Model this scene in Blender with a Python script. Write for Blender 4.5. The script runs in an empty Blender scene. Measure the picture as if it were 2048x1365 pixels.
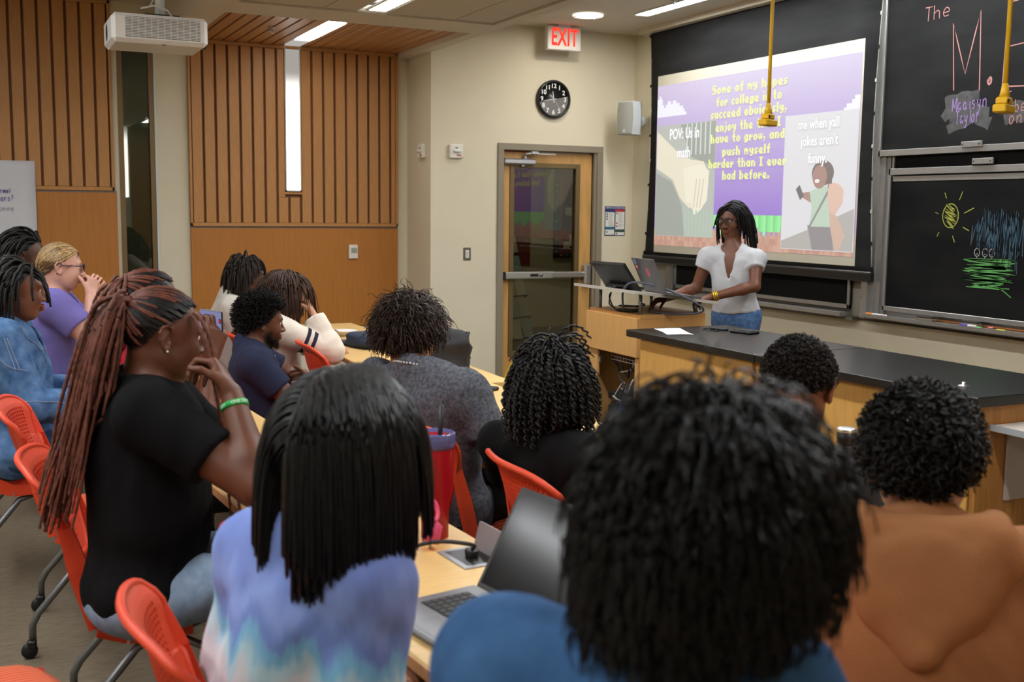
import bpy, math, random
import numpy as np
from mathutils import Vector, Matrix, Euler
random.seed(7); RNG = np.random.default_rng(11)
PI = math.pi
SC = bpy.context.scene
COL = SC.collection

# ------------------------------------------------------------------ camera
cam_d = bpy.data.cameras.new('camera'); cam = bpy.data.objects.new('camera', cam_d); COL.objects.link(cam)
YAW, PITCH, ROLL = 0.4487967, 0.11915, 0.0115033
def _cam_matrix():
    f = Vector((math.sin(YAW), math.cos(YAW), 0)); r = Vector((math.cos(YAW), -math.sin(YAW), 0)); u = Vector((0, 0, 1))
    f2 = f * math.cos(PITCH) - u * math.sin(PITCH); u2 = u * math.cos(PITCH) + f * math.sin(PITCH)
    r3 = r * math.cos(ROLL) + u2 * math.sin(ROLL); u3 = -r * math.sin(ROLL) + u2 * math.cos(ROLL)
    m = Matrix((r3, u3, -f2)).transposed().to_4x4(); m.translation = Vector((0, 0, 1.59)); return m
cam.matrix_world = _cam_matrix()
cam_d.sensor_width = 36; cam_d.lens = 2202.76 / 2048 * 36; cam_d.clip_start = 0.05
cam_d.dof.use_dof = True; cam_d.dof.focus_distance = 5.2; cam_d.dof.aperture_fstop = 4.5
SC.camera = cam

# ------------------------------------------------------------------ world, exposure
w = bpy.data.worlds.new('world'); SC.world = w; w.use_nodes = True
w.node_tree.nodes['Background'].inputs[0].default_value = (0.9, 0.85, 0.75, 1)
w.node_tree.nodes['Background'].inputs[1].default_value = 0.05
SC.view_settings.view_transform = 'Standard'; SC.view_settings.look = 'None'
SC.view_settings.exposure = 0.35; SC.view_settings.gamma = 1.0; SC.view_settings.use_curve_mapping = False
try:
    SC.cycles.use_denoising = True; SC.cycles.max_bounces = 7; SC.cycles.diffuse_bounces = 4; SC.cycles.use_adaptive_sampling = True; SC.cycles.adaptive_threshold = 0.02
    SC.cycles.glossy_bounces = 4; SC.cycles.transmission_bounces = 6; SC.cycles.transparent_max_bounces = 12
    SC.cycles.sample_clamp_indirect = 6.0; SC.cycles.caustics_reflective = False; SC.cycles.caustics_refractive = False
except Exception: pass
# strengths of the room's luminaires (every lamp below is a fixture with a glowing diffuser)
L_LINEAR, L_STRIP, L_DOWN = 38.0, 12.0, 95.0
LAMP = (0.98, 1.01, 1.03)

# ------------------------------------------------------------------ materials
MATS = {}
def srgb(r, g, b):
    f = lambda c: (c / 255 / 12.92) if c / 255 <= 0.04045 else ((c / 255 + 0.055) / 1.055) ** 2.4
    return (f(r), f(g), f(b))
def mat(name, col, rough=0.6, metal=0.0, var=0.0, scale=20.0, stretch=(1, 1, 1), bump=0.0, bscale=None, spec=0.4, emis=None, estr=0.0, alpha=None, trans=0.0, sheen=0.0, col2=None, detail=3.0, coat=0.0):
    if name in MATS: return MATS[name]
    m = bpy.data.materials.new(name); MATS[name] = m; m.use_nodes = True
    nt = m.node_tree; b = nt.nodes['Principled BSDF']
    b.inputs['Base Color'].default_value = (*col, 1); b.inputs['Roughness'].default_value = rough
    b.inputs['Metallic'].default_value = metal; b.inputs['Specular IOR Level'].default_value = spec
    if trans: b.inputs['Transmission Weight'].default_value = trans
    if sheen: b.inputs['Sheen Weight'].default_value = sheen
    if coat: b.inputs['Coat Weight'].default_value = coat
    if alpha is not None: b.inputs['Alpha'].default_value = alpha
    if emis: b.inputs['Emission Color'].default_value = (*emis, 1); b.inputs['Emission Strength'].default_value = estr
    if var or bump or col2:
        tc = nt.nodes.new('ShaderNodeTexCoord'); mp = nt.nodes.new('ShaderNodeMapping'); mp.inputs['Scale'].default_value = stretch
        nt.links.new(tc.outputs['Object'], mp.inputs['Vector'])
        nz = nt.nodes.new('ShaderNodeTexNoise'); nz.inputs['Scale'].default_value = scale; nz.inputs['Detail'].default_value = detail
        nt.links.new(mp.outputs['Vector'], nz.inputs['Vector'])
        if var or col2:
            mx = nt.nodes.new('ShaderNodeMix'); mx.data_type = 'RGBA'
            c2 = col2 if col2 else tuple(max(0, c * (1 + var)) for c in col)
            c1 = col if col2 else tuple(max(0, c * (1 - var)) for c in col)
            mx.inputs[6].default_value = (*c1, 1); mx.inputs[7].default_value = (*c2, 1)
            rp = nt.nodes.new('ShaderNodeMapRange'); rp.inputs[1].default_value = 0.3; rp.inputs[2].default_value = 0.7
            nt.links.new(nz.outputs['Fac'], rp.inputs[0]); nt.links.new(rp.outputs[0], mx.inputs[0])
            nt.links.new(mx.outputs[2], b.inputs['Base Color'])
        if bump:
            src = nz
            if bscale:
                src = nt.nodes.new('ShaderNodeTexNoise'); src.inputs['Scale'].default_value = bscale; src.inputs['Detail'].default_value = 2
                nt.links.new(mp.outputs['Vector'], src.inputs['Vector'])
            bp = nt.nodes.new('ShaderNodeBump'); bp.inputs['Strength'].default_value = bump; bp.inputs['Distance'].default_value = 0.01
            nt.links.new(src.outputs['Fac'], bp.inputs['Height']); nt.links.new(bp.outputs['Normal'], b.inputs['Normal'])
    return m
def emit(name, col, strength):
    if name in MATS: return MATS[name]
    m = bpy.data.materials.new(name); MATS[name] = m; m.use_nodes = True; nt = m.node_tree
    nt.nodes.remove(nt.nodes['Principled BSDF']); e = nt.nodes.new('ShaderNodeEmission')
    e.inputs[0].default_value = (*col, 1); e.inputs[1].default_value = strength
    nt.links.new(e.outputs[0], nt.nodes['Material Output'].inputs[0]); return m
def glass(name, tint=(0.8, 0.85, 0.82), ior=1.5, rough=0.0, refl=1.0):
    """a thin pane: tinted see-through plus Fresnel mirror reflection"""
    if name in MATS: return MATS[name]
    m = bpy.data.materials.new(name); MATS[name] = m; m.use_nodes = True; nt = m.node_tree
    nt.nodes.remove(nt.nodes['Principled BSDF'])
    t = nt.nodes.new('ShaderNodeBsdfTransparent'); t.inputs[0].default_value = (*tint, 1)
    g = nt.nodes.new('ShaderNodeBsdfGlossy'); g.inputs['Roughness'].default_value = rough
    fr = nt.nodes.new('ShaderNodeFresnel'); fr.inputs[0].default_value = ior
    mu = nt.nodes.new('ShaderNodeMath'); mu.operation = 'MULTIPLY'; mu.inputs[1].default_value = refl; mu.use_clamp = True
    mx = nt.nodes.new('ShaderNodeMixShader')
    nt.links.new(fr.outputs[0], mu.inputs[0]); nt.links.new(mu.outputs[0], mx.inputs[0])
    nt.links.new(t.outputs[0], mx.inputs[1]); nt.links.new(g.outputs[0], mx.inputs[2])
    nt.links.new(mx.outputs[0], nt.nodes['Material Output'].inputs[0]); return m

# ------------------------------------------------------------------ mesh building
class MB:
    def __init__(s): s.v = []; s.f = []; s.smooth = []
    def add(s, vs, fs, smooth=False):
        o = len(s.v); s.v += [tuple(map(float, p)) for p in vs]
        s.f += [tuple(i + o for i in f) for f in fs]; s.smooth += [smooth] * len(fs); return s
    def box(s, a, b, bev=0.0):
        (x0, y0, z0), (x1, y1, z1) = a, b
        x0, x1 = min(x0, x1), max(x0, x1); y0, y1 = min(y0, y1), max(y0, y1); z0, z1 = min(z0, z1), max(z0, z1)
        if bev <= 0:
            return s.add([(x0, y0, z0), (x1, y0, z0), (x1, y1, z0), (x0, y1, z0), (x0, y0, z1), (x1, y0, z1), (x1, y1, z1), (x0, y1, z1)],
                         [(0, 3, 2, 1), (4, 5, 6, 7), (0, 1, 5, 4), (1, 2, 6, 5), (2, 3, 7, 6), (3, 0, 4, 7)])
        c = min(bev, (x1 - x0) / 2.01, (y1 - y0) / 2.01, (z1 - z0) / 2.01)
        V = []; idx = {}
        for ix, X in ((0, x0), (1, x1)):
            for iy, Y in ((0, y0), (1, y1)):
                for iz, Z in ((0, z0), (1, z1)):
                    sx, sy, sz = (1, -1)[ix], (1, -1)[iy], (1, -1)[iz]
                    idx[ix, iy, iz, 0] = len(V); V.append((X, Y + sy * c, Z + sz * c))
                    idx[ix, iy, iz, 1] = len(V); V.append((X + sx * c, Y, Z + sz * c))
                    idx[ix, iy, iz, 2] = len(V); V.append((X + sx * c, Y + sy * c, Z))
        F = []
        for a_ in (0, 1):
            q = [idx[a_, 0, 0, 0], idx[a_, 1, 0, 0], idx[a_, 1, 1, 0], idx[a_, 0, 1, 0]]; F.append(q if a_ else q[::-1])
            q = [idx[0, a_, 0, 1], idx[0, a_, 1, 1], idx[1, a_, 1, 1], idx[1, a_, 0, 1]]; F.append(q if a_ else q[::-1])
            q = [idx[0, 0, a_, 2], idx[1, 0, a_, 2], idx[1, 1, a_, 2], idx[0, 1, a_, 2]]; F.append(q if a_ else q[::-1])
        for i in (0, 1):
            for j in (0, 1):
                F.append([idx[0, i, j, 1], idx[1, i, j, 1], idx[1, i, j, 2], idx[0, i, j, 2]])
                F.append([idx[i, 0, j, 0], idx[i, 1, j, 0], idx[i, 1, j, 2], idx[i, 0, j, 2]])
                F.append([idx[i, j, 0, 0], idx[i, j, 1, 0], idx[i, j, 1, 1], idx[i, j, 0, 1]])
                for k in (0, 1): F.append([idx[i, j, k, 0], idx[i, j, k, 1], idx[i, j, k, 2]])
        return s.add(V, F)
    def obox(s, c, ax, ay, az, h):
        """oriented box: centre, three unit axes, half sizes"""
        c, ax, ay, az = map(Vector, (c, ax, ay, az)); V = []
        for sz in (-1, 1):
            for sy in (-1, 1):
                for sx in (-1, 1): V.append(c + ax * (sx * h[0]) + ay * (sy * h[1]) + az * (sz * h[2]))
        return s.add(V, [(0, 2, 3, 1), (4, 5, 7, 6), (0, 1, 5, 4), (1, 3, 7, 5), (3, 2, 6, 7), (2, 0, 4, 6)])
    def tube(s, pts, r, n=8, caps=True):
        P = [Vector(p) for p in pts]; R = r if hasattr(r, '__len__') else [r] * len(P); V = []; F = []; up = None
        for i, p in enumerate(P):
            t = (P[min(i + 1, len(P) - 1)] - P[max(i - 1, 0)])
            t = t.normalized() if t.length > 1e-9 else Vector((0, 0, 1))
            if up is None: up = t.orthogonal().normalized()
            up = (up - t * up.dot(t)); up = up.normalized() if up.length > 1e-6 else t.orthogonal().normalized()
            bi = t.cross(up)
            for k in range(n):
                a = 2 * PI * k / n; V.append(p + (up * math.cos(a) + bi * math.sin(a)) * R[i])
        for i in range(len(P) - 1):
            for k in range(n): F.append((i * n + k, i * n + (k + 1) % n, (i + 1) * n + (k + 1) % n, (i + 1) * n + k))
        if caps: F.append(tuple(range(n))[::-1]); F.append(tuple((len(P) - 1) * n + k for k in range(n)))
        return s.add(V, F, True)
    def cyl(s, a, b, r, n=16, r2=None): return s.tube([a, b], [r, r if r2 is None else r2], n)
    def lathe(s, prof, n=24, c=(0, 0, 0), axis='z', smooth=True):
        V = []; F = []
        for (r, h) in prof:
            for k in range(n):
                a = 2 * PI * k / n; p = (r * math.cos(a), r * math.sin(a), h)
                if axis == 'y': p = (p[0], h, p[1])
                if axis == 'x': p = (h, p[0], p[1])
                V.append((p[0] + c[0], p[1] + c[1], p[2] + c[2]))
        for i in range(len(prof) - 1):
            for k in range(n): F.append((i * n + k, i * n + (k + 1) % n, (i + 1) * n + (k + 1) % n, (i + 1) * n + k))
        if prof[0][0] > 1e-6: F.append(tuple(range(n))[::-1])
        if prof[-1][0] > 1e-6: F.append(tuple((len(prof) - 1) * n + k for k in range(n)))
        return s.add(V, F, smooth)
    def prism(s, poly, d, h):
        """poly: list of 3-D points in a plane, extruded by vector d*h"""
        d = Vector(d) * h; n = len(poly); V = [Vector(p) for p in poly]; V += [v + d for v in V]
        F = [tuple(range(n))[::-1], tuple(range(n, 2 * n))] + [(i, (i + 1) % n, (i + 1) % n + n, i + n) for i in range(n)]
        return s.add(V, F)
    def quadgrid(s, fn, nu, nv, smooth=True):
        V = [fn(i / nu, j / nv) for j in range(nv + 1) for i in range(nu + 1)]
        F = [(j * (nu + 1) + i, j * (nu + 1) + i + 1, (j + 1) * (nu + 1) + i + 1, (j + 1) * (nu + 1) + i) for j in range(nv) for i in range(nu)]
        return s.add(V, F, smooth)
    def slab(s, fn, nrm, th, nu, nv):
        """a curved sheet with thickness: fn(u,v) -> point, nrm -> thickness direction"""
        a = len(s.v); s.quadgrid(fn, nu, nv)
        s.quadgrid(lambda u, v: Vector(fn(1 - u, v)) + Vector(nrm(1 - u, v) if callable(nrm) else nrm) * th, nu, nv)
        W = nu + 1; b = a + W * (nv + 1); F = []
        top = lambda i, j: a + j * W + i
        bot = lambda i, j: b + j * W + (nu - i)
        for i in range(nu): F += [(top(i + 1, 0), top(i, 0), bot(i, 0), bot(i + 1, 0)), (top(i, nv), top(i + 1, nv), bot(i + 1, nv), bot(i, nv))]
        for j in range(nv): F += [(top(0, j), top(0, j + 1), bot(0, j + 1), bot(0, j)), (top(nu, j + 1), top(nu, j), bot(nu, j), bot(nu, j + 1))]
        s.f += F; s.smooth += [False] * len(F); return s
    def mesh(s, name):
        me = bpy.data.meshes.new(name); me.from_pydata(s.v, [], s.f); me.polygons.foreach_set('use_smooth', s.smooth); me.update(); return me
    def build(s, name, m, parent=None, loc=None, rot=None):
        me = s.mesh(name); return link(name, me, m, parent, loc, rot)
def link(name, me, m, parent=None, loc=None, rot=None):
    if m is not None and not me.materials: me.materials.append(m)
    o = bpy.data.objects.new(name, me); COL.objects.link(o)
    if parent is not None: o.parent = parent
    if loc is not None: o.location = loc
    if rot is not None: o.rotation_euler = rot
    return o
def tag(o, label=None, cat=None, group=None, kind=None):
    if label: o['label'] = label
    if cat: o['category'] = cat
    if group: o['group'] = group
    if kind: o['kind'] = kind
    return o
def empty(name, loc=(0, 0, 0), rz=0.0, label=None, cat=None, group=None, kind=None, parent=None):
    o = bpy.data.objects.new(name, None); o.empty_display_size = 0.1; COL.objects.link(o); o.location = loc; o.rotation_euler = (0, 0, rz)
    if parent is not None: o.parent = parent
    return tag(o, label, cat, group, kind)
def copy_tree(o, parent=None):
    c = o.copy(); COL.objects.link(c); c.parent = parent
    for ch in list(o.children): copy_tree(ch, c)
    return c
def npmesh(name, V, F, m=None, smooth=True):
    """fast mesh from numpy arrays; F is (n,4) or (n,3)"""
    me = bpy.data.meshes.new(name); n, k = F.shape
    me.vertices.add(len(V)); me.vertices.foreach_set('co', np.ascontiguousarray(V, dtype=np.float32).ravel())
    me.loops.add(n * k); me.loops.foreach_set('vertex_index', np.ascontiguousarray(F, dtype=np.int32).ravel())
    me.polygons.add(n); me.polygons.foreach_set('loop_start', np.arange(0, n * k, k, dtype=np.int32))
    me.polygons.foreach_set('use_smooth', np.full(n, smooth)); me.update(calc_edges=True); me.validate()
    if m is not None: me.materials.append(m)
    return me
def text_mesh(txt, size=0.1, align='CENTER', bold=0.0, extrude=0.001, sx=1.0, spacing=1.0, line=1.0):
    c = bpy.data.curves.new('lettering', 'FONT'); c.body = txt; c.size = size; c.align_x = align; c.align_y = 'CENTER'
    c.offset = bold; c.extrude = extrude; c.space_character = spacing; c.space_line = line; c.resolution_u = 3
    o = bpy.data.objects.new('lettering', c); COL.objects.link(o)
    dg = bpy.context.evaluated_depsgraph_get(); me = bpy.data.meshes.new_from_object(o.evaluated_get(dg))
    bpy.data.objects.remove(o); bpy.data.curves.remove(c)
    if sx != 1.0: me.transform(Matrix.Diagonal((sx, 1, 1, 1)))
    return me
# facing matrices for flat print: text plane x->right, y->up, z->towards the viewer
M_FRONT = Matrix(((0, 0, -1, 0), (-1, 0, 0, 0), (0, 1, 0, 0), (0, 0, 0, 1)))   # on the chalkboard wall (x const), seen from -x
M_SIDE = Matrix(((1, 0, 0, 0), (0, 0, -1, 0), (0, 1, 0, 0), (0, 0, 0, 1)))     # on the door wall (y const), seen from -y
def put_text(name, txt, M, loc, m, parent=None, **k):
    me = text_mesh(txt, **k); me.transform(M); me.materials.clear(); me.materials.append(m)
    o = bpy.data.objects.new(name, me); COL.objects.link(o); o.location = loc
    if parent is not None: o.parent = parent
    return o
# ------------------------------------------------------------------ room shell
YS, YA, XF, ZC, ZL, YB, XB = 9.47, 8.887, 5.51, 3.19, 2.90, -1.0, -5.0
m_wall = mat('cream_paint', srgb(214, 205, 180), 0.75, var=0.02, scale=3, bump=0.04, bscale=160)
m_ceil = mat('ceiling_paint', srgb(208, 200, 182), 0.85, var=0.015, scale=2)
m_tile = mat('acoustic_tile', srgb(196, 188, 172), 0.95, var=0.03, scale=60, bump=0.08, bscale=220)
m_gap = mat('dark_gap', (0.035, 0.03, 0.026), 0.9)
m_slat = mat('slat_maple', srgb(182, 130, 76), 0.42, var=0.10, scale=9, stretch=(14, 14, 0.8), bump=0.03, bscale=40)
m_slat_c = mat('slat_maple_ceiling', srgb(182, 130, 76), 0.42, var=0.10, scale=9, stretch=(14, 0.8, 14))
m_ply = mat('wood_panel_maple', srgb(176, 114, 48), 0.4, var=0.07, scale=5, stretch=(9, 9, 0.7), bump=0.02, bscale=60)
m_base = mat('vinyl_base', srgb(120, 108, 92), 0.6)
m_alu = mat('aluminium', srgb(168, 168, 165), 0.38, 0.75, var=0.04, scale=30)
m_frame = mat('painted_steel_frame', srgb(136, 126, 108), 0.5)
m_carpet = mat('carpet_brown', srgb(112, 100, 82), 0.95, var=0.22, scale=14, stretch=(1.2, 6, 1), bump=0.3, bscale=300, detail=5)

def struct(o): o['kind'] = 'structure'; return o
def wbox(name, a, b, m, parent=None, bev=0):
    o = MB().box(a, b, bev).build(name, m, parent)
    return struct(o) if parent is None else o
# floor
fl = wbox('floor', (XB, YB, -0.08), (XF + 0.1, 12.4, 0.0), m_carpet)
# high ceiling
wbox('ceiling', (XB, YB, ZC), (XF + 0.1, 12.4, ZC + 0.1), m_ceil)
# walls
side = struct(empty('wall_side', kind='structure'))
# recessed part with the sidelight opening X 1.03..1.31
wbox('wall_panel', (XB, YS, 0), (1.03, YS + 0.14, ZC), m_wall, side)
wbox('wall_panel', (1.31, YS, 0), (3.49, YS + 0.14, ZC), m_wall, side)
wbox('wall_panel', (1.03, YS, 2.93), (1.31, YS + 0.14, ZC), m_wall, side)
# projecting door part
wbox('wall_panel', (3.49, YA, 0), (4.165, YS + 0.14, ZC), m_wall, side)
wbox('wall_panel', (4.165, YA, 2.125), (5.135, YA + 0.16, ZC), m_wall, side)
wbox('wall_panel', (5.135, YA, 0), (XF + 0.1, YA + 0.16, ZC), m_wall, side)
wbox('wall_front', (XF, YB, 0), (XF + 0.1, YA, ZC), m_wall)
wbox('wall_opposite', (XB, YB - 0.1, 0), (XF + 0.1, YB, ZC), m_wall)
wbox('wall_rear', (XB - 0.1, YB - 0.1, 0), (XB, YS + 0.14, ZC), m_wall)
# lowered ceiling: beams, tiles, wood slats
sof = empty('ceiling_soffit', kind='structure')
wbox('beam', (1.35, YB, ZL), (1.56, YS, ZC), m_ceil, sof)
wbox('beam', (3.385, YB, ZL), (3.49, YS, ZC), m_ceil, sof)
wbox('beam', (1.56, 7.38, ZL), (3.385, 7.80, ZC), m_ceil, sof)
tiles = empty('ceiling_tiles', kind='structure')
wbox('tile_backing', (1.56, YB, ZL + 0.06), (3.385, 7.38, ZL + 0.08), m_gap, tiles)
tx = [1.57, 2.13, 2.36, 2.56, 3.075, 3.375]
ty = [7.37 - 1.22 * k for k in range(8)]
tmesh = {}
for i in range(5):
    if i == 2: continue                       # the luminaire runs in this slot
    for k in range(7):
        x0, x1, y1, y0 = tx[i] + 0.004, tx[i + 1] - 0.004, ty[k] - 0.004, max(ty[k + 1] + 0.004, YB)
        if i not in tmesh: tmesh[i] = MB().box((x0, y0 - ty[k], ZL + 0.012), (x1, y1 - ty[k], ZL + 0.03)).mesh('tile')
        link('tile', tmesh[i], m_tile, tiles, loc=(0, ty[k], 0))
# wood ceiling alcove
wc = empty('ceiling_wood', kind='structure')
wbox('backing', (1.56, 7.80, 2.985), (3.385, YS, 3.0), m_gap, wc)
bm_ = MB().box((0.0, 7.80, 2.945), (0.088, YS - 0.02, 2.967), 0.004).mesh('slat')
x = 1.565
while x < 3.36:
    if x + 0.088 <= 3.386 and not (2.37 < x + 0.05 < 2.50) and not (2.50 <= x + 0.05 < 2.56): link('slat', bm_, m_slat_c, wc, loc=(x, 0, 0))
    x += 0.1017
MB().box((2.512, 7.80, 2.945), (2.568, YS - 0.02, 2.967), 0.004).build('slat', m_slat_c, wc)
# slat walls ---------------------------------------------------------------
def slat_wall(name, x0, x1, z0, z1, skip=None, first=0.03):
    p = empty(name, kind='structure')
    wbox('backing', (x0, YS - 0.012, z0), (x1, YS, z1), mat('slat_groove', srgb(112, 70, 36), 0.6), p)
    sm = MB().box((0, YS - 0.034, z0 + 0.03), (0.083, YS - 0.013, z1 - 0.03), 0.004).mesh('slat')
    x = x0 + first
    sk = None
    while x + 0.083 < x1 - 0.005:
        if skip and skip[0] - 0.03 < x + 0.041 < skip[1] + 0.03:
            if x + 0.041 < 2.40:
                MB().box((x, YS - 0.034, skip[2] - 0.03), (2.371, YS - 0.013, z1 - 0.03), 0.004).build('slat', m_slat, p)
            if sk is None: sk = MB().box((0, YS - 0.034, z0 + 0.03), (0.083, YS - 0.013, skip[2] - 0.03), 0.004).mesh('slat')
            link('slat', sk, m_slat, p, loc=(x, 0, 0))
        else: link('slat', sm, m_slat, p, loc=(x, 0, 0))
        x += 0.1017
    if x1 - 0.024 - x > 0.012: MB().box((x, YS - 0.034, z0 + 0.03), (x1 - 0.021, YS - 0.013, z1 - 0.03), 0.004).build('slat', m_slat, p)
    wbox('border', (x0, YS - 0.04, z0), (x1, YS - 0.001, z0 + 0.03), m_slat, p, 0.003)
    wbox('border', (x0, YS - 0.04, z1 - 0.03), (x1, YS - 0.001, z1), m_slat, p, 0.003)
    wbox('border', (x0, YS - 0.04, z0), (x0 + 0.02, YS - 0.001, z1), m_slat, p, 0.003)
    wbox('border', (x1 - 0.02, YS - 0.04, z0), (x1, YS - 0.001, z1), m_slat, p, 0.003)
    return p
slat_wall('trim_1', 1.575, 3.39, 1.42, 2.945, skip=(2.375, 2.51, 1.70), first=0.026)
wbox('border', (2.355, YS - 0.038, 1.695), (2.53, YS - 0.001, 1.715), m_slat, bpy.data.objects['trim_1'], 0.003)
slat_wall('trim_2', -1.20, 0.985, 1.70, ZC, first=0.036)
p = empty('trim_3', kind='structure')
wbox('wood_panel', (1.575, YS - 0.03, 0.54), (3.39, YS - 0.001, 1.405), m_ply, p, 0.003)
wbox('metal_reveal', (1.575, YS - 0.02, 1.405), (3.39, YS - 0.001, 1.42), mat('reveal_grey', srgb(120, 112, 104), 0.4, 0.5), p)
p = empty('trim_4', kind='structure')
wbox('wood_panel', (-1.20, YS - 0.03, 0.54), (1.0, YS - 0.001, 1.685), m_ply, p, 0.003)
wbox('metal_reveal', (-1.20, YS - 0.02, 1.685), (1.0, YS - 0.001, 1.70), MATS['reveal_grey'], p)
# baseboards
wbox('baseboard_side', (1.31, YS - 0.012, 0), (3.478, YS, 0.11), m_base)
wbox('baseboard_door', (3.478, YA - 0.012, 0), (4.115, YA, 0.11), m_base)
wbox('baseboard_front', (XF - 0.012, YB, 0), (XF, YA, 0.11), m_base)
# rear rooms beyond the glazing: a hallway --------------------------------------------------
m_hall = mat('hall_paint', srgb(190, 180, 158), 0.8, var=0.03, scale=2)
m_hallred = mat('hall_red_paint', srgb(126, 44, 32), 0.8)
wbox('wall_hall', (-2, 12.3, 0), (XF + 3.0, 12.4, ZC), m_hall)
wbox('wall_hall_end', (XF + 2.9, 9.1, 0), (XF + 3.0, 12.3, ZC), m_hall)
wbox('floor_hall', (XF + 0.1, 8.9, -0.08), (XF + 3.0, 12.4, 0.0), mat('hall_floor', srgb(150, 140, 120), 0.25, var=0.06, scale=3))
wbox('floor_hall_tiles', (-2, YS + 0.15, 0.0), (XF + 0.1, 12.3, 0.006), MATS['hall_floor'])
wbox('wall_hall_near', (XF + 0.1, 8.95, 0), (XF + 3.0, 9.05, ZC), m_hall)
wbox('ceiling_hall', (XF + 0.1, 8.9, ZC), (XF + 3.0, 12.4, ZC + 0.1), m_ceil)
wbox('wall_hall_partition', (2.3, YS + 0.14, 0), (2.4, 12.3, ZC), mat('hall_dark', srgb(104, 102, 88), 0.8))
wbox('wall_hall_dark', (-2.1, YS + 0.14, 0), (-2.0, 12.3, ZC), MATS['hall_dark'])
wbox('baseboard_hall', (2.4, 12.285, 0.006), (XF + 2.9, 12.3, 0.12), m_base)
# dark glass sidelight ----------------------------------------------------------------------
wd = empty('window_1', kind='structure')
m_bronze = mat('bronze_frame', srgb(120, 98, 66), 0.45, 0.4)
wbox('window_frame', (1.03, YS - 0.005, 0.0), (1.07, YS + 0.10, 2.93), m_bronze, wd)
wbox('window_frame', (1.272, YS - 0.005, 0.0), (1.31, YS + 0.10, 2.93), m_bronze, wd)
wbox('window_frame', (1.07, YS - 0.005, 0.0), (1.272, YS + 0.10, 0.06), m_bronze, wd)
wbox('window_frame', (1.07, YS - 0.005, 2.89), (1.272, YS + 0.10, 2.93), m_bronze, wd)
wbox('window_pane', (1.07, YS + 0.03, 0.06), (1.272, YS + 0.036, 2.89), glass('dark_glass', (0.46, 0.52, 0.46), 1.55, 0.0, 1.6), wd)
wbox('corner_bead', (1.31, YS - 0.012, 0.0), (1.325, YS, 2.93), mat('white_bead', srgb(205, 212, 210), 0.5), wd)
# door --------------------------------------------------------------------------------------
dr = empty('door_1', kind='structure')
wbox('door_frame', (4.118, YA - 0.02, 0), (4.175, YA + 0.12, 2.11), m_frame, dr, 0.003)
wbox('door_frame', (5.122, YA - 0.02, 0), (5.18, YA + 0.12, 2.11), m_frame, dr, 0.003)
wbox('door_frame', (4.118, YA - 0.02, 2.11), (5.18, YA + 0.12, 2.168), m_frame, dr, 0.003)
wbox('door_stop', (5.10, YA + 0.0, 0), (5.122, YA + 0.03, 2.11), m_frame, dr)
m_birch = mat('door_birch', srgb(196, 150, 88), 0.38, var=0.13, scale=4, stretch=(6, 6, 0.9), bump=0.01)
DY0, DY1 = YA + 0.05, YA + 0.095
wbox('stile', (4.178, DY0, 0.012), (4.272, DY1, 2.095), m_birch, dr)
wbox('stile', (4.965, DY0, 0.012), (5.098, DY1, 2.095), m_birch, dr)
wbox('door_rail', (4.272, DY0, 1.985), (4.965, DY1, 2.095), m_birch, dr)
wbox('door_rail', (4.272, DY0, 0.012), (4.965, DY1, 0.29), m_birch, dr)
m_kit = mat('glazing_bead', srgb(120, 100, 66), 0.4, 0.5)
for a, b in (((4.262, 0.262), (4.305, 2.005)), ((4.93, 0.262), (4.975, 2.005)), ((4.305, 1.962), (4.93, 2.005)), ((4.305, 0.262), (4.93, 0.305))):
    wbox('glazing_frame', (a[0], DY0 - 0.012, a[1]), (b[0], DY1 + 0.012, b[1]), m_kit, dr, 0.003)
scr = MB().lathe([(0.0, -0.004), (0.006, -0.003), (0.006, 0)], 8, axis='y').mesh('screw')
for sz in (0.4, 0.75, 1.3, 1.65): 
    for sx in (4.284, 4.953): link('screw', scr, m_bronze, dr, loc=(sx, DY0 - 0.012, sz))
wbox('door_pane', (4.305, DY0 + 0.018, 0.305), (4.93, DY0 + 0.026, 1.962), glass('door_glass', (0.66, 0.66, 0.56), 1.5, 0.0, 1.9), dr)
m_satin = mat('satin_steel', srgb(200, 200, 198), 0.3, 0.9)
m_dark = mat('dark_plastic', (0.012, 0.012, 0.013), 0.45)
# closer
dc = MB().box((4.182, DY0 - 0.062, 1.985), (4.498, DY0 - 0.004, 2.038), 0.012).build('door_closer', m_satin, dr)
MB().cyl((4.40, DY0 - 0.03, 2.03), (4.40, DY0 - 0.03, 2.065), 0.016).build('pivot', m_satin, dc)
MB().cyl((4.36, DY0 - 0.03, 1.975), (4.40, DY0 - 0.03, 1.975), 0.012).build('nut', m_satin, dc)
MB().obox((4.53, DY0 - 0.075, 2.082), Vector((1, -0.15, 0)).normalized(), Vector((0.15, 1, 0)).normalized(), (0, 0, 1), (0.14, 0.011, 0.005)).build('closer_arm', m_satin, dc)
MB().box((4.44, DY0 - 0.085, 2.075), (4.51, DY0 - 0.05, 2.105), 0.006).build('arm_shoe', m_satin, dc)
MB().tube([(4.40, DY0 - 0.03, 2.06), (4.43, DY0 - 0.05, 2.09), (4.47, DY0 - 0.065, 2.095)], 0.009).build('closer_link', m_satin, dc)
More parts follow.
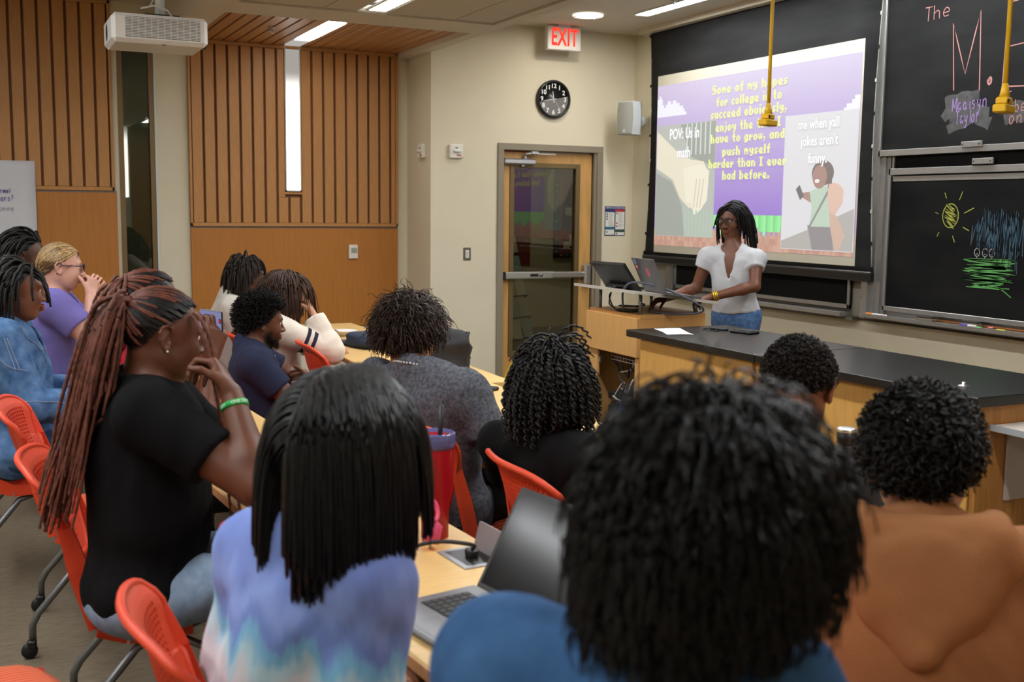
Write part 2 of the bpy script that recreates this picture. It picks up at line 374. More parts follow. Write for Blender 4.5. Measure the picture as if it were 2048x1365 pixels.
# panic bar
pb = MB().box((4.205, DY0 - 0.062, 0.968), (4.70, DY0 - 0.004, 1.030), 0.008).build('panic_bar', mat('bar_steel_light', srgb(212, 212, 208), 0.28, 0.8), dr)
MB().box((4.66, DY0 - 0.066, 0.972), (5.02, DY0 - 0.006, 1.026), 0.01).build('push_pad', m_satin, pb)
MB().box((5.005, DY0 - 0.08, 0.90), (5.075, DY0 - 0.004, 1.10), 0.018).build('latch_case', m_satin, pb)
MB().box((4.182, DY0 - 0.06, 0.965), (4.21, DY0 - 0.004, 1.033), 0.004).build('end_cap', m_dark, pb)
MB().box((4.45, DY0 - 0.066, 0.988), (4.53, DY0 - 0.06, 1.012)).build('keyhole_plate', m_dark, pb)
MB().lathe([(0.014, -0.072), (0.016, -0.066), (0.016, -0.06)], 16, c=(4.56, DY0, 1.0), axis='y').build('lock_cylinder', mat('steel_dark', srgb(120, 118, 114), 0.35, 0.9), pb)
MB().box((5.098, DY0 - 0.03, 0.965), (5.118, DY0 + 0.005, 1.05)).build('strike', m_dark, dr)
wbox('threshold', (4.178, YA - 0.01, 0), (5.122, YA + 0.14, 0.008), m_dark, dr)
# ------------------------------------------------------------------ luminaires
def linear_light(name, x0, x1, y0, y1, z, label, strength=None, lit=True):
    o = empty(name, ((x0 + x1) / 2, (y0 + y1) / 2, z), label=label, cat='ceiling light')
    hx, hy = (x1 - x0) / 2, (y1 - y0) / 2
    MB().box((-hx, -hy, -0.004), (hx, hy, 0.0)).build('diffuser', emit('diffuser_glow', LAMP, L_LINEAR) , o)
    m = mat('fixture_white', srgb(214, 212, 206), 0.5)
    for a, b in (((-hx - 0.018, -hy - 0.018), (-hx, hy + 0.018)), ((hx, -hy - 0.018), (hx + 0.018, hy + 0.018)), ((-hx, -hy - 0.018), (hx, -hy)), ((-hx, hy), (hx, hy + 0.018))):
        MB().box((a[0], a[1], -0.01), (b[0], b[1], 0.0)).build('frame', m, o)
    return o
linear_light('linear_light', 4.90, 5.02, 3.0, 7.92, ZC, 'long recessed linear ceiling light beside the projection screen')
linear_light('linear_light', 2.40, 2.52, 0.2, 7.25, ZL + 0.012, 'long linear light slotted between the acoustic ceiling tiles')
linear_light('linear_light', -0.75, -0.63, 0.4, 7.2, ZC, 'long linear ceiling light over the rear seats beyond the projector')
linear_light('linear_light', -3.2, -3.08, 0.4, 7.2, ZC, 'long linear ceiling light by the back wall')
# wall/ceiling strip light by the slats (an L of one luminaire)
def ramp_emit(name, axis, a, b, s0, s1):
    m = bpy.data.materials.new(name); m.use_nodes = True; nt = m.node_tree; nt.nodes.remove(nt.nodes['Principled BSDF'])
    tc = nt.nodes.new('ShaderNodeTexCoord'); sp = nt.nodes.new('ShaderNodeSeparateXYZ'); nt.links.new(tc.outputs['Object'], sp.inputs[0])
    mr = nt.nodes.new('ShaderNodeMapRange'); mr.inputs[1].default_value = a; mr.inputs[2].default_value = b; mr.inputs[3].default_value = s0; mr.inputs[4].default_value = s1
    mr.interpolation_type = 'SMOOTHSTEP'
    nt.links.new(sp.outputs[axis], mr.inputs[0]); e = nt.nodes.new('ShaderNodeEmission'); e.inputs[0].default_value = (1.0, 0.95, 0.86, 1)
    nt.links.new(mr.outputs[0], e.inputs[1]); nt.links.new(e.outputs[0], nt.nodes['Material Output'].inputs[0]); return m
st = empty('strip_light', (2.443, YS - 0.02, 1.72), label='bright vertical strip light running up the slatted wall onto the wood ceiling', cat='wall light')
m_fw = mat('fixture_white', srgb(214, 212, 206), 0.5)
MB().box((-0.058, -0.016, 0.012), (0.058, 0.0, 1.20)).build('diffuser', ramp_emit('strip_glow', 2, 0.50, 1.02, L_STRIP * 0.5, 0.30), st)
MB().box((-0.068, -0.02, 0.0), (-0.058, 0.012, 1.22)).build('frame', m_fw, st)
MB().box((0.058, -0.02, 0.0), (0.068, 0.012, 1.22)).build('frame', m_fw, st)
MB().box((-0.068, -0.02, 0.0), (0.068, 0.012, 0.012)).build('frame', m_fw, st)
MB().box((-0.064, -1.33, 1.222), (0.064, -0.02, 1.24)).build('ceiling_diffuser', ramp_emit('strip_glow_ceiling', 1, -0.75, -0.30, L_STRIP, 0.35), st)
# the same luminaire on the opposite wall (seen mirrored in the dark glass)
so = empty('strip_light', (2.25, YB + 0.02, 1.72), label='vertical strip light on the wall opposite the slatted one', cat='wall light')
MB().box((-0.062, 0.0, 0.0), (0.062, 0.016, 1.2)).build('diffuser', ramp_emit('strip_glow_opp', 2, 0.9, 1.2, L_STRIP, 1.5), so)
MB().box((-0.075, -0.012, -0.012), (0.075, 0.0, 1.22)).build('frame', m_fw, so)
wbox('trim_5', (0.9, YB + 0.001, 0.3), (2.15, YB + 0.03, 2.9), m_ply); wbox('trim_6', (2.35, YB + 0.001, 0.3), (3.6, YB + 0.03, 2.9), m_ply)
# round downlight
dl = empty('downlight', (4.58, 8.14, ZC), label='round recessed downlight with a glass trim ring near the exit sign', cat='ceiling light')
MB().lathe([(0.0, -0.012), (0.075, -0.010), (0.082, 0.0)], 32).build('lens', emit('downlight_glow', (1.0, 0.93, 0.80), L_DOWN), dl)
MB().lathe([(0.082, -0.002), (0.095, -0.014), (0.125, -0.016), (0.128, -0.008), (0.110, 0.0)], 32).build('glass_ring', mat('frosted_glass', srgb(235, 235, 228), 0.25, emis=(1, 0.96, 0.88), estr=0.9), dl)
cl = MB()
for k in range(3):
    a = 0.5 + 2 * PI * k / 3; cl = MB(); cl.obox((0.112 * math.cos(a), 0.112 * math.sin(a), -0.014), (math.cos(a), math.sin(a), 0), (-math.sin(a), math.cos(a), 0), (0, 0, 1), (0.012, 0.008, 0.006)); cl.build('clip', m_satin, dl)
# hallway lamp
hl = empty('hall_light', (5.4, 10.6, ZC), label='square ceiling lamp in the hallway behind the door', cat='ceiling light')
MB().box((-0.25, -0.25, -0.012), (0.25, 0.25, 0)).build('diffuser', emit('hall_glow', (1, 0.95, 0.82), 16.0), hl)
MB().box((-0.28, -0.28, -0.006), (-0.25, 0.28, 0)).build('frame', m_fw, hl); MB().box((0.25, -0.28, -0.006), (0.28, 0.28, 0)).build('frame', m_fw, hl)

h2 = empty('hall_light', (1.45, 10.9, ZC), label='dim ceiling lamp beyond the dark narrow window', cat='ceiling light')
MB().box((-0.12, -0.4, -0.012), (0.12, 0.4, 0)).build('diffuser', emit('hall_glow_dim', (0.95, 1.0, 0.9), 9.0), h2); MB().box((-0.14, -0.42, -0.006), (-0.12, 0.42, 0)).build('frame', m_fw, h2)
# ------------------------------------------------------------------ sprinkler heads
def sprinkler(x, y, z, label):
    o = empty('sprinkler', (x, y, z), label=label, cat='sprinkler', group='fire sprinklers in the ceiling')
    MB().lathe([(0.03, 0.0), (0.028, -0.006), (0.008, -0.01), (0.008, -0.03)], 12).build('body', m_satin, o)
    MB().lathe([(0.0, -0.046), (0.02, -0.045), (0.02, -0.042), (0.0, -0.042)], 10).build('deflector', m_satin, o)
    f = MB(); f.tube([(0.008, 0, -0.01), (0.014, 0, -0.028), (0.004, 0, -0.044)], 0.0025, 6); f.tube([(-0.008, 0, -0.01), (-0.014, 0, -0.028), (-0.004, 0, -0.044)], 0.0025, 6); f.build('yoke', m_satin, o)
sprinkler(2.06, 8.56, 2.945, 'small sprinkler head under the wood slat ceiling')
sprinkler(4.86, 7.30, ZC, 'small sprinkler head in the painted ceiling by the linear light')

# ------------------------------------------------------------------ ceiling projector
pj = empty('projector', (1.02, 7.02, 2.52), label='white ceiling projector with a black slotted vent grille', cat='projector')
m_pjw = mat('projector_white', srgb(226, 226, 222), 0.45)
bx = MB().box((-0.30, -0.22, 0.0), (0.24, 0.22, 0.165), 0.022).build('body', m_pjw, pj)
MB().box((-0.225, -0.2215, 0.03), (0.195, -0.212, 0.145)).build('grille_recess', mat('grille_grey', srgb(92, 92, 90), 0.6), pj)
for k in range(13): MB().box((-0.225, -0.226, 0.034 + k * 0.0086), (0.195, -0.219, 0.0385 + k * 0.0086)).build('louver', m_pjw, pj)
for k in range(11): MB().box((-0.19 + k * 0.036, -0.2255, 0.03), (-0.187 + k * 0.036, -0.219, 0.145)).build('grille_bar', m_pjw, pj)
MB().lathe([(0.0, -0.301), (0.05, -0.30), (0.05, -0.30)], 20, c=(0, 0.05, 0.08), axis='x').build('rear_port', m_dark, pj)
MB().lathe([(0.065, 0.24), (0.065, 0.27), (0.055, 0.272), (0.045, 0.262), (0.0, 0.266)], 20, c=(0, 0.05, 0.085), axis='x').build('lens', m_dark, pj)
MB().box((-0.1, -0.09, 0.165), (0.1, 0.09, 0.19), 0.005).build('mount_plate', m_dark, pj)
MB().cyl((0, 0, 0.19), (0, 0, ZC - 2.52), 0.03).build('mount_pole', m_pjw, pj)
c = MB(); c.tube([(0.05, -0.13, 0.168), (0.02, -0.17, 0.20), (-0.05, -0.16, 0.225), (-0.12, -0.12, 0.21), (-0.06, -0.02, 0.24), (-0.02, 0, 0.32)], 0.006, 8); c.build('cable', mat('cable_grey', srgb(190, 188, 180), 0.5), pj)
MB().box((-0.02, -0.205, -0.002), (0.0, -0.185, 0.0)).build('status_mark', m_dark, pj)

# ------------------------------------------------------------------ exit sign
ex = empty('exit_sign', (4.66, 8.72, 2.975), label='white edge-lit EXIT sign with red letters hanging from the ceiling', cat='sign')
MB().box((-0.165, -0.03, 0.0), (0.165, 0.03, 0.20), 0.006).build('housing', mat('sign_white', srgb(226, 222, 216), 0.45), ex)
MB().box((-0.065, -0.03, 0.20), (0.065, 0.03, 0.215), 0.003).build('canopy', MATS['sign_white'], ex)
put_text('letters', 'EXIT', M_SIDE, (0.0, -0.0312, 0.102), emit('exit_red', (1.0, 0.05, 0.03), 1.15), ex, size=0.205, bold=0.005, sx=0.60, extrude=0.001, spacing=1.06)

# ------------------------------------------------------------------ wall clock
ck = empty('wall_clock', (4.653, YA, 2.568), label='round black wall clock with white numerals above the door', cat='clock')
MB().lathe([(0.150, 0.0), (0.167, -0.006), (0.169, -0.03), (0.160, -0.042), (0.148, -0.040), (0.146, -0.010)], 48, axis='y').build('rim', mat('clock_black', (0.010, 0.010, 0.010), 0.3), ck)
MB().lathe([(0.148, -0.018), (0.0, -0.020)], 48, axis='y').build('dial', mat('clock_dial', (0.012, 0.012, 0.014), 0.35), ck)
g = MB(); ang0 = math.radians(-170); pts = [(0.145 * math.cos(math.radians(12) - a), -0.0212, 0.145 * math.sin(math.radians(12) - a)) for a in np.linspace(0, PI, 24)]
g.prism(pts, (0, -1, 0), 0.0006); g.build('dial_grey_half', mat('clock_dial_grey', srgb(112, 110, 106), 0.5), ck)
m_num = mat('numeral_white', srgb(236, 236, 232), 0.5)
for k in range(1, 13):
    a = PI / 2 - 2 * PI * k / 12
    put_text('numeral', str(k), M_SIDE, (0.116 * math.cos(a), -0.0225, 0.116 * math.sin(a)), m_num, ck, size=0.056, bold=0.0012, extrude=0.0005)
def hand(name, deg, l, wd, back=0.03):
    a = math.radians(90 - deg); d = Vector((math.cos(a), 0, math.sin(a))); n = Vector((-math.sin(a), 0, math.cos(a)))
    h = MB(); h.prism([d * -back + n * wd, d * -back - n * wd, d * l - n * wd * 0.7, d * l + n * wd * 0.7], (0, -1, 0), 0.001)
    h.build(name, m_num, ck, loc=(0, -0.0245, 0))
hand('hour_hand', 352, 0.070, 0.003); hand('minute_hand', 261, 0.105, 0.0025); hand('second_hand', 142, 0.115, 0.0010, 0.05)
MB().lathe([(0.006, -0.024), (0.006, -0.028), (0.0, -0.029)], 12, axis='y').build('hub', m_num, ck)

# ------------------------------------------------------------------ wall speaker by the corner
sp = empty('wall_speaker', (5.28, 8.55, 2.26), math.radians(200), label='pale grey wall loudspeaker on a swivel bracket beside the screen', cat='speaker')
m_spk = mat('speaker_grey', srgb(196, 200, 198), 0.5)
m_grl = mat('speaker_grille', srgb(150, 150, 142), 0.7, var=0.15, scale=400)
b = MB()
prof = [(-0.085, 0.0), (-0.095, 0.07), (-0.098, 0.145), (-0.095, 0.22), (-0.085, 0.29)]
hw = [0.082, 0.092, 0.094, 0.092, 0.082]
V = []; 
for (q, z), h in zip(prof, hw):
    V += [(0.095, -h, z), (0.095, h, z), (0.0, h + 0.006, z), (-0.09, h * 0.45, z), (-0.09, -h * 0.45, z), (0.0, -h - 0.006, z)]
F = [(i * 6 + k, i * 6 + (k + 1) % 6, (i + 1) * 6 + (k + 1) % 6, (i + 1) * 6 + k) for i in range(4) for k in range(6)] + [tuple(range(6))[::-1], tuple(range(24, 30))]
b.add(V, F, False); b.build('cabinet', m_spk, sp)
gr = MB(); gr.quadgrid(lambda u, v: (0.098 + 0.014 * (1 - (2 * u - 1) ** 2), (2 * u - 1) * (0.078 + 0.012 * (1 - (2 * v - 1) ** 2)), 0.008 + 0.274 * v), 10, 12); gr.build('grille', m_grl, sp)
MB().box((0.112, -0.012, 0.02), (0.114, 0.012, 0.045)).build('badge', m_spk, sp)
bk = MB(); bk.tube([(-0.09, 0, 0.13), (-0.14, -0.02, 0.13), (-0.18, -0.035, 0.13)], 0.02, 10); bk.build('swivel_arm', m_spk, sp)
MB().lathe([(0.055, -0.20), (0.06, -0.19), (0.05, -0.165), (0.0, -0.16)], 20, c=(0, -0.045, 0.13), axis='x').build('wall_disc', m_spk, sp)

# ------------------------------------------------------------------ small wall devices
m_dev = mat('device_white', srgb(226, 222, 210), 0.5)
m_lens = mat('strobe_lens', srgb(230, 232, 228), 0.15, spec=0.8)
m_redtxt = mat('fire_red', srgb(176, 60, 48), 0.6)
def strobe(loc, rz, label):
    o = empty('fire_strobe', loc, rz, label=label, cat='fire alarm', group='fire alarm strobes')
    MB().box((-0.064, -0.035, -0.06), (0.064, 0.0, 0.06), 0.008).build('body', m_dev, o)
    MB().box((-0.032, -0.058, -0.012), (0.038, -0.034, 0.014), 0.008).build('lens', m_lens, o)
    MB().box((-0.012, -0.037, 0.022), (0.008, -0.034, 0.034)).build('sounder_slot', mat('steel_dark', srgb(120, 118, 114), 0.35, 0.9), o)
    put_text('lettering', 'FIRE', M_SIDE, (0.022, -0.0356, -0.036), m_redtxt, o, size=0.024, extrude=0.0004, bold=0.0006)
strobe((3.716, YA, 2.08), 0, 'white fire strobe facing the seats beside the door wall corner')
strobe((3.49, 9.06, 2.08), -PI / 2, 'white fire strobe on the narrow wall return, seen edge-on')
sw = empty('wall_switch', (3.832, YA, 1.196), label='steel switch plate with a white keypad left of the door', cat='switch')
MB().box((-0.036, -0.006, -0.056), (0.036, 0, 0.056), 0.003).build('plate', mat('brushed_plate', srgb(128, 118, 104), 0.4, 0.7), sw)
MB().box((-0.017, -0.010, -0.034), (0.017, -0.005, 0.034), 0.002).build('keypad', m_dev, sw)
for k in range(4): MB().box((-0.011, -0.0112, -0.026 + k * 0.013), (0.011, -0.0098, -0.019 + k * 0.013)).build('button', mat('button_grey', srgb(170, 180, 196), 0.5), sw)
ou = empty('wall_outlet', (3.822, YA, 0.434), label='steel duplex power outlet low on the cream wall', cat='outlet')
MB().box((-0.036, -0.006, -0.058), (0.036, 0, 0.058), 0.003).build('plate', MATS['brushed_plate'], ou)
for zz in (-0.021, 0.021):
    s = MB().lathe([(0.0165, -0.009), (0.0175, -0.005)], 20, c=(0, 0, zz), axis='y').build('socket', m_dev, ou)
    MB().box((-0.009, -0.0096, zz - 0.001), (-0.006, -0.0088, zz + 0.009)).build('slot', m_dark, s)
    MB().box((0.006, -0.0096, zz - 0.001), (0.009, -0.0088, zz + 0.009)).build('slot', m_dark, s)
    MB().lathe([(0.0035, -0.0096), (0.0035, -0.0088)], 8, c=(0, 0, zz - 0.009), axis='y').build('slot', m_dark, s)
th = empty('thermostat', (2.968, YS - 0.03, 1.20), label='white thermostat on the lower wood panel', cat='thermostat')
MB().box((-0.041, -0.026, -0.062), (0.041, 0, 0.062), 0.006).build('body', m_dev, th)
MB().box((-0.022, -0.0275, -0.012), (0.032, -0.0255, 0.034)).build('display', mat('lcd_grey', srgb(150, 158, 146), 0.3), th)
# safety poster ------------------------------------------------------------------------------
po = empty('safety_poster', (5.328, YA, 1.49), label='small navy emergency poster with text columns right of the door', cat='poster')
MB().box((-0.110, -0.002, -0.137), (0.110, 0, 0.137)).build('sheet', mat('poster_navy', srgb(48, 56, 84), 0.5), po)
def pbox(name, x0, z0, x1, z1, m): MB().box((x0, -0.0028, z0), (x1, -0.002, z1)).build(name, m, po)
m_pw = mat('poster_white', srgb(218, 218, 212), 0.6); m_pr = mat('poster_red', srgb(190, 48, 56), 0.6); m_pt = mat('poster_teal', srgb(46, 110, 130), 0.6); m_pg = mat('poster_green', srgb(52, 78, 62), 0.6); m_pb = mat('poster_blue', srgb(44, 60, 130), 0.6); m_tx = mat('poster_text', srgb(120, 120, 122), 0.6)
pbox('heading_bar', -0.108, 0.112, 0.108, 0.134, m_pb); pbox('heading_bar', 0.0, 0.098, 0.104, 0.110, m_pr)
pbox('column_panel', -0.102, -0.052, -0.006, 0.082, m_pw); pbox('column_panel', 0.006, -0.075, 0.102, 0.086, m_pw)
pbox('column_panel', -0.102, -0.125, -0.006, -0.078, m_pw); pbox('column_panel', 0.006, -0.128, 0.102, -0.102, m_pw)
pbox('column_bar', -0.102, 0.082, -0.006, 0.094, m_pb); pbox('column_bar', 0.006, 0.086, 0.102, 0.096, m_pr)
pbox('column_bar', -0.102, -0.078, -0.006, -0.058, m_pt); pbox('column_bar', 0.006, -0.102, 0.102, -0.082, m_pg)
for k in range(11):
    wl = random.uniform(0.035, 0.062)
    t = MB(); t.box((-0.070, -0.0032, 0.070 - k * 0.0112), (-0.070 + wl, -0.0027, 0.073 - k * 0.0112)); t.build('text_line', m_tx, po)
    wl = random.uniform(0.04, 0.06)
    t = MB(); t.box((0.034, -0.0032, 0.074 - k * 0.0128), (0.034 + wl, -0.0027, 0.077 - k * 0.0128)); t.build('text_line', m_tx, po)
for (cx, cz, m) in ((-0.086, 0.066, m_pb), (-0.086, 0.044, m_pb), (-0.086, 0.02, m_pb), (0.020, 0.074, m_pr), (0.020, -0.018, m_pr), (0.020, -0.045, m_pr), (0.020, -0.115, m_pg), (-0.086, -0.1, m_pt)):
    MB().lathe([(0.0085, -0.0034), (0.0085, -0.0027)], 12, c=(cx, 0, cz), axis='y').build('icon', m, po)
put_text('heading', 'EMERGENCY QUICK REFERENCE GUIDE', M_SIDE, (0.005, -0.0032, 0.123), m_pw, po, size=0.0125, extrude=0.0003, sx=0.92, bold=0.0003)
# flip-chart sheet on the far wall, left
fc = empty('flip_chart_sheet', (0.09, YS - 0.045, 1.30), label='large white paper sheet with purple handwriting on the wood wall', cat='paper')
MB().slab(lambda u, v: (-0.32 + 0.63 * u, -0.004 - 0.010 * math.sin(v * 7 + u * 2) ** 2 * (1 - v), -0.20 + 0.82 * v), (0, 1, 0), 0.0015, 6, 14).build('sheet', mat('chart_paper', srgb(206, 208, 214), 0.7), fc)
m_mk = mat('marker_purple', srgb(92, 70, 150), 0.6); m_mg = mat('marker_grey', srgb(150, 150, 158), 0.6)
# ------------------------------------------------------------------ stroke handwriting
STROKES = {  # unit box letters as polylines (x 0..1, y 0..1 with descender < 0)
 'T': [[(0, 1), (1, 1)], [(.5, 1), (.45, 0)]], 'h': [[(0, 1), (0, 0)], [(0, .4), (.4, .6), (.7, .5), (.75, 0)]],
 'e': [[(.05, .3), (.8, .35), (.7, .58), (.35, .62), (.05, .35), (.2, .05), (.75, .08)]],
 'M': [[(0, 0), (.05, 1), (.45, .25), (.95, 1.05), (1, 0)]], 'a': [[(.7, .5), (.35, .62), (.05, .3), (.3, .02), (.68, .3), (.72, .58), (.75, 0)]],
 'd': [[(.65, .4), (.3, .6), (.05, .3), (.3, .02), (.65, .25), (.72, 1), (.75, 0)]], 'i': [[(.3, .6), (.32, 0)], [(.3, .8), (.31, .83)]],
 's': [[(.7, .55), (.35, .62), (.2, .42), (.65, .25), (.5, .02), (.1, .06)]], 'y': [[(0, .6), (.3, .15), (.55, .2)], [(.7, .62), (.55, -.1), (.25, -.4), (.05, -.3)]],
 'n': [[(.05, .6), (.08, 0)], [(.08, .4), (.45, .62), (.7, .5), (.75, 0)]], 'l': [[(.3, 1), (.32, 0)]], 'o': [[(.4, .6), (.08, .4), (.15, .05), (.5, .0), (.75, .3), (.6, .58), (.4, .6)]],
 'r': [[(.1, .6), (.12, 0)], [(.12, .38), (.4, .6), (.7, .58)]], 'b': [[(.05, 1), (.08, 0)], [(.08, .4), (.45, .6), (.75, .3), (.45, .0), (.08, .1)]],
 'm': [[(.0, .6), (.02, 0)], [(.02, .4), (.25, .6), (.42, .45), (.44, 0)], [(.44, .4), (.7, .6), (.88, .45), (.9, 0)]],
 'c': [[(.7, .5), (.35, .62), (.05, .3), (.3, .0), (.7, .1)]], 'g': [[(.7, .5), (.35, .62), (.05, .3), (.3, .05), (.68, .3), (.7, .58), (.6, -.3), (.2, -.3)]],
 't': [[(.35, .95), (.35, .1), (.6, .02)], [(.05, .62), (.65, .65)]], '?': [[(.1, .8), (.4, 1), (.7, .8), (.35, .45), (.35, .25)], [(.35, .05), (.36, .02)]],
 'S': [[(.8, .9), (.4, 1), (.15, .75), (.7, .4), (.5, .02), (.05, .1)]], 'E': [[(.9, 1), (.1, .98), (.0, 0), (.95, .03)], [(.05, .52), (.75, .55)]], 'f': [[(.8, .9), (.5, 1), (.35, .7), (.3, -.1)], [(.05, .55), (.7, .58)]],
 'u': [[(.05, .6), (.12, .1), (.4, 0), (.65, .2), (.7, .6), (.75, 0)]], ' ': []}
def smooth_line(pts, n=4):
    out = []
    P = [pts[0]] + list(pts) + [pts[-1]]
    for i in range(1, len(P) - 2):
        p0, p1, p2, p3 = [np.array(P[i + k - 1], float) for k in range(4)]
        for t in np.linspace(0, 1, n, endpoint=False):
            out.append(0.5 * (2 * p1 + (-p0 + p2) * t + (2 * p0 - 5 * p1 + 4 * p2 - p3) * t * t + (-p0 + 3 * p1 - 3 * p2 + p3) * t ** 3))
    out.append(np.array(pts[-1], float)); return out
def ribbon(mb, pts, wd, to3, jitter=0.0):
    """flat chalk / marker stroke of width wd; to3 maps (x,y) to 3-D"""
    P = np.array(pts, float); 
    if len(P) < 2: return
    T = np.gradient(P, axis=0); T /= (np.linalg.norm(T, axis=1, keepdims=True) + 1e-9); N = np.stack([-T[:, 1], T[:, 0]], 1)
    w_ = wd * (1 + jitter * (RNG.random((len(P), 1)) - 0.5))
    A, B = P + N * w_ / 2, P - N * w_ / 2
    V = [to3(*q) for q in A] + [to3(*q) for q in B]; n = len(P)
    mb.add(V, [(i, i + 1, n + i + 1, n + i) for i in range(n - 1)])
def handwrite(name, txt, x0, y0, h, wd, to3, m, parent, adv=0.62, slant=0.0, rise=0.0, jitter=0.4):
    """x runs to the viewer's right"""
    mb = MB(); x = x0
    for ch in txt:
        for st_ in STROKES.get(ch, []):
            pts = [(x + (px_ + slant * py_) * h * adv * 0.8, y0 + py_ * h + rise * (x - x0)) for px_, py_ in st_]
            ribbon(mb, smooth_line(pts), wd, to3, jitter)
        x += h * adv * (0.5 if ch in 'il ' else 1.0)
    return mb.build(name, m, parent)

# ------------------------------------------------------------------ flip chart handwriting
to_fc = lambda x, y: (x, -0.016, y)
handwrite('handwriting', 'a normal', -0.02, 0.372, 0.035, 0.005, to_fc, m_mk, fc); handwrite('handwriting', 'Sollectors?', -0.09, 0.31, 0.045, 0.005, to_fc, m_mk, fc, adv=0.55); handwrite('handwriting', 'ncoming', 0.0, 0.235, 0.038, 0.003, to_fc, m_mg, fc)

# ------------------------------------------------------------------ chalkboards
m_slate = mat('chalkboard_slate', (0.009, 0.009, 0.0095), 0.75, spec=0.12, col2=(0.019, 0.019, 0.019), scale=2.2, stretch=(1, 0.7, 2.5), detail=6)
m_slate2 = mat('chalkboard_slate_lower', (0.004, 0.004, 0.0045), 0.75, spec=0.10, col2=(0.012, 0.012, 0.012), scale=2.0, stretch=(1, 0.7, 2.5), detail=6)
m_gpanel = mat('grey_backing_panel', srgb(150, 143, 132), 0.55)
bw = empty('trim_7', kind='structure')         # backing behind the boards
wbox('backing_panel', (XF - 0.02, 1.2, 0.865), (XF, 8.45, 3.1), m_gpanel, bw)
wbox('seam', (XF - 0.022, 5.775, 0.865), (XF - 0.0195, 5.782, 1.2), m_dark, bw)
wbox('bottom_shadow_strip', (XF - 0.024, 1.2, 0.855), (XF, 8.45, 0.866), mat('shadow_strip_brown', srgb(62, 52, 46), 0.5), bw)  # dark strip stands in for the shadow along the panel's bottom edge
# vertical aluminium guide rails
rl = empty('board_rail', (XF - 0.02, 5.64, 0.90), label='fluted aluminium guide rail at the edge of the sliding chalkboards', cat='rail')
for y0, y1, xd in ((0.045, 0.100, 0.085), (0.010, 0.045, 0.060), (-0.03, 0.010, 0.045), (-0.062, -0.03, 0.03)):
    MB().box((-xd, y0, 0.0), (0.0, y1, 2.28)).build('rail_flute', m_alu, rl)
for k, zz in enumerate((0.12, 0.55, 1.1, 1.62, 2.1)): MB().lathe([(0.004, -0.088), (0.004, -0.084)], 8, c=(0, 0.09, zz), axis='x').build('screw', m_dark, rl)
# upper sliding board, lower board
def board(name, x, y0, y1, z0, z1, label, ms, fb=0.035, ft=0.03):
    o = empty(name, (x, (y0 + y1) / 2, z0), label=label, cat='chalkboard'); hy = (y1 - y0) / 2; h = z1 - z0
    MB().box((0, -hy, 0.0), (0.012, hy, h)).build('slate', ms, o)
    MB().box((-0.014, -hy, 0.0), (0.012, hy, fb), 0.002).build('frame_rail', m_alu, o)
    MB().box((-0.014, -hy, h - ft), (0.012, hy, h), 0.002).build('frame_rail', m_alu, o)
    MB().box((-0.014, hy - 0.016, 0), (0.012, hy, h), 0.002).build('frame_side', m_alu, o)
    MB().box((-0.014, -hy, 0), (0.012, -hy + 0.02, h), 0.002).build('frame_side', m_alu, o)
    return o
ub = board('sliding_chalkboard', 5.432, 2.2, 5.655, 1.966, 3.02, 'upper sliding chalkboard with pink chalk lettering', m_slate, fb=0.040)
lb = board('fixed_chalkboard', 5.455, 2.2, 5.575, 0.945, 1.885, 'lower chalkboard with a chalk sun and green scribble drawing', m_slate2, fb=0.030, ft=0.042)
b2 = board('rear_chalkboard', 5.466, 2.2, 5.56, 1.80, 2.4, 'strip of the second sliding chalkboard between the two boards', m_slate2)
for bo, yc, zc_ in ((ub, 4.876, 0.046), (lb, 4.806, 0.965)):
    h = MB().box((-0.030, -0.076, -0.018), (-0.012, 0.076, 0.018), 0.003).build('pull_handle', m_alu, bo)
    h.location = (0, yc - bo.location.y, zc_)
    for q in (-0.062, 0.062):
        s = MB().lathe([(0.0045, -0.0325), (0.0045, -0.030)], 8, axis='x').build('screw', m_dark, h); s.location = (0, q, 0)
# chalk tray
tr = empty('chalk_tray', (5.46, 3.9, 0.875), label='aluminium chalk tray running under the chalkboards', cat='tray')
MB().box((-0.115, -1.7, 0.028), (0.035, 1.78, 0.036)).build('ledge', m_alu, tr)
MB().box((-0.118, -1.7, 0.020), (-0.112, 1.78, 0.044)).build('lip', m_alu, tr)
MB().prism([(-0.112, 1.60, 0.026), (0.034, 1.60, 0.026), (0.034, 1.60, -0.008)], (0, -1, 0), 3.3).build('underside', mat('tray_under', srgb(110, 106, 98), 0.5, 0.4), tr)
MB().box((0.02, -1.7, 0.036), (0.035, 1.74, 0.072)).build('back_rail', m_alu, tr)
# board and tray behind the screen
b3 = board('low_chalkboard', 5.462, 5.90, 8.06, 0.925, 2.2, 'dark chalkboard partly hidden behind the projection screen', m_slate2, fb=0.03)
MB().box((-0.03, 1.08, -0.04), (0.02, 1.19, 1.27)).build('guide_rail', m_alu, b3)
MB().box((-0.03, 1.10, -0.04), (-0.038, 1.125, 1.27)).build('guide_flute', m_alu, b3)
MB().box((-0.09, -1.08, -0.05), (0.04, 1.08, -0.022)).build('ledge', m_alu, b3)
MB().box((-0.03, -1.14, -0.075), (0.04, 1.10, -0.05)).build('ledge_bracket', MATS['tray_under'], b3)
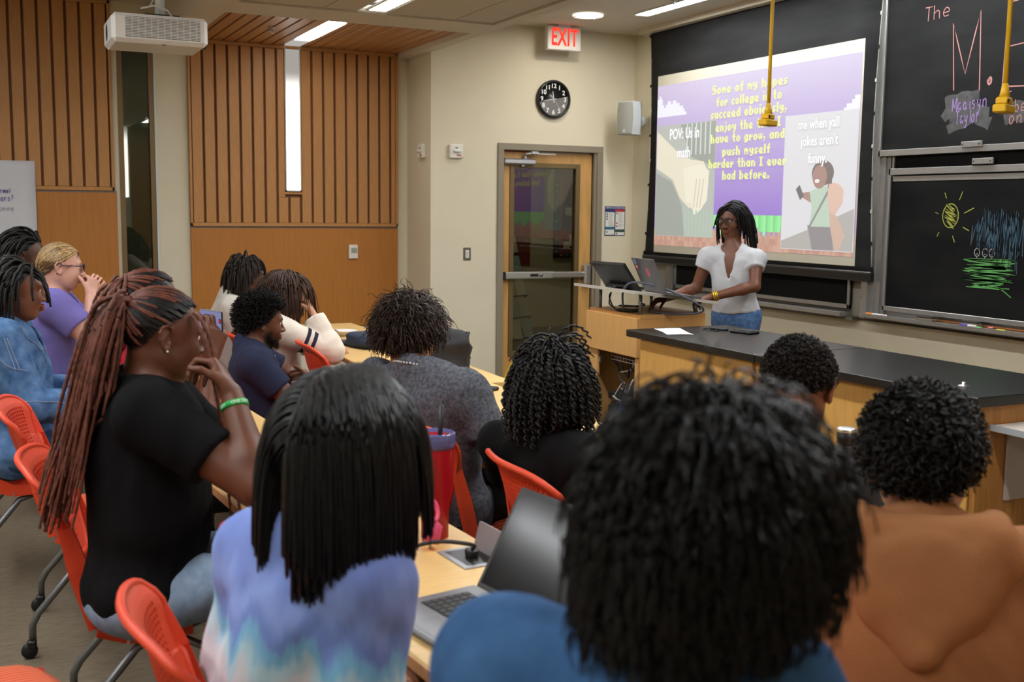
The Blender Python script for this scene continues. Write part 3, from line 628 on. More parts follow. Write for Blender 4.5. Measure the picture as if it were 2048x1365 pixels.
# chalk writing (front-wall mapping: first coordinate is world y, the second world z)
ch_pink = mat('chalk_pink', srgb(186, 132, 126), 0.9); ch_lil = mat('chalk_lilac', srgb(160, 130, 196), 0.9); ch_yel = mat('chalk_yellow', srgb(172, 176, 76), 0.9)
ch_blu = mat('chalk_blue', srgb(64, 92, 108), 0.9); ch_grn = mat('chalk_green', srgb(98, 168, 92), 0.9); ch_wht = mat('chalk_white', srgb(150, 152, 152), 0.9)
def to_u(x, y): return (5.4308 - ub.location.x, -x - ub.location.y, y - ub.location.z)
def to_l(x, y): return (5.4538 - lb.location.x, -x - lb.location.y, y - lb.location.z)
def poly(name, pts, wd, to3, m, par, sm=False, jit=0.4):
    mb = MB(); q = [(-a, b_) for a, b_ in pts]; ribbon(mb, smooth_line(q) if sm else [q[0]] + sum([[tuple(np.array(q[i]) * (1 - t) + np.array(q[i + 1]) * t) for t in (0.33, 0.66, 1)] for i in range(len(q) - 1)], []), wd, to3, jit); mb.build(name, m, par)
handwrite('chalk_the', 'The', -5.32, 2.795, 0.085, 0.005, to_u, ch_pink, ub, adv=0.85, rise=0.06)
poly('chalk_m', [(5.058, 2.347), (5.090, 2.754), (4.977, 2.438), (4.885, 2.801), (4.862, 2.332)], 0.007, to_u, ch_pink, ub)
poly('chalk_dot', [(4.80, 2.385), (4.785, 2.40), (4.778, 2.375), (4.795, 2.36), (4.805, 2.385), (4.787, 2.382)], 0.012, to_u, ch_pink, ub, True)
poly('chalk_e', [(4.50, 2.83), (4.686, 2.814), (4.697, 2.337), (4.50, 2.325)], 0.007, to_u, ch_pink, ub)
poly('chalk_e_bar', [(4.685, 2.562), (4.52, 2.575)], 0.007, to_u, ch_pink, ub)
sm_ = mat('chalk_smudge', srgb(66, 66, 66), 0.95, col2=srgb(92, 92, 92), scale=14, detail=4)
for k, (yy, zz, ln, an) in enumerate(((4.99, 2.29, 0.26, 0.1), (4.96, 2.24, 0.30, -0.25), (4.93, 2.19, 0.30, 0.05), (4.98, 2.14, 0.22, 0.3), (4.88, 2.16, 0.22, -0.3), (5.05, 2.24, 0.16, 0.9), (4.60, 2.15, 0.14, 0.1), (4.58, 2.20, 0.14, -0.2))):
    poly('chalk_smudge', [(yy + ln / 2, zz - math.sin(an) * ln / 2), (yy, zz + 0.01), (yy - ln / 2, zz + math.sin(an) * ln / 2)], 0.07, lambda x, y, k=k: (5.4316 - 0.00008 * k - ub.location.x, -x - ub.location.y, y - ub.location.z), sm_, ub, True, 0.5)
handwrite('chalk_name', 'Madisyn', -5.06, 2.218, 0.080, 0.0055, to_u, ch_lil, ub, adv=0.52, rise=0.05)
handwrite('chalk_name', 'Taylor', -5.03, 2.140, 0.075, 0.0055, to_u, ch_lil, ub, adv=0.46, rise=0.05)
handwrite('chalk_word', 'bel', -4.60, 2.185, 0.07, 0.005, to_u, ch_pink, ub, adv=0.6); handwrite('chalk_word', 'one', -4.635, 2.118, 0.075, 0.005, to_u, ch_pink, ub, adv=0.7)
poly('chalk_word', [(4.66, 2.24), (4.655, 2.30), (4.63, 2.305)], 0.005, to_u, ch_pink, ub)
# sun
ring = [(5.047 + 0.062 * math.cos(a), 1.581 + 0.074 * math.sin(a)) for a in np.linspace(0, 2 * PI, 22)]
poly('chalk_sun', ring, 0.006, to_l, ch_yel, lb)
poly('chalk_sun_fill', [(5.047 + (0.048 if k % 2 else -0.048) * math.sqrt(max(0, 1 - ((k - 9) / 10) ** 2)) + 0.008 * (k % 3 - 1), 1.581 + 0.066 * (k - 9) / 10 + (0.02 if k % 2 else -0.02)) for k in range(19)], 0.007, to_l, ch_yel, lb)
for a, b_ in (((5.101, 1.723), (5.087, 1.689)), ((4.984, 1.679), (4.961, 1.731)), ((4.943, 1.597), (4.869, 1.63)), ((4.944, 1.511), (4.897, 1.491)), ((5.022, 1.457), (5.003, 1.417)), ((5.131, 1.476), (5.146, 1.45)), ((5.169, 1.601), (5.144, 1.592))):
    poly('chalk_ray', [a, b_], 0.005, to_l, ch_yel, lb)
zig = []
for k in range(34):
    t = k / 33; y = 4.87 - 0.36 * t; zig.append((y + 0.02 * math.sin(k * 1.7), (1.40 - 0.05 * t * (k % 4)) if k % 2 else (1.46 + 0.18 * min(1, 0.35 + 3 * t) * (1 - 0.25 * t) + 0.02 * math.sin(k * 2.3))))
poly('chalk_blue_scribble', zig, 0.006, to_l, ch_blu, lb)
poly('chalk_blue_scribble', [(y - 0.012, z - 0.015) for y, z in zig[2:-2]], 0.005, to_l, ch_blu, lb)
gs = [(4.735 + (0.16 + 0.04 * math.sin(k)) * math.cos(k * PI) + 0.01 * math.sin(k * 3.1), 1.322 - 0.0085 * k + 0.012 * math.sin(k * 1.3)) for k in range(20)]
poly('chalk_green_scribble', gs, 0.006, to_l, ch_grn, lb, True); poly('chalk_green_scribble', [(2 * 4.735 - y, z - 0.006) for y, z in gs], 0.006, to_l, ch_grn, lb, True)
poly('chalk_green_scribble', [(4.76, 1.165), (4.65, 1.155), (4.56, 1.105)], 0.006, to_l, ch_grn, lb, True)
for yy in (4.826, 4.766, 4.715):
    poly('chalk_face', [(yy + 0.02 * math.cos(a), 1.362 + 0.025 * math.sin(a)) for a in np.linspace(0, 2 * PI, 12)], 0.006, to_l, ch_wht, lb)
    poly('chalk_face', [(yy + 0.006, 1.352), (yy - 0.006, 1.352)], 0.005, to_l, ch_wht, lb); poly('chalk_face', [(yy, 1.335), (yy, 1.31)], 0.005, to_l, ch_wht, lb)

# ------------------------------------------------------------------ projection screen
sc_ = empty('projection_screen', (5.40, 7.06, 1.14), label='pull-down projection screen showing a purple slide with yellow text', cat='screen')
m_blk = mat('screen_black', (0.010, 0.010, 0.0105), 0.7, spec=0.15, col2=(0.020, 0.020, 0.021), scale=3, stretch=(1, 0.6, 3), detail=5)
m_white = mat('screen_white', srgb(196, 190, 172), 0.8)
def tab_edge(v, s):   # tab-tensioned fabric: edges bow inwards
    return s * (1.40 - 0.085 * math.sin(PI * min(1, v / 0.98)) * 0.55 + 0.012 * (1 - v))
MB().slab(lambda u, v: (0.0, -(tab_edge(v, 1) * (2 * u - 1)), 0.0 + 2.06 * v), (1, 0, 0), 0.002, 12, 20).build('fabric', m_blk, sc_)
MB().box((-0.0016, -1.255, 0.088), (-0.0006, 1.262, 1.617)).build('viewing_surface', m_white, sc_)
MB().box((-0.02, -1.425, -0.01), (0.022, 1.425, 0.058), 0.006).build('bottom_bar', mat('bar_black', (0.010, 0.010, 0.010), 0.35), sc_)
MB().box((-0.021, -1.42, 0.044), (-0.0195, 1.42, 0.050)).build('bar_highlight', mat('bar_highlight_grey', srgb(70, 68, 66), 0.4), sc_)  # highlight on the bar, painted as a thin paler strip
for s in (-1, 1):
    MB().box((-0.01, s * 1.415 - 0.006, 0.058), (0.01, s * 1.415 + 0.006, 0.09)).build('bar_peg', MATS['bar_black'], sc_)
    cd = MB(); cd.tube([(0, s * 1.415, 0.085)] + [(0, tab_edge(v, s) + s * 0.012, 2.06 * v) for v in np.linspace(0.08, 1, 10)], 0.0018, 5); cd.build('tension_cord', mat('cord_white', srgb(190, 188, 178), 0.6), sc_)
    for k in range(9):
        v = 0.12 + 0.105 * k; MB().box((-0.006, tab_edge(v, s) - 0.004 * 1, 2.06 * v - 0.012), (0.0, tab_edge(v, s) + s * 0.016, 2.06 * v + 0.012)).build('cord_clip', MATS['cord_white'] if k % 2 else MATS['bar_black'], sc_)
MB().box((-0.07, -1.5, 2.0), (0.07, 1.5, 2.05)).build('casing', m_ceil, sc_)
# the projected slide: coloured light on the viewing surface, as flat lit shapes
def proj_mat(name, r, g, b, k=0.80):
    r, g, b = [c * 0.82 + 46 for c in (r, g, b)]
    if name in MATS: return MATS[name]
    return mat(name, (0.10, 0.10, 0.095), 0.85, emis=srgb(r, g, b), estr=k)
def S(y, z): return (y - 7.06, z - 1.14)
LAY = dict(slide_sky=0.0020, slide_cloud=0.0026, slide_soil=0.0026, slide_turf=0.0032, slide_shade=0.0032, slide_photo=0.0040, slide_photo_wall=0.0040, slide_shirt_stripe=0.0054, slide_seat_stripe=0.0063)
def srect(name, y0, z0, y1, z1, m):
    a, b = S(y0, z0), S(y1, z1); d = -LAY[name] if name in LAY else -0.0050
    MB().add([(d, a[0], a[1]), (d, b[0], a[1]), (d, b[0], b[1]), (d, a[0], b[1])], [(0, 3, 2, 1)]).build(name, m, sc_)
def spoly(name, pts, m, lift=0.004):
    P = [S(*p) for p in pts]; MB().add([(-lift, a, b) for a, b in P], [tuple(range(len(P)))]).build(name, m, sc_)
pm = bpy.data.materials.new('slide_purple'); pm.use_nodes = True; nt = pm.node_tree; bb = nt.nodes['Principled BSDF']; bb.inputs['Base Color'].default_value = (0.10, 0.10, 0.095, 1); bb.inputs['Roughness'].default_value = 0.85
tc = nt.nodes.new('ShaderNodeTexCoord'); sx_ = nt.nodes.new('ShaderNodeSeparateXYZ'); nt.links.new(tc.outputs['Object'], sx_.inputs[0])
mr = nt.nodes.new('ShaderNodeMapRange'); mr.inputs[1].default_value = 0.42; mr.inputs[2].default_value = 1.5; nt.links.new(sx_.outputs[2], mr.inputs[0])
rp = nt.nodes.new('ShaderNodeValToRGB'); rp.color_ramp.elements[0].color = (*srgb(146, 110, 200), 1); rp.color_ramp.elements[1].color = (*srgb(196, 182, 214), 1)
nt.links.new(mr.outputs[0], rp.inputs[0]); nt.links.new(rp.outputs[0], bb.inputs['Emission Color']); bb.inputs['Emission Strength'].default_value = 0.80
srect('slide_sky', 8.32, 1.29, 5.82, 2.67, pm)
for z0 in (2.50, 2.36): pass
# pixel clouds
def cloud(y0, z0, cols, c=0.026):
    for i, (lo, hi) in enumerate(cols): srect('slide_cloud', y0 - i * c, z0 + lo * c, y0 - (i + 1) * c, z0 + hi * c, proj_mat('slide_cloud', 226, 224, 238))
cloud(8.318, 2.40, [(0, 6), (0, 7), (0, 6), (0, 4), (0, 3), (0, 4), (0, 5), (0, 5), (0, 4), (0, 5), (0, 5), (0, 4), (0, 4), (0, 3), (0, 3), (0, 2), (0, 1)])
cloud(5.98, 2.285, [(0, 1), (0, 2), (0, 2), (0, 3), (0, 4), (0, 4)])
# pixel ground: green turf blocks over brown soil
for i in range(96):
    y0 = 8.32 - i * 2.5 / 96; y1 = y0 - 2.5 / 96
    for k in range(3):
        v = random.choice((0, 1, 2)); srect('slide_soil', y0, 1.29 + k * 0.05, y1, 1.29 + (k + 1) * 0.05, proj_mat('slide_soil_%d' % v, *((186, 128, 104), (196, 142, 116), (178, 116, 96))[v], 0.72))
for i in range(30):
    y0 = 7.45 - i * 0.8767 / 30; y1 = y0 - 0.8767 / 30; h = random.choice((0.0, 0.03, 0.03, 0.06))
    srect('slide_turf', y0, 1.41 + h, y1, 1.565, proj_mat('slide_turf_%d' % (i % 3), *((104, 216, 112), (122, 226, 126), (92, 196, 108))[i % 3]))
    if h > 0.0 and i % 2: srect('slide_shade', y0, 1.41 + h - 0.03, y1, 1.41 + h, proj_mat('slide_shade', 134, 110, 168))
# left picture: hands over a dark sleeve and striped shirt
srect('slide_photo', 8.31, 1.375, 7.445, 2.325, proj_mat('slide_photo_dark', 158, 162, 152, 0.8))
spoly('slide_photo_shirt', [(7.95, 2.32), (7.45, 2.32), (7.45, 1.95), (7.80, 2.05)], proj_mat('slide_shirt', 122, 128, 118, 0.8), 0.0052)
for k in range(7): srect('slide_shirt_stripe', 7.92 - 0.065 * k, 2.06, 7.905 - 0.065 * k, 2.32, proj_mat('slide_stripe', 198, 208, 198)) if k else None
spoly('slide_photo_arm', [(8.305, 2.28), (8.305, 1.96), (8.05, 1.86), (7.93, 1.70), (7.80, 1.62), (7.62, 1.60), (7.54, 1.70), (7.53, 1.90), (7.60, 2.0), (7.78, 2.02), (8.0, 2.10)], proj_mat('slide_skin', 218, 208, 180), 0.0056)
spoly('slide_photo_hand', [(7.90, 1.95), (7.62, 1.98), (7.52, 1.92), (7.54, 1.68), (7.66, 1.58), (7.72, 1.56), (7.76, 1.66), (7.84, 1.66), (7.86, 1.78)], proj_mat('slide_skin_light', 226, 218, 192), 0.0059)
for k in range(3): spoly('slide_photo_finger', [(7.70 - 0.05 * k, 1.86), (7.685 - 0.05 * k, 1.86), (7.72 - 0.045 * k, 1.62), (7.735 - 0.045 * k, 1.62)], proj_mat('slide_finger_line', 196, 182, 152), 0.0061)
spoly('slide_photo_leg', [(8.30, 1.92), (8.06, 1.84), (7.90, 1.64), (7.85, 1.38), (8.30, 1.38)], proj_mat('slide_sleeve', 138, 144, 132, 0.72), 0.0060)
for k in range(8): srect('slide_seat_stripe', 7.85 - 0.052 * k, 1.38, 7.832 - 0.052 * k, 1.60, proj_mat('slide_stripe_green', 150, 186, 160, 0.75))
# right picture: laughing person against a pale wall, raised hand in front
srect('slide_photo_wall', 6.59, 1.32, 5.825, 2.295, proj_mat('slide_wall', 204, 202, 206, 0.80))
spoly('slide_photo_floor', [(6.585, 1.325), (6.585, 1.38), (6.25, 1.48), (5.83, 1.62), (5.83, 1.325)], proj_mat('slide_floor', 158, 152, 146, 0.75), 0.0053)
spoly('slide_photo_trousers', [(6.30, 1.50), (6.05, 1.50), (6.02, 1.325), (6.24, 1.325)], proj_mat('slide_trousers', 120, 112, 116, 0.7), 0.0056)
spoly('slide_photo_top', [(6.29, 1.74), (6.20, 1.77), (6.08, 1.78), (6.05, 1.60), (6.06, 1.49), (6.28, 1.49), (6.26, 1.62)], proj_mat('slide_top', 166, 190, 166, 0.78), 0.0058)
spoly('slide_photo_sleeve_arm', [(6.29, 1.74), (6.27, 1.66), (6.37, 1.70), (6.39, 1.73)], proj_mat('slide_brown', 148, 106, 88, 0.75), 0.0059)
spoly('slide_photo_phone', [(6.44, 1.76), (6.40, 1.79), (6.35, 1.71), (6.39, 1.68)], proj_mat('slide_phone', 66, 60, 62, 0.75), 0.0061)
def disc(cy, cz, ry, rz, n=20): return [(cy + ry * math.cos(a), cz + rz * math.sin(a)) for a in np.linspace(0, 2 * PI, n, endpoint=False)]
spoly('slide_photo_hair', disc(6.16, 1.87, 0.115, 0.09), proj_mat('slide_hairdark', 84, 64, 60, 0.7), 0.0060)
spoly('slide_photo_face', disc(6.19, 1.845, 0.075, 0.085), proj_mat('slide_face', 146, 98, 82, 0.75), 0.0062)
spoly('slide_photo_smile', disc(6.215, 1.815, 0.026, 0.014, 10), proj_mat('slide_teeth', 226, 220, 216), 0.0064)
spoly('slide_photo_hair', [(6.10, 1.93), (6.06, 1.90), (6.06, 1.78), (6.10, 1.76)], proj_mat('slide_hairdark', 84, 64, 60, 0.7), 0.0064)
spoly('slide_photo_strap', [(6.30, 1.47), (6.28, 1.47), (6.06, 1.77), (6.08, 1.78)], proj_mat('slide_trousers', 120, 112, 116, 0.7), 0.0063)
spoly('slide_photo_palm', [(6.10, 1.74), (6.09, 1.79), (6.04, 1.80), (5.99, 1.79), (5.94, 1.75), (5.945, 1.66), (6.02, 1.57), (6.08, 1.60)], proj_mat('slide_palm', 206, 162, 140), 0.0066)
spoly('slide_photo_forearm', [(6.08, 1.60), (6.0, 1.57), (5.90, 1.42), (5.84, 1.36), (5.84, 1.325), (6.0, 1.325), (6.05, 1.45)], proj_mat('slide_forearm', 188, 148, 126), 0.0065)
spoly('slide_photo_shadow_figure', [(5.96, 1.325), (5.93, 1.40), (5.86, 1.46), (5.83, 1.44), (5.83, 1.325)], proj_mat('slide_floor', 158, 152, 146, 0.75), 0.0068)
# slide lettering: chunky pixel letters
PIX = {'S': ['.####', '##...', '####.', '..###', '...##', '####.'], 'o': ['.....', '.....', '.###.', '##.##', '##.##', '.###.'], 'm': ['.....', '.....', '####.', '#####', '#.#.#', '#.#.#'], 'e': ['.....', '.....', '.###.', '##.##', '####.', '.####'],
 'f': ['..##', '.##.', '####', '.##.', '.##.', '.##.'], 'y': ['.....', '.....', '##.##', '##.##', '.####', '...##', '.###.'], 'h': ['##...', '##...', '####.', '##.##', '##.##', '##.##'], 'p': ['.....', '.....', '####.', '##.##', '##.##', '####.', '##...'],
 's': ['....', '....', '.###', '##..', '.###', '###.'], 'r': ['....', '....', '##.#', '####', '##..', '##..'], 'c': ['....', '....', '.###', '##..', '##..', '.###'], 'l': ['##', '##', '##', '##', '##', '##'], 'g': ['.....', '.....', '.####', '##.##', '##.##', '.####', '####.'],
 'i': ['##', '..', '##', '##', '##', '##'], 't': ['.##.', '.##.', '####', '.##.', '.##.', '..##'], 'u': ['.....', '.....', '##.##', '##.##', '##.##', '.####'], 'd': ['...##', '...##', '.####', '##.##', '##.##', '.####'], 'b': ['##...', '##...', '####.', '##.##', '##.##', '####.'],
 'v': ['.....', '.....', '##.##', '##.##', '##.##', '.###.'], ',': ['..', '..', '..', '..', '##', '.#', '#.'], 'n': ['.....', '.....', '####.', '##.##', '##.##', '##.##'], 'j': ['.##', '...', '.##', '.##', '.##', '.##', '##.'], 'I': ['####', '.##.', '.##.', '.##.', '.##.', '####'],
 'a': ['.....', '.....', '.####', '##.##', '##.##', '.####'], 'w': ['.....', '.....', '#.#.#', '#.#.#', '#####', '.#.#.'], '.': ['..', '..', '..', '..', '##', '##'], ' ': ['...'] * 6, 'k': ['##..', '##..', '##.#', '###.', '##.#', '##.#']}
def pixel_line(name, txt, y0, y1, zc, h, m):
    cells = sum(len(PIX[c][0]) + 1 for c in txt) - 1; cw = (y0 - y1) / cells; chh = h / 6; mb = MB(); x = 0
    for c in txt:
        for r, row in enumerate(PIX[c]):
            k = 0
            while k < len(row):
                if row[k] == '#':
                    k2 = k
                    while k2 < len(row) and row[k2] == '#': k2 += 1
                    a = S(y0 - (x + k) * cw, zc + h / 2 - r * chh); b = S(y0 - (x + k2) * cw, zc + h / 2 - (r + 1) * chh)
                    mb.add([(-0.0075, a[0], a[1]), (-0.0075, b[0], a[1]), (-0.0075, b[0], b[1]), (-0.0075, a[0], b[1])], [(0, 1, 2, 3)]); k = k2
                else: k += 1
        x += len(PIX[c][0]) + 1
    mb.build(name, m, sc_)['kind'] = 'stuff'
m_yt = proj_mat('slide_text_yellow', 216, 224, 112, 0.86)
for txt, y0, y1, z in (('Some of my hopes', 7.51, 6.58, 2.565), ('for college is to', 7.45, 6.64, 2.465), ('succeed obviously,', 7.52, 6.58, 2.37), ('enjoy the time I', 7.45, 6.64, 2.265), ('have to grow, and', 7.51, 6.59, 2.175), ('push myself', 7.35, 6.75, 2.07), ('harder than I ever', 7.53, 6.56, 1.975), ('had before.', 7.34, 6.75, 1.88)):
    pixel_line('slide_text', txt, y0, y1, z, 0.072, m_yt)
m_wt = proj_mat('slide_text_white', 232, 232, 236, 0.9); m_ol = proj_mat('slide_text_outline', 150, 150, 156, 0.8)
for txt, yc, zc_, sz in (('POV: Us in', 7.89, 2.24, 0.125), ('math', 7.89, 2.08, 0.125), ('me when yall', 6.225, 2.22, 0.105), ("jokes aren't", 6.21, 2.10, 0.105), ('funny.', 6.22, 1.975, 0.105)):
    a = S(yc, zc_)
    put_text('slide_caption_outline', txt, M_FRONT, (-0.0078, a[0], a[1]), m_ol, sc_, size=sz, bold=0.0060, sx=0.78, extrude=0.0)['kind'] = 'stuff'
    put_text('slide_caption', txt, M_FRONT, (-0.0084, a[0], a[1]), m_wt, sc_, size=sz, bold=0.0028, sx=0.78, extrude=0.0)['kind'] = 'stuff'
# ------------------------------------------------------------------ instructor counter
m_oak = mat('counter_oak', srgb(206, 156, 84), 0.4, var=0.08, scale=6, stretch=(10, 10, 0.8), bump=0.01, bscale=60)
m_oak2 = mat('counter_oak_grain', srgb(176, 124, 62), 0.45, col2=srgb(148, 96, 44), scale=5, stretch=(9, 9, 0.9), detail=5)
m_epoxy = mat('black_epoxy_top', (0.013, 0.012, 0.011), 0.30, spec=0.5, var=0.15, scale=30)
def counter(name, y0, y1, label):
    o = empty(name, (3.655, (y0 + y1) / 2, 0), label=label, cat='counter'); hy = (y1 - y0) / 2
    MB().box((-0.345, -hy, 0.874), (0.36, hy, 0.914), 0.004).build('countertop', m_epoxy, o)
    return o, hy
co, hy = counter('lab_counter', 4.205, 5.37, 'black-topped lab counter with an oak front, section beside the lectern')
MB().box((-0.295, -hy + 0.002, 0.09), (0.31, hy - 0.09, 0.874)).build('cabinet', m_oak, co)
MB().box((-0.315, -hy + 0.05, 0.09), (-0.296, hy - 0.11, 0.868), 0.002).build('front_panel', m_oak, co)
MB().box((-0.25, -hy + 0.002, 0.0), (0.25, hy - 0.12, 0.09)).build('plinth', m_dark, co)
MB().box((-0.300, hy - 0.115, 0.0), (-0.27, hy - 0.085, 0.874), 0.002).build('corner_post', m_oak2, co)
co2, hy = counter('lab_counter', 2.885, 4.200, 'black-topped lab counter, near section with a fold-down shelf on its end')
MB().box((-0.285, -hy + 0.05, 0.09), (0.31, hy - 0.002, 0.874)).build('cabinet', m_oak, co2)
MB().box((-0.305, -hy + 0.06, 0.09), (-0.286, hy - 0.06, 0.868), 0.002).build('front_panel', m_oak, co2)
MB().box((-0.30, -hy + 0.025, 0.0), (0.33, -hy + 0.05, 0.874)).build('end_panel', m_oak2, co2)
MB().box((-0.25, -hy + 0.1, 0.0), (0.25, hy - 0.01, 0.09)).build('plinth', m_dark, co2)
sh = MB().box((-0.24, -hy - 0.28, 0.782), (0.34, -hy + 0.022, 0.800), 0.002).build('fold_shelf', mat('shelf_laminate', srgb(206, 198, 188), 0.4), co2)
MB().box((-0.242, -hy - 0.284, 0.779), (0.342, -hy - 0.279, 0.803)).build('edge_band', mat('edge_band_grey', srgb(160, 164, 166), 0.4), sh)
MB().box((-0.246, -hy - 0.284, 0.779), (-0.240, -hy + 0.022, 0.803)).build('edge_band', MATS['edge_band_grey'], sh)
MB().box((0.05, -hy - 0.26, 0.752), (0.09, -hy + 0.02, 0.781), 0.003).build('shelf_bracket', mat('bracket_blue_grey', srgb(120, 128, 140), 0.4, 0.5), sh)
MB().box((-0.15, -hy + 0.012, 0.50), (0.30, -hy + 0.023, 0.776)).build('kick_plate', mat('frosted_plate', srgb(176, 166, 158), 0.25), co2)
kn = MB(); kn.lathe([(0.022, 0.914), (0.022, 0.917), (0.008, 0.920), (0.008, 0.930), (0.0, 0.931)], 16, c=(-0.165, -0.43, 0)); kn.build('gas_port', m_satin, co2)
# ------------------------------------------------------------------ lectern
m_lam = mat('lectern_laminate', srgb(206, 158, 96), 0.42, var=0.05, scale=7, stretch=(10, 10, 0.7))
le = empty('lectern', (3.82, 5.96, 0), label='wooden media lectern with an open cable bay and a raised grey shelf', cat='lectern')
MB().box((-0.24, -0.31, 0.935), (0.24, 0.31, 0.96), 0.002).build('top', m_lam, le)
MB().box((-0.24, -0.31, 0.0), (0.24, -0.288, 0.935)).build('side_panel', m_lam, le)
MB().box((-0.24, 0.288, 0.0), (0.24, 0.31, 0.935)).build('side_panel', m_lam, le)
MB().box((0.218, -0.288, 0.0), (0.24, 0.288, 0.935)).build('back_panel', m_lam, le)
MB().box((-0.262, -0.312, 0.70), (-0.24, 0.312, 0.94), 0.002).build('front_panel', m_lam, le)
MB().box((-0.24, 0.19, 0.0), (-0.225, 0.288, 0.70)).build('inner_stile', m_lam, le)
MB().box((-0.22, -0.288, 0.02), (0.218, 0.288, 0.04)).build('floor_panel', m_lam, le)
MB().box((-0.244, -0.305, 0.0), (-0.224, -0.270, 0.70)).build('inner_stile', m_lam, le)
hg = MB(); hg.box((-0.23, 0.186, 0.60), (-0.20, 0.192, 0.66)); hg.box((-0.232, 0.17, 0.615), (-0.212, 0.19, 0.645)); hg.build('hinge', m_satin, le)
# raised sloped shelf on four posts
tl = 0.13
zsh = lambda x: 1.055 - tl * x
MB().add([(-0.33, -0.40, zsh(-0.33)), (0.27, -0.40, zsh(0.27)), (0.27, 0.36, zsh(0.27)), (-0.33, 0.36, zsh(-0.33)), (-0.33, -0.40, zsh(-0.33) + 0.018), (0.27, -0.40, zsh(0.27) + 0.018), (0.27, 0.36, zsh(0.27) + 0.018), (-0.33, 0.36, zsh(-0.33) + 0.018)],
         [(0, 3, 2, 1), (4, 5, 6, 7), (0, 1, 5, 4), (1, 2, 6, 5), (2, 3, 7, 6), (3, 0, 4, 7)]).build('raised_shelf', mat('shelf_grey', srgb(186, 180, 170), 0.45), le)
for (x, y) in ((-0.18, 0.27), (-0.205, -0.255), (0.2, -0.255), (0.2, 0.25)): MB().cyl((x, y, 0.96), (x, y, zsh(x) + 0.002), 0.011, 12).build('post', mat('post_grey', srgb(140, 148, 156), 0.35, 0.7), le)
# equipment inside the bay
rk = empty('media_rack', (3.80, 5.93, 0.04), label='black equipment shelf units inside the lectern bay', cat='equipment')
MB().box((-0.17, -0.2, 0.34), (0.15, 0.16, 0.385), 0.004).build('amplifier', m_dark, rk)
MB().box((-0.18, -0.2, 0.26), (0.15, 0.14, 0.30), 0.004).build('switcher', mat('unit_charcoal', srgb(44, 44, 48), 0.4), rk)
MB().box((-0.15, -0.22, 0.0), (0.15, 0.18, 0.12), 0.006).build('power_unit', m_dark, rk)
wg = MB()
for k in range(10): wg.tube([(-0.17, -0.2 + k * 0.036, 0.60), (-0.17, -0.2 + k * 0.036, 0.645)], 0.002, 4)
wg.tube([(-0.17, -0.2, 0.60), (-0.17, 0.125, 0.60)], 0.003, 5); wg.tube([(-0.17, -0.2, 0.622), (-0.17, 0.125, 0.622)], 0.003, 5); wg.tube([(-0.17, -0.2, 0.645), (-0.17, 0.125, 0.645)], 0.003, 5); wg.build('wire_basket', mat('wire_white', srgb(200, 198, 190), 0.4), rk)
for k in range(4): MB().box((-0.186, -0.15 + 0.06 * k, 0.268), (-0.179, -0.12 + 0.06 * k, 0.292)).build('port', mat('port_blue', srgb(30, 110, 160), 0.4), rk)
cab_cols = [('black', (0.012, 0.012, 0.012), 16), ('grey', srgb(120, 120, 124), 5), ('white', srgb(206, 204, 198), 3), ('blue', srgb(38, 80, 190), 4), ('violet', srgb(80, 66, 170), 3), ('orange', srgb(224, 84, 30), 2)]
for nm, c, n in cab_cols:
    for k in range(n):
        y0, z0 = random.uniform(-0.24, 0.12), random.uniform(0.1, 0.62)
        if nm == 'orange': y0, z0 = random.uniform(0.0, 0.08), random.uniform(0.22, 0.28)
        if nm in ('blue', 'violet'): y0, z0 = random.uniform(-0.1, 0.12), random.uniform(0.22, 0.36)
        pts = [(random.uniform(-0.19, -0.1), y0, z0)]
        for q in range(4):
            y0 = max(-0.25, min(0.14, y0 + random.uniform(-0.12, 0.12))); z0 = max(0.06, min(0.64, z0 + random.uniform(-0.14, 0.12))); pts.append((random.uniform(-0.20, -0.12), y0, z0))
        P = smooth_line(pts, 5); t = MB(); t.tube([(max(-0.205, p[0]), p[1], max(0.05, p[2])) for p in P], random.uniform(0.004, 0.007), 6)
        o = t.build('cable', mat('cable_' + nm, c, 0.45), rk); o.location = (0.0, 0.0, -0.02)
# ------------------------------------------------------------------ student tables
m_top = mat('table_maple', srgb(218, 180, 116), 0.42, var=0.05, scale=5, stretch=(3, 14, 3), bump=0.008, bscale=50)
m_edge = mat('table_edge', srgb(190, 142, 92), 0.45, var=0.12, scale=8, stretch=(3, 14, 3))
m_leg = mat('leg_grey', srgb(120, 122, 124), 0.35, 0.75)
def table(x0, y0, x1, y1, depth, label, group):
    """near edge runs from (x0,y0) to (x1,y1) (increasing y); depth towards +x"""
    L = math.hypot(x1 - x0, y1 - y0); a = math.atan2(-(x1 - x0), (y1 - y0))
    o = empty('student_table', (x0, y0, 0), a, label=label, cat='table', group=group)
    MB().box((0.0, 0.003, 0.712), (depth, L - 0.003, 0.74), 0.004).build('tabletop', m_top, o)
    MB().box((-0.004, 0.003, 0.712), (0.0, L - 0.003, 0.7375), 0.001).build('edge_band', m_edge, o)
    MB().box((depth - 0.03, 0.12, 0.42), (depth - 0.018, L - 0.12, 0.70)).build('modesty_panel', mat('modesty_grey', srgb(84, 80, 76), 0.6), o)
    for yy in (0.14, L - 0.14):
        g = MB(); g.tube([(depth * 0.5, yy, 0.712), (depth * 0.5, yy, 0.07)], 0.028, 10); g.tube([(0.06, yy, 0.06), (depth * 0.5, yy, 0.075), (depth - 0.05, yy, 0.06)], 0.02, 8); g.build('leg', m_leg, o)
        for xx in (0.06, depth - 0.05): MB().lathe([(0.028, -0.012), (0.03, 0), (0.028, 0.012)], 12, c=(xx, yy, 0.031), axis='y').build('caster', m_dark, o)
    return o
G1 = 'maple tables of the front row'; G2 = 'maple tables of the second row'
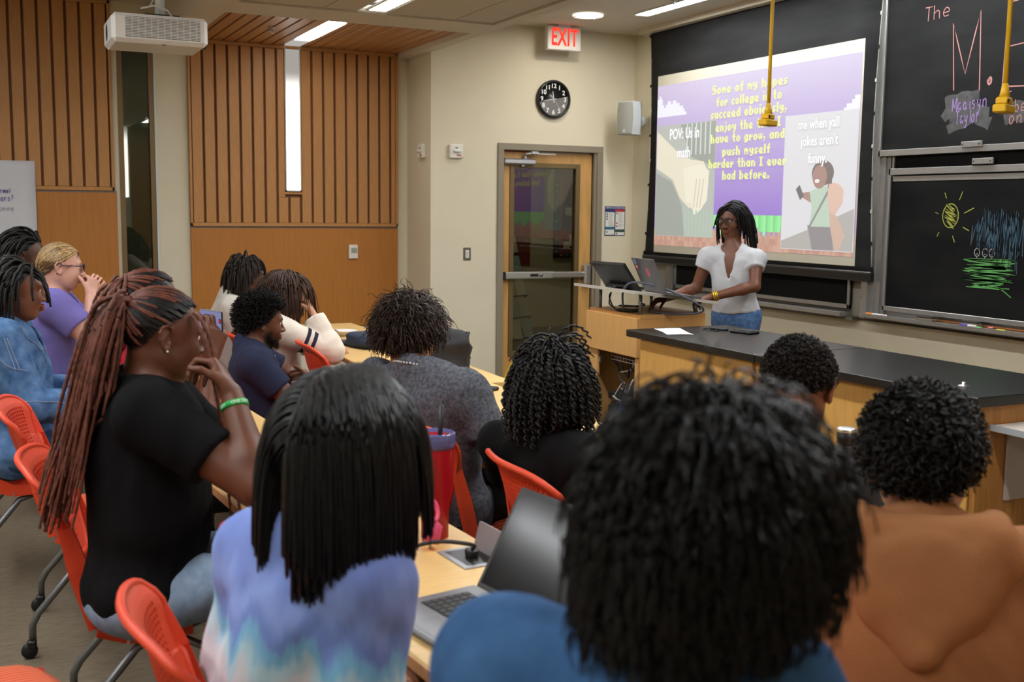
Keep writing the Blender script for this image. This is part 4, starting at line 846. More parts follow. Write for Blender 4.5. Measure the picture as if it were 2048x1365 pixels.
table(1.86, 6.36, 1.87, 7.84, 0.58, 'maple table in front row nearest the wood wall, with the blue bag', G1)
table(1.80, 4.90, 1.85, 6.355, 0.56, 'maple front-row table in front of the man in the navy polo', G1)
table(1.69, 3.44, 1.71, 4.89, 0.53, 'maple front-row table in front of the grey acid-wash shirt', G1)
table(1.69, 1.96, 1.69, 3.435, 0.60, 'maple front-row table in front of the girl in black, with a dark bottle', G1)
table(1.72, 0.47, 1.70, 1.955, 0.66, 'maple front-row table in front of the tan hoodie', G1)
table(0.84, 0.55, 0.70, 2.03, 0.47, 'maple second-row table holding the open laptop', G2)
table(0.70, 2.035, 0.60, 3.52, 0.46, 'maple second-row table with the red tumbler', G2)
table(0.60, 3.525, 0.52, 5.0, 0.45, 'maple second-row table by the person filming with a phone', G2)
table(0.52, 5.005, 0.50, 6.49, 0.45, 'maple second-row table in front of the purple shirt', G2)
# ------------------------------------------------------------------ chairs
m_red = mat('chair_red', srgb(222, 72, 40), 0.45, var=0.03, scale=3)
def stripe_mat():
    m = mat('seat_stripes', srgb(206, 84, 52), 0.9); nt = m.node_tree; b = nt.nodes['Principled BSDF']
    tc = nt.nodes.new('ShaderNodeTexCoord'); wv = nt.nodes.new('ShaderNodeTexWave'); wv.bands_direction = 'Y'; wv.inputs['Scale'].default_value = 22; wv.inputs['Distortion'].default_value = 0.6
    nt.links.new(tc.outputs['Object'], wv.inputs['Vector']); r = nt.nodes.new('ShaderNodeValToRGB')
    r.color_ramp.elements[0].color = (*srgb(196, 66, 40), 1); r.color_ramp.elements[1].color = (*srgb(222, 132, 92), 1); r.color_ramp.elements[0].position = 0.45; r.color_ramp.elements[1].position = 0.95
    nt.links.new(wv.outputs['Color'], r.inputs[0]); nt.links.new(r.outputs[0], b.inputs['Base Color']); return m
m_seat = stripe_mat()
def chair_back_pt(u, v):
    """u -1..1 across, v 0..1 from bottom to top"""
    w_ = 0.135 + 0.105 * min(1, v / 0.72) ** 0.8 - 0.010 * max(0, (v - 0.8) / 0.2) ** 2
    x = -0.205 - 0.115 * v - 0.030 * max(0, (v - 0.82) / 0.18) ** 2 - 0.035 * math.sin(PI * min(1, v * 1.02)) * (1 - u * u) * 0.6 + 0.055 * u * u * (0.5 + 0.5 * v) - 0.05
    z = 0.555 + 0.325 * v - 0.028 * u ** 4 * (1 if v > 0.5 else 0) * v
    return (x, w_ * u, z)
def perforated_back():
    mb = MB(); nu, nv = 26, 24; 
    P = lambda i, j, o: Vector(chair_back_pt(-1 + 2 * i / nu, j / nv)) + Vector((o, 0, 0))
    def cell(i, j, hole):
        for o, fl in ((0.0, False), (-0.007, True)):
            a, b, c, d = P(i, j, o), P(i + 1, j, o), P(i + 1, j + 1, o), P(i, j + 1, o)
            if not hole: mb.add([a, b, c, d], [(0, 1, 2, 3) if not fl else (3, 2, 1, 0)], True); continue
            m = (a + b + c + d) / 4; q = [m + (p - m) * 0.58 for p in (a, b, c, d)]
            fs = [(0, 1, 5, 4), (1, 2, 6, 5), (2, 3, 7, 6), (3, 0, 4, 7)]
            mb.add([a, b, c, d] + q, fs if not fl else [f[::-1] for f in fs], False)
        if hole:
            A = [P(i, j, 0), P(i + 1, j, 0), P(i + 1, j + 1, 0), P(i, j + 1, 0)]; m = sum(A, Vector()) / 4; Q = [m + (p - m) * 0.58 for p in A]
            R = [q + Vector((-0.007, 0, 0)) for q in Q]; mb.add(Q + R, [(0, 1, 5, 4), (1, 2, 6, 5), (2, 3, 7, 6), (3, 0, 4, 7)])
    for j in range(nv):
        for i in range(nu): cell(i, j, 3 <= i < nu - 3 and 3 <= j < nv - 3)
    rim = [chair_back_pt(-1, v) for v in np.linspace(0, 1, 14)] + [chair_back_pt(u, 1) for u in np.linspace(-0.9, 0.9, 12)] + [chair_back_pt(1, v) for v in np.linspace(1, 0, 14)]
    rim += [chair_back_pt(u, 0) for u in np.linspace(0.9, -0.9, 8)] + [chair_back_pt(-1, 0)]
    mb.tube([(p[0] - 0.0035, p[1], p[2]) for p in rim], 0.0095, 8, False)
    return mb
def make_chair():
    o = empty('student_chair', (0, 0, 0))
    perforated_back().build('backrest', m_red, o)
    for s in (-1, 1):
        bl = MB()
        pth = [chair_back_pt(s * 1.0, 0.80), chair_back_pt(s * 1.0, 0.55), (-0.245, s * 0.232, 0.60), (-0.195, s * 0.236, 0.44), (-0.12, s * 0.232, 0.405), (0.05, s * 0.225, 0.405)]
        wd = [0.006, 0.018, 0.028, 0.030, 0.024, 0.018]
        for i in range(len(pth) - 1):
            a, b = Vector(pth[i]), Vector(pth[i + 1]); t = (b - a).normalized(); n = Vector((t.z, 0, -t.x)).normalized()
            A = [a + n * wd[i], a - n * wd[i], b - n * wd[i + 1], b + n * wd[i + 1]]; y = Vector((0, 0.009, 0))
            bl.add([p - y for p in A] + [p + y for p in A], [(0, 1, 2, 3), (7, 6, 5, 4), (0, 4, 5, 1), (1, 5, 6, 2), (2, 6, 7, 3), (3, 7, 4, 0)])
        bl.build('back_upright', m_red, o)
    st_ = MB()
    def seat_pt(u, v):
        a, b = 2 * u - 1, 2 * v - 1
        # rounded square
        k = 1 - 0.12 * (a * a * b * b); return (0.015 + 0.235 * a * k, 0.235 * b * k, 0.475 - 0.022 * (abs(a) ** 6 + abs(b) ** 6) + 0.008 * b * b - 0.02 * max(0, a - 0.6) ** 2 * 4)
    st_.slab(seat_pt, (0, 0, -1), 0.035, 14, 14); st_.build('seat', m_seat, o)
    sl = MB(); sl.slab(lambda u, v: (0.015 + 0.22 * (2 * u - 1), 0.222 * (2 * v - 1), 0.438 - 0.012 * (1 - (2 * v - 1) ** 2)), (0, 0, -1), 0.018, 6, 6); sl.build('seat_shell', m_red, o)
    for s in (-1, 1):
        g = MB(); g.tube([(0.10, s * 0.19, 0.42), (-0.10, s * 0.215, 0.36), (-0.27, s * 0.235, 0.16), (-0.29, s * 0.238, 0.12), (-0.29, s * 0.238, 0.06)], 0.0125, 8); g.build('leg', m_leg, o)
        g = MB(); g.tube([(-0.08, s * 0.19, 0.42), (0.08, s * 0.215, 0.34), (0.20, s * 0.235, 0.16), (0.215, s * 0.238, 0.12), (0.215, s * 0.238, 0.06)], 0.0125, 8); g.build('leg', m_leg, o)
        for x in (-0.29, 0.215):
            c_ = MB(); c_.lathe([(0.024, -0.012), (0.028, -0.006), (0.028, 0.006), (0.024, 0.012)], 14, c=(x - 0.012, s * 0.238, 0.029), axis='y'); c_.box((x - 0.02, s * 0.238 - 0.015, 0.035), (x + 0.012, s * 0.238 + 0.015, 0.068), 0.006); c_.build('caster', m_dark, o)
    return o
proto = make_chair(); CH = [0]
def chair(x, y, deg, label):
    o = proto if CH[0] == 0 else copy_tree(proto); CH[0] += 1
    o.location = (x, y, 0); o.rotation_euler = (0, 0, math.radians(deg)); tag(o, label, 'chair', 'red perforated-back chairs'); return o
chair(0.47, 3.32, -6, 'red chair under the woman with long auburn braids')
chair(0.42, 4.28, -6, 'red chair behind the person filming with a phone')
chair(0.60, 1.97, 0, 'red chair behind the girl in the tie-dye shirt')
chair(0.20, 5.15, 0, 'red chair under the girl in the denim jacket at the second row')
chair(0.30, 6.28, 0, 'red chair under the girl in the purple shirt')
chair(-0.09, 2.62, 12, 'empty red chair with a striped seat in the bottom corner behind the tables')
chair(1.70, 2.74, -4, 'red chair under the girl with loose curls in a black top')
chair(1.88, 5.62, -4, 'empty red chair tucked in front of the man in the navy polo')
chair(1.90, 4.63, 8, 'empty red chair tucked in beyond the curly-haired man in grey')
chair(1.25, 5.02, 6, 'red chair under the man in the navy polo')
chair(1.46, 6.75, 0, 'red chair under the man with short locs by the wood wall')
chair(1.53, 3.65, 30, 'red chair under the curly-haired man in the grey shirt')
chair(1.46, 1.40, -18, 'red chair under the person in the tan hoodie')
chair(1.66, 2.08, 0, 'red chair under the person bowing over the table')
chair(1.62, 6.20, 0, 'red chair under the girl in the white jacket')
chair(0.50, 0.92, -12, 'red chair under the person in the blue denim shirt nearest the camera')
chair(0.15, 7.0, 0, 'red chair farthest back, beside the paper sheet')
# ------------------------------------------------------------------ yellow drop outlets over the counter
m_yel = mat('cord_yellow', srgb(206, 160, 18), 0.5)
def drop(x, y, label, z0=2.03):
    o = empty('drop_outlet', (x, y, z0), 0.4, label=label, cat='power outlet', group='yellow drop outlets over the counter')
    t = MB(); t.tube([(0, 0, 0.11), (0.004, 0.002, 0.5), (0.0, 0, ZC - z0)], 0.0095, 8); t.build('cord', m_yel, o)
    b_ = MB(); b_.box((-0.058, -0.026, 0.0), (0.058, 0.026, 0.032), 0.005); b_.build('outlet_bar', m_yel, o)
    b_ = MB(); b_.box((-0.034, -0.024, 0.032), (0.030, 0.024, 0.062), 0.006); b_.tube([(0, 0, 0.06), (0, 0, 0.085), (0, 0, 0.115)], [0.022, 0.016, 0.011], 10); b_.build('strain_relief', m_yel, o)
    MB().lathe([(0.007, -0.028), (0.007, -0.024)], 10, c=(-0.032, 0, 0.045), axis='y').build('screw', m_dark, o)
drop(3.67, 4.62, 'yellow drop outlet hanging in front of the projected slide')
drop(3.67, 3.16, 'yellow drop outlet hanging in front of the upper chalkboard', 1.99)
# ------------------------------------------------------------------ things on the lectern and counter
m_blackp = mat('black_plastic', (0.014, 0.014, 0.015), 0.4)
m_silver = mat('laptop_silver', srgb(120, 120, 124), 0.35, 0.7)
mo = empty('touch_monitor', (3.72, 6.02, 1.086), math.radians(8), label='black touch monitor tilted back on the lectern shelf', cat='monitor')
ax = Vector((0.42, 0, 0.90)).normalized()
dn = Vector((-0.06, 0, 0.0))
MB().obox((-0.10, 0.0, 0.085), (0, 1, 0), (-0.62, 0, 0.78), (0.78, 0, 0.62), (0.16, 0.115, 0.011)).build('display', m_blackp, mo)
MB().obox((-0.02, 0.0, 0.022), (0, 1, 0), (1, 0, -0.13), (0.13, 0, 1), (0.10, 0.08, 0.008)).build('stand', m_blackp, mo)
MB().obox((-0.158, 0.06, 0.162), (0, 1, 0), (-0.62, 0, 0.78), (0.78, 0, 0.62), (0.012, 0.005, 0.0125)).build('label_red', emit('red_tag', (0.9, 0.05, 0.05), 0.6), mo)
lp = empty('presenter_laptop', (3.80, 5.63, 1.078), math.radians(-8), label='grey laptop with stickers on its lid on the lectern shelf', cat='laptop')
MB().obox((0.0, 0, 0.008), (1, 0, -0.13), (0, 1, 0), (0.13, 0, 1), (0.112, 0.158, 0.007)).build('base', m_silver, lp)
MB().obox((-0.165, 0, 0.125), (0, 1, 0), (-0.42, 0, 0.90), (0.90, 0, 0.42), (0.158, 0.112, 0.0035)).build('lid', m_silver, lp)
lid_n = Vector((-0.90, 0, -0.42)); lid_u = Vector((-0.42, 0, 0.90)); lid_c = Vector((-0.165, 0, 0.125))
def sticker(name, a, b, ra, rb, m, lift=0.0038, n=14):
    c_ = lid_c + Vector((0, 1, 0)) * a + lid_u * b + lid_n * lift
    MB().add([c_ + Vector((0, 1, 0)) * ra * math.cos(t) + lid_u * rb * math.sin(t) for t in np.linspace(0, 2 * PI, n, endpoint=False)], [tuple(range(n))[::-1]]).build(name, m, lp)
sticker('sticker', 0.125, 0.088, 0.022, 0.022, mat('sticker_blue', srgb(120, 140, 190), 0.5)); sticker('sticker', 0.122, 0.052, 0.019, 0.019, mat('sticker_red', srgb(190, 44, 60), 0.5)); sticker('sticker', 0.122, 0.052, 0.009, 0.009, m_pw, 0.0042)
sticker('sticker', -0.015, 0.02, 0.024, 0.033, mat('sticker_pink', srgb(222, 96, 122), 0.5), 0.0038, 7); sticker('sticker', -0.02, -0.018, 0.014, 0.01, mat('sticker_green', srgb(60, 140, 90), 0.5), 0.0042, 5)
bag = empty('power_adapter', (3.66, 6.10, 1.083), label='black laptop power brick lying on the lectern shelf', cat='adapter')
MB().box((-0.05, -0.09, 0.006), (0.05, 0.02, 0.036), 0.01).build('brick', m_blackp, bag)
def cableobj(name, pts, r, m, label, n=5, cat='cable'):
    P = smooth_line(pts, n); c0 = P[0]; t = MB(); t.tube([Vector(p) - Vector(c0) for p in P], r, 8); o = t.build(name, m, loc=tuple(c0)); tag(o, label, cat); return o
m_cab = mat('cable_slate', srgb(70, 74, 86), 0.5)
cableobj('video_cable', [(3.60, 5.88, 0.968), (3.55, 5.80, 1.0), (3.53, 5.77, 1.10), (3.56, 5.72, 1.155), (3.66, 5.62, 1.14), (3.78, 5.45, 1.075), (3.88, 5.42, 1.0), (3.80, 5.55, 0.968), (3.72, 5.75, 0.968), (3.78, 5.86, 0.968)], 0.0065, m_cab, 'thick slate cable arching over the lectern shelf')
cableobj('coiled_cable', [(3.62 + 0.07 * math.cos(a) + 0.003 * a, 5.86 + 0.085 * math.sin(a), 0.967 + 0.0035 * a) for a in np.linspace(0, 13, 26)], 0.005, mat('cable_black', (0.012, 0.012, 0.012), 0.45), 'black cable coiled under the raised shelf', 3)
cableobj('monitor_cable', [(3.66, 6.08, 0.968), (3.60, 6.05, 1.0), (3.60, 6.03, 1.07), (3.56, 5.98, 1.04), (3.58, 5.92, 0.968), (3.66, 5.80, 0.968)], 0.005, MATS['cable_black'], 'black cord hanging from the monitor onto the lectern top')
pa = MB(); pa.slab(lambda u, v: (-0.075 + 0.15 * u, -0.16 + 0.32 * v, 0.002 + 0.002 * math.sin(3 * u + 5 * v)), (0, 0, -1), 0.0012, 6, 6); o = pa.build('paper_sheet', mat('paper_white', srgb(232, 232, 232), 0.7), loc=(3.50, 5.17, 0.9145), rot=(0, 0, -0.35)); tag(o, 'white paper sheets lying on the counter beside the lectern', 'paper')
hb = empty('usb_hub', (3.80, 5.15, 0.914), 0.3, label='small black USB hub with a short lead on the counter', cat='hub')
MB().box((-0.016, -0.055, 0.0), (0.016, 0.055, 0.012), 0.003).build('body', m_blackp, hb); t = MB(); t.tube([(0, 0.055, 0.006), (-0.02, 0.08, 0.004), (-0.06, 0.07, 0.004), (-0.08, 0.02, 0.004), (-0.07, -0.02, 0.004)], 0.0028, 6); t.build('lead', m_blackp, hb); MB().box((-0.078, -0.045, 0), (-0.062, -0.02, 0.008), 0.002).build('plug', m_blackp, hb)
MB().box((-0.006, -0.03, 0.012), (0.006, -0.01, 0.0124)).build('status_light', emit('hub_blue', (0.1, 0.5, 1.0), 0.35), hb)
pw = empty('phone_wallet', (3.84, 4.97, 0.914), 0.25, label='black phone wallet lying flat on the counter', cat='wallet')
MB().box((-0.045, -0.075, 0), (0.045, 0.075, 0.016), 0.006).build('cover', m_blackp, pw); MB().box((-0.03, -0.055, 0.016), (0.028, 0.055, 0.019), 0.002).build('flap', mat('leather_dark', (0.02, 0.02, 0.02), 0.6), pw)
# ------------------------------------------------------------------ chalk tray contents
ZT = 0.9115
def chalkstick(y, x, c, nm, label, l=0.05, r=0.0055, dz=0):
    o = MB().cyl((0, -l / 2, 0), (0, l / 2, 0), r, 10).build('chalk_stick', mat('stick_' + nm, c, 0.9), loc=(x, y, ZT + r + dz), rot=(0, 0, 0.1)); tag(o, label, 'chalk')
pk = empty('chalk_holder', (5.365, 5.56, ZT), 0.0, label='orange and white chalk holder at the tray end', cat='chalk holder')
MB().cyl((0, 0.02, 0.008), (0, 0.08, 0.008), 0.007, 10).build('cap', mat('orange_cap', srgb(236, 130, 26), 0.5), pk); MB().cyl((0, 0.02, 0.008), (0, -0.11, 0.008), 0.0068, 10).build('barrel', m_pw, pk)
def eraser(x, y, label, c=srgb(46, 40, 36)):
    o = empty('board_eraser', (x, y, ZT), 0.05, label=label, cat='eraser'); MB().box((-0.025, -0.062, 0.0), (0.025, 0.062, 0.022), 0.003).build('felt', mat('eraser_felt', srgb(120, 108, 92), 0.95), o); MB().box((-0.023, -0.060, 0.022), (0.023, 0.060, 0.034), 0.003).build('back', mat('eraser_back', c, 0.7), o)
eraser(5.385, 5.13, 'black felt eraser lying in the chalk tray'); eraser(5.41, 4.80, 'dark eraser propped on the wooden pointer')
o = MB().cyl((0, 0.72, 0), (0, -1.3, 0), 0.0075, 10).build('wooden_pointer', mat('pointer_wood', srgb(178, 112, 62), 0.5), loc=(5.455, 4.55, ZT + 0.008)); tag(o, 'long wooden pointer stick lying along the tray', 'pointer')
mk = empty('whiteboard_marker', (5.37, 4.78, ZT), 0.0, label='purple and white marker in the chalk tray', cat='marker')
MB().cyl((0, 0.005, 0.009), (0, 0.065, 0.009), 0.0085, 10).build('barrel', mat('marker_violet', srgb(92, 74, 170), 0.5), mk); MB().cyl((0, 0.005, 0.009), (0, -0.055, 0.009), 0.008, 10).build('cap', m_pw, mk)
chalkstick(4.55, 5.375, srgb(214, 214, 70), 'yellow', 'yellow chalk piece at the right of the tray', 0.055); chalkstick(4.70, 5.37, srgb(110, 200, 110), 'green', 'green chalk piece beside the purple marker', 0.035); chalkstick(4.67, 5.43, srgb(236, 130, 136), 'pink', 'pink chalk piece by the pointer', 0.03); chalkstick(5.48, 5.36, srgb(190, 120, 180), 'lilac', 'short lilac chalk piece near the tray end', 0.02)
# ------------------------------------------------------------------ hallway things seen through the door
bb_ = empty('bulletin_board', (6.93, 12.28, 1.05), label='red bulletin board with a dotted border seen through the door glass', cat='bulletin board')
MB().box((-0.45, -0.02, 0.0), (0.45, 0, 1.2)).build('panel', mat('felt_red', srgb(116, 34, 30), 0.9), bb_)
MB().box((-0.47, -0.03, -0.02), (-0.39, -0.02, 1.22)).build('border', m_dark, bb_); MB().box((-0.47, -0.03, -0.06), (0.47, -0.02, 0.0)).build('border', m_dark, bb_); MB().box((-0.47, -0.03, 1.15), (0.47, -0.02, 1.22)).build('border', m_dark, bb_)
dm = MB().lathe([(0.0, -0.003), (0.018, -0.002), (0.018, 0)], 10, axis='y').mesh('dot')
dcol = [mat('dot_a', srgb(180, 90, 50), 0.8), mat('dot_b', srgb(80, 110, 150), 0.8), mat('dot_c', srgb(170, 150, 110), 0.8)]
dms = []
for q in range(3):
    d_ = dm.copy(); d_.materials.clear(); d_.materials.append(dcol[q]); dms.append(d_)
for k in range(16): link('dot', dms[k % 3], None, bb_, loc=(-0.43, -0.032, 0.02 + k * 0.075))
for k in range(9): link('dot', dms[k % 3], None, bb_, loc=(-0.36 + k * 0.08, -0.032, -0.03))
for (x, z, w_, h_, m, r) in ((-0.05, 0.86, 0.16, 0.16, mat('note_dark', srgb(50, 60, 56), 0.7), 0.2), (-0.26, 0.52, 0.09, 0.10, m_pw, 0), (-0.02, 0.45, 0.22, 0.30, mat('note_navy', srgb(40, 44, 60), 0.7), 0.05), (-0.1, 0.16, 0.28, 0.14, m_pw, 0), (-0.28, 0.10, 0.09, 0.09, m_pw, 0)):
    n_ = MB().box((-w_ / 2, -0.026, -h_ / 2), (w_ / 2, -0.022, h_ / 2)).build('notice', m, bb_, loc=(x, 0, z), rot=(0, r, 0))
put_text('notice_letter', 'M', M_SIDE, (-0.05, -0.028, 0.86), mat('note_green', srgb(90, 170, 60), 0.7), bb_, size=0.16, bold=0.004)
wbox('wall_hall_red', (5.55, 12.28, 0.9), (6.15, 12.299, 3.0), m_hallred)
mr_ = empty('magazine_rack', (5.02, 10.3, 0), 0.5, label='black wire magazine rack with papers seen through the door glass', cat='rack')
for s in (-0.22, 0.22):
    MB().tube([(s, -0.1, 0.02), (s, 0.25, 1.45)], 0.012, 8).build('upright', m_blackp, mr_)
for k in range(6):
    zz = 0.25 + 0.22 * k; yy = -0.1 + 0.35 * (zz / 1.45); MB().box((-0.22, yy - 0.05, zz - 0.01), (0.22, yy + 0.0, zz)).build('rack_shelf', m_blackp, mr_)
    for q in range(2):
        MB().obox((-0.10 + 0.2 * q, yy - 0.02, zz + 0.10), (1, 0, 0), (0, 0.24, 0.97), (0, -0.97, 0.24), (0.08, 0.095, 0.003)).build('leaflet', mat('leaflet_%d' % ((k + q) % 3), (srgb(214, 214, 206), srgb(150, 190, 200), srgb(196, 190, 176))[(k + q) % 3], 0.6), mr_)
MB().box((-0.26, -0.16, 0.0), (0.26, -0.12, 0.03)).build('foot', m_blackp, mr_); MB().box((-0.26, 0.1, 0.0), (0.26, 0.14, 0.03)).build('foot', m_blackp, mr_)
ws = MB(); ws.prism([(-0.10, 0.0, 0.0), (0.10, 0.0, 0.0), (0.045, 0.0, 0.42), (-0.045, 0.0, 0.42)], (0, 1, 0), 0.02); ws.prism([(-0.10, 0.16, 0.0), (0.10, 0.16, 0.0), (0.045, 0.02, 0.42), (-0.045, 0.02, 0.42)], (0, 1, 0), 0.02)
o = ws.build('wet_floor_sign', mat('sign_yellow', srgb(226, 190, 20), 0.5), loc=(4.16, 8.55, 0), rot=(0, 0, 0.6)); o.scale = (0.8, 0.8, 0.62); tag(o, 'yellow folded floor sign at the foot of the door', 'sign')
# ------------------------------------------------------------------ things on the student tables
def lathe_thing(name, loc, parts, label, cat, n=24):
    o = empty(name, loc, label=label, cat=cat)
    for nm, prof, m in parts: MB().lathe(prof, n).build(nm, m, o)
    return o
tm = lathe_thing('tumbler', (1.035, 2.60, 0.74), [
    ('body', [(0.0, 0.0), (0.036, 0.0), (0.037, 0.09), (0.047, 0.12), (0.050, 0.235), (0.0505, 0.245), (0.0, 0.245)], mat('tumbler_red', srgb(176, 18, 34), 0.35)),
    ('clear_lid', [(0.0515, 0.238), (0.053, 0.245), (0.053, 0.275), (0.049, 0.278), (0.048, 0.262), (0.0, 0.260)], mat('lid_clear', srgb(150, 146, 214), 0.1, trans=0.65))], 'tall red tumbler with a clear lid and black straw on the second-row table', 'tumbler')
MB().lathe([(0.0455, 0.252), (0.046, 0.268), (0.044, 0.268), (0.042, 0.254)], 24).build('inner_rim', mat('tumbler_red', srgb(176, 18, 34), 0.35), tm)
t = MB(); t.tube([(0.012, 0.005, 0.20), (0.020, 0.004, 0.345)], 0.0065, 8); t.build('straw', m_blackp, tm)
t = MB(); t.tube([(-0.036, -0.036, 0.222), (-0.052, -0.056, 0.212), (-0.054, -0.058, 0.15), (-0.050, -0.052, 0.125), (-0.034, -0.034, 0.115)], [0.009, 0.011, 0.011, 0.010, 0.008], 8); t.build('handle', m_blackp, tm)
MB().tube([(-0.054, -0.058, 0.21), (-0.054, -0.058, 0.15)], 0.0125, 8).build('grip', mat('grip_grey', srgb(40, 44, 50), 0.6), tm)
bo = lathe_thing('water_bottle', (2.20, 2.365, 0.74), [('body', [(0.0, 0.0), (0.032, 0.0), (0.034, 0.01), (0.034, 0.165), (0.026, 0.19), (0.024, 0.195), (0.0, 0.195)], mat('bottle_black', (0.016, 0.017, 0.019), 0.4)),
    ('cap', [(0.024, 0.195), (0.027, 0.2), (0.027, 0.235), (0.0, 0.236)], m_blackp), ('cap_ring', [(0.0275, 0.232), (0.027, 0.24), (0.022, 0.243), (0.0, 0.243)], m_satin)], 'black steel water bottle on the front-row table beside the hoodie', 'bottle')
# keychain charm hanging at the tumbler (pink jelly strap)
kc = empty('pink_keychain', (0.985, 2.50, 0.742), 0.3, label='pink rubber keychain charm lying by the red tumbler', cat='keychain')
m_pk = mat('rubber_pink', srgb(240, 88, 128), 0.4)
t = MB(); t.tube([(0.0, 0.0, 0.012), (0.012, 0.008, 0.05), (0.0, 0.004, 0.075)], [0.020, 0.026, 0.012], 10); t.build('charm', m_pk, kc); t = MB(); t.tube([(0.02 * math.cos(a), 0.012 * math.sin(a), 0.10 + 0.026 * math.sin(a)) for a in np.linspace(0, 2 * PI, 16)], 0.006, 8, False); t.build('ring', m_pk, kc)
# pop-up power socket in the table
so_ = empty('table_socket', (1.05, 2.40, 0.7405), 0.08, label='grey pop-up power socket with its flap raised in the table', cat='socket')
MB().box((-0.055, -0.075, 0.0), (0.055, 0.075, 0.003), 0.001).build('bezel', mat('socket_grey', srgb(150, 152, 156), 0.4, 0.4), so_); MB().box((-0.040, -0.060, 0.003), (0.040, 0.060, 0.0035)).build('well', m_blackp, so_)
MB().obox((0.052, 0.0, 0.035), (0, 1, 0), (0.25, 0, 0.97), (0.97, 0, -0.25), (0.060, 0.034, 0.004)).build('flap', MATS['socket_grey'], so_)
MB().box((-0.012, -0.02, 0.003), (0.014, 0.012, 0.024), 0.004).build('plug', m_blackp, so_)
cableobj('laptop_cable', [(1.05, 2.39, 0.765), (1.03, 2.35, 0.79), (0.96, 2.42, 0.785), (0.86, 2.47, 0.752), (0.76, 2.46, 0.746)], 0.005, MATS['cable_black'], 'black cable running from the pop-up socket across the table')
cableobj('charger_cable', [(0.70, 2.10, 0.745), (0.74, 2.13, 0.745), (0.775, 2.135, 0.747)], 0.003, MATS['cable_black'], 'thin charging lead plugged into the open laptop')
# open laptop on the second-row table
lt = empty('open_laptop', (0.872, 1.985, 0.741), math.radians(10), label='open dark grey laptop on the second-row table', cat='laptop')
m_dk = mat('laptop_grey', srgb(112, 112, 116), 0.4, 0.6)
MB().box((-0.125, -0.178, 0.0), (0.125, 0.178, 0.014), 0.004).build('base', m_dk, lt)
kb = MB().box((-0.035, -0.145, 0.0142), (0.085, 0.145, 0.0148)).build('keyboard', mat('keyboard_well', (0.02, 0.02, 0.02), 0.5), lt)
km = MB().box((-0.0085, -0.0085, 0), (0.0085, 0.0085, 0.0022), 0.0015).mesh('key')
for r in range(6):
    for q in range(14): link('key', km, mat('key_black', (0.012, 0.012, 0.013), 0.5), kb, loc=(-0.025 + r * 0.0198, -0.133 + q * 0.0205, 0.0146))
MB().box((-0.112, -0.062, 0.0141), (-0.045, 0.062, 0.0145)).build('trackpad', mat('trackpad_grey', srgb(96, 96, 100), 0.35, 0.4), lt)
li = MB(); li.obox((0.195, 0.0, 0.112), (0, 1, 0), (0.50, 0, 0.866), (0.866, 0, -0.50), (0.178, 0.122, 0.0035)); li.build('lid', mat('lid_charcoal', srgb(66, 66, 66), 0.55, 0.2, var=0.06, scale=6), lt)
MB().obox((0.1915, 0.0, 0.114), (0, 1, 0), (0.50, 0, 0.866), (0.866, 0, -0.50), (0.168, 0.110, 0.0006)).build('display', mat('display_black', (0.01, 0.01, 0.012), 0.15), lt)
# front row table things
ph = empty('smartphone', (2.10, 4.70, 0.74), 0.5, label='black folio-case phone lying on the front-row table', cat='phone')
MB().box((-0.045, -0.08, 0), (0.045, 0.08, 0.018), 0.005).build('case', mat('leather_dark', (0.02, 0.02, 0.02), 0.6), ph); MB().box((-0.046, -0.078, 0.010), (-0.0445, 0.01, 0.013)).build('edge', m_pw, ph)
bw_ = lathe_thing('paper_bowl', (2.16, 7.05, 0.74), [('bowl', [(0.0, 0.002), (0.05, 0.0), (0.078, 0.034), (0.083, 0.036), (0.080, 0.037), (0.05, 0.006), (0.0, 0.006)], mat('bowl_white', srgb(222, 218, 214), 0.5))], 'white paper bowl with a fork on the far table', 'bowl')
t = MB(); t.tube([(-0.10, 0.02, 0.05), (0.0, 0.0, 0.012), (0.05, -0.02, 0.012)], 0.004, 6); t.build('fork', m_blackp, bw_)
tb = empty('tablet', (2.02, 6.72, 0.74), 0.15, label='silver tablet and dark phone pile under the bowl on the far table', cat='tablet'); MB().box((-0.09, -0.12, 0.0), (0.09, 0.12, 0.008), 0.003).build('slab', mat('tablet_silver', srgb(170, 170, 172), 0.35, 0.5), tb); MB().box((-0.05, -0.19, 0.008), (0.03, -0.03, 0.017), 0.004).build('cover', m_blackp, tb)
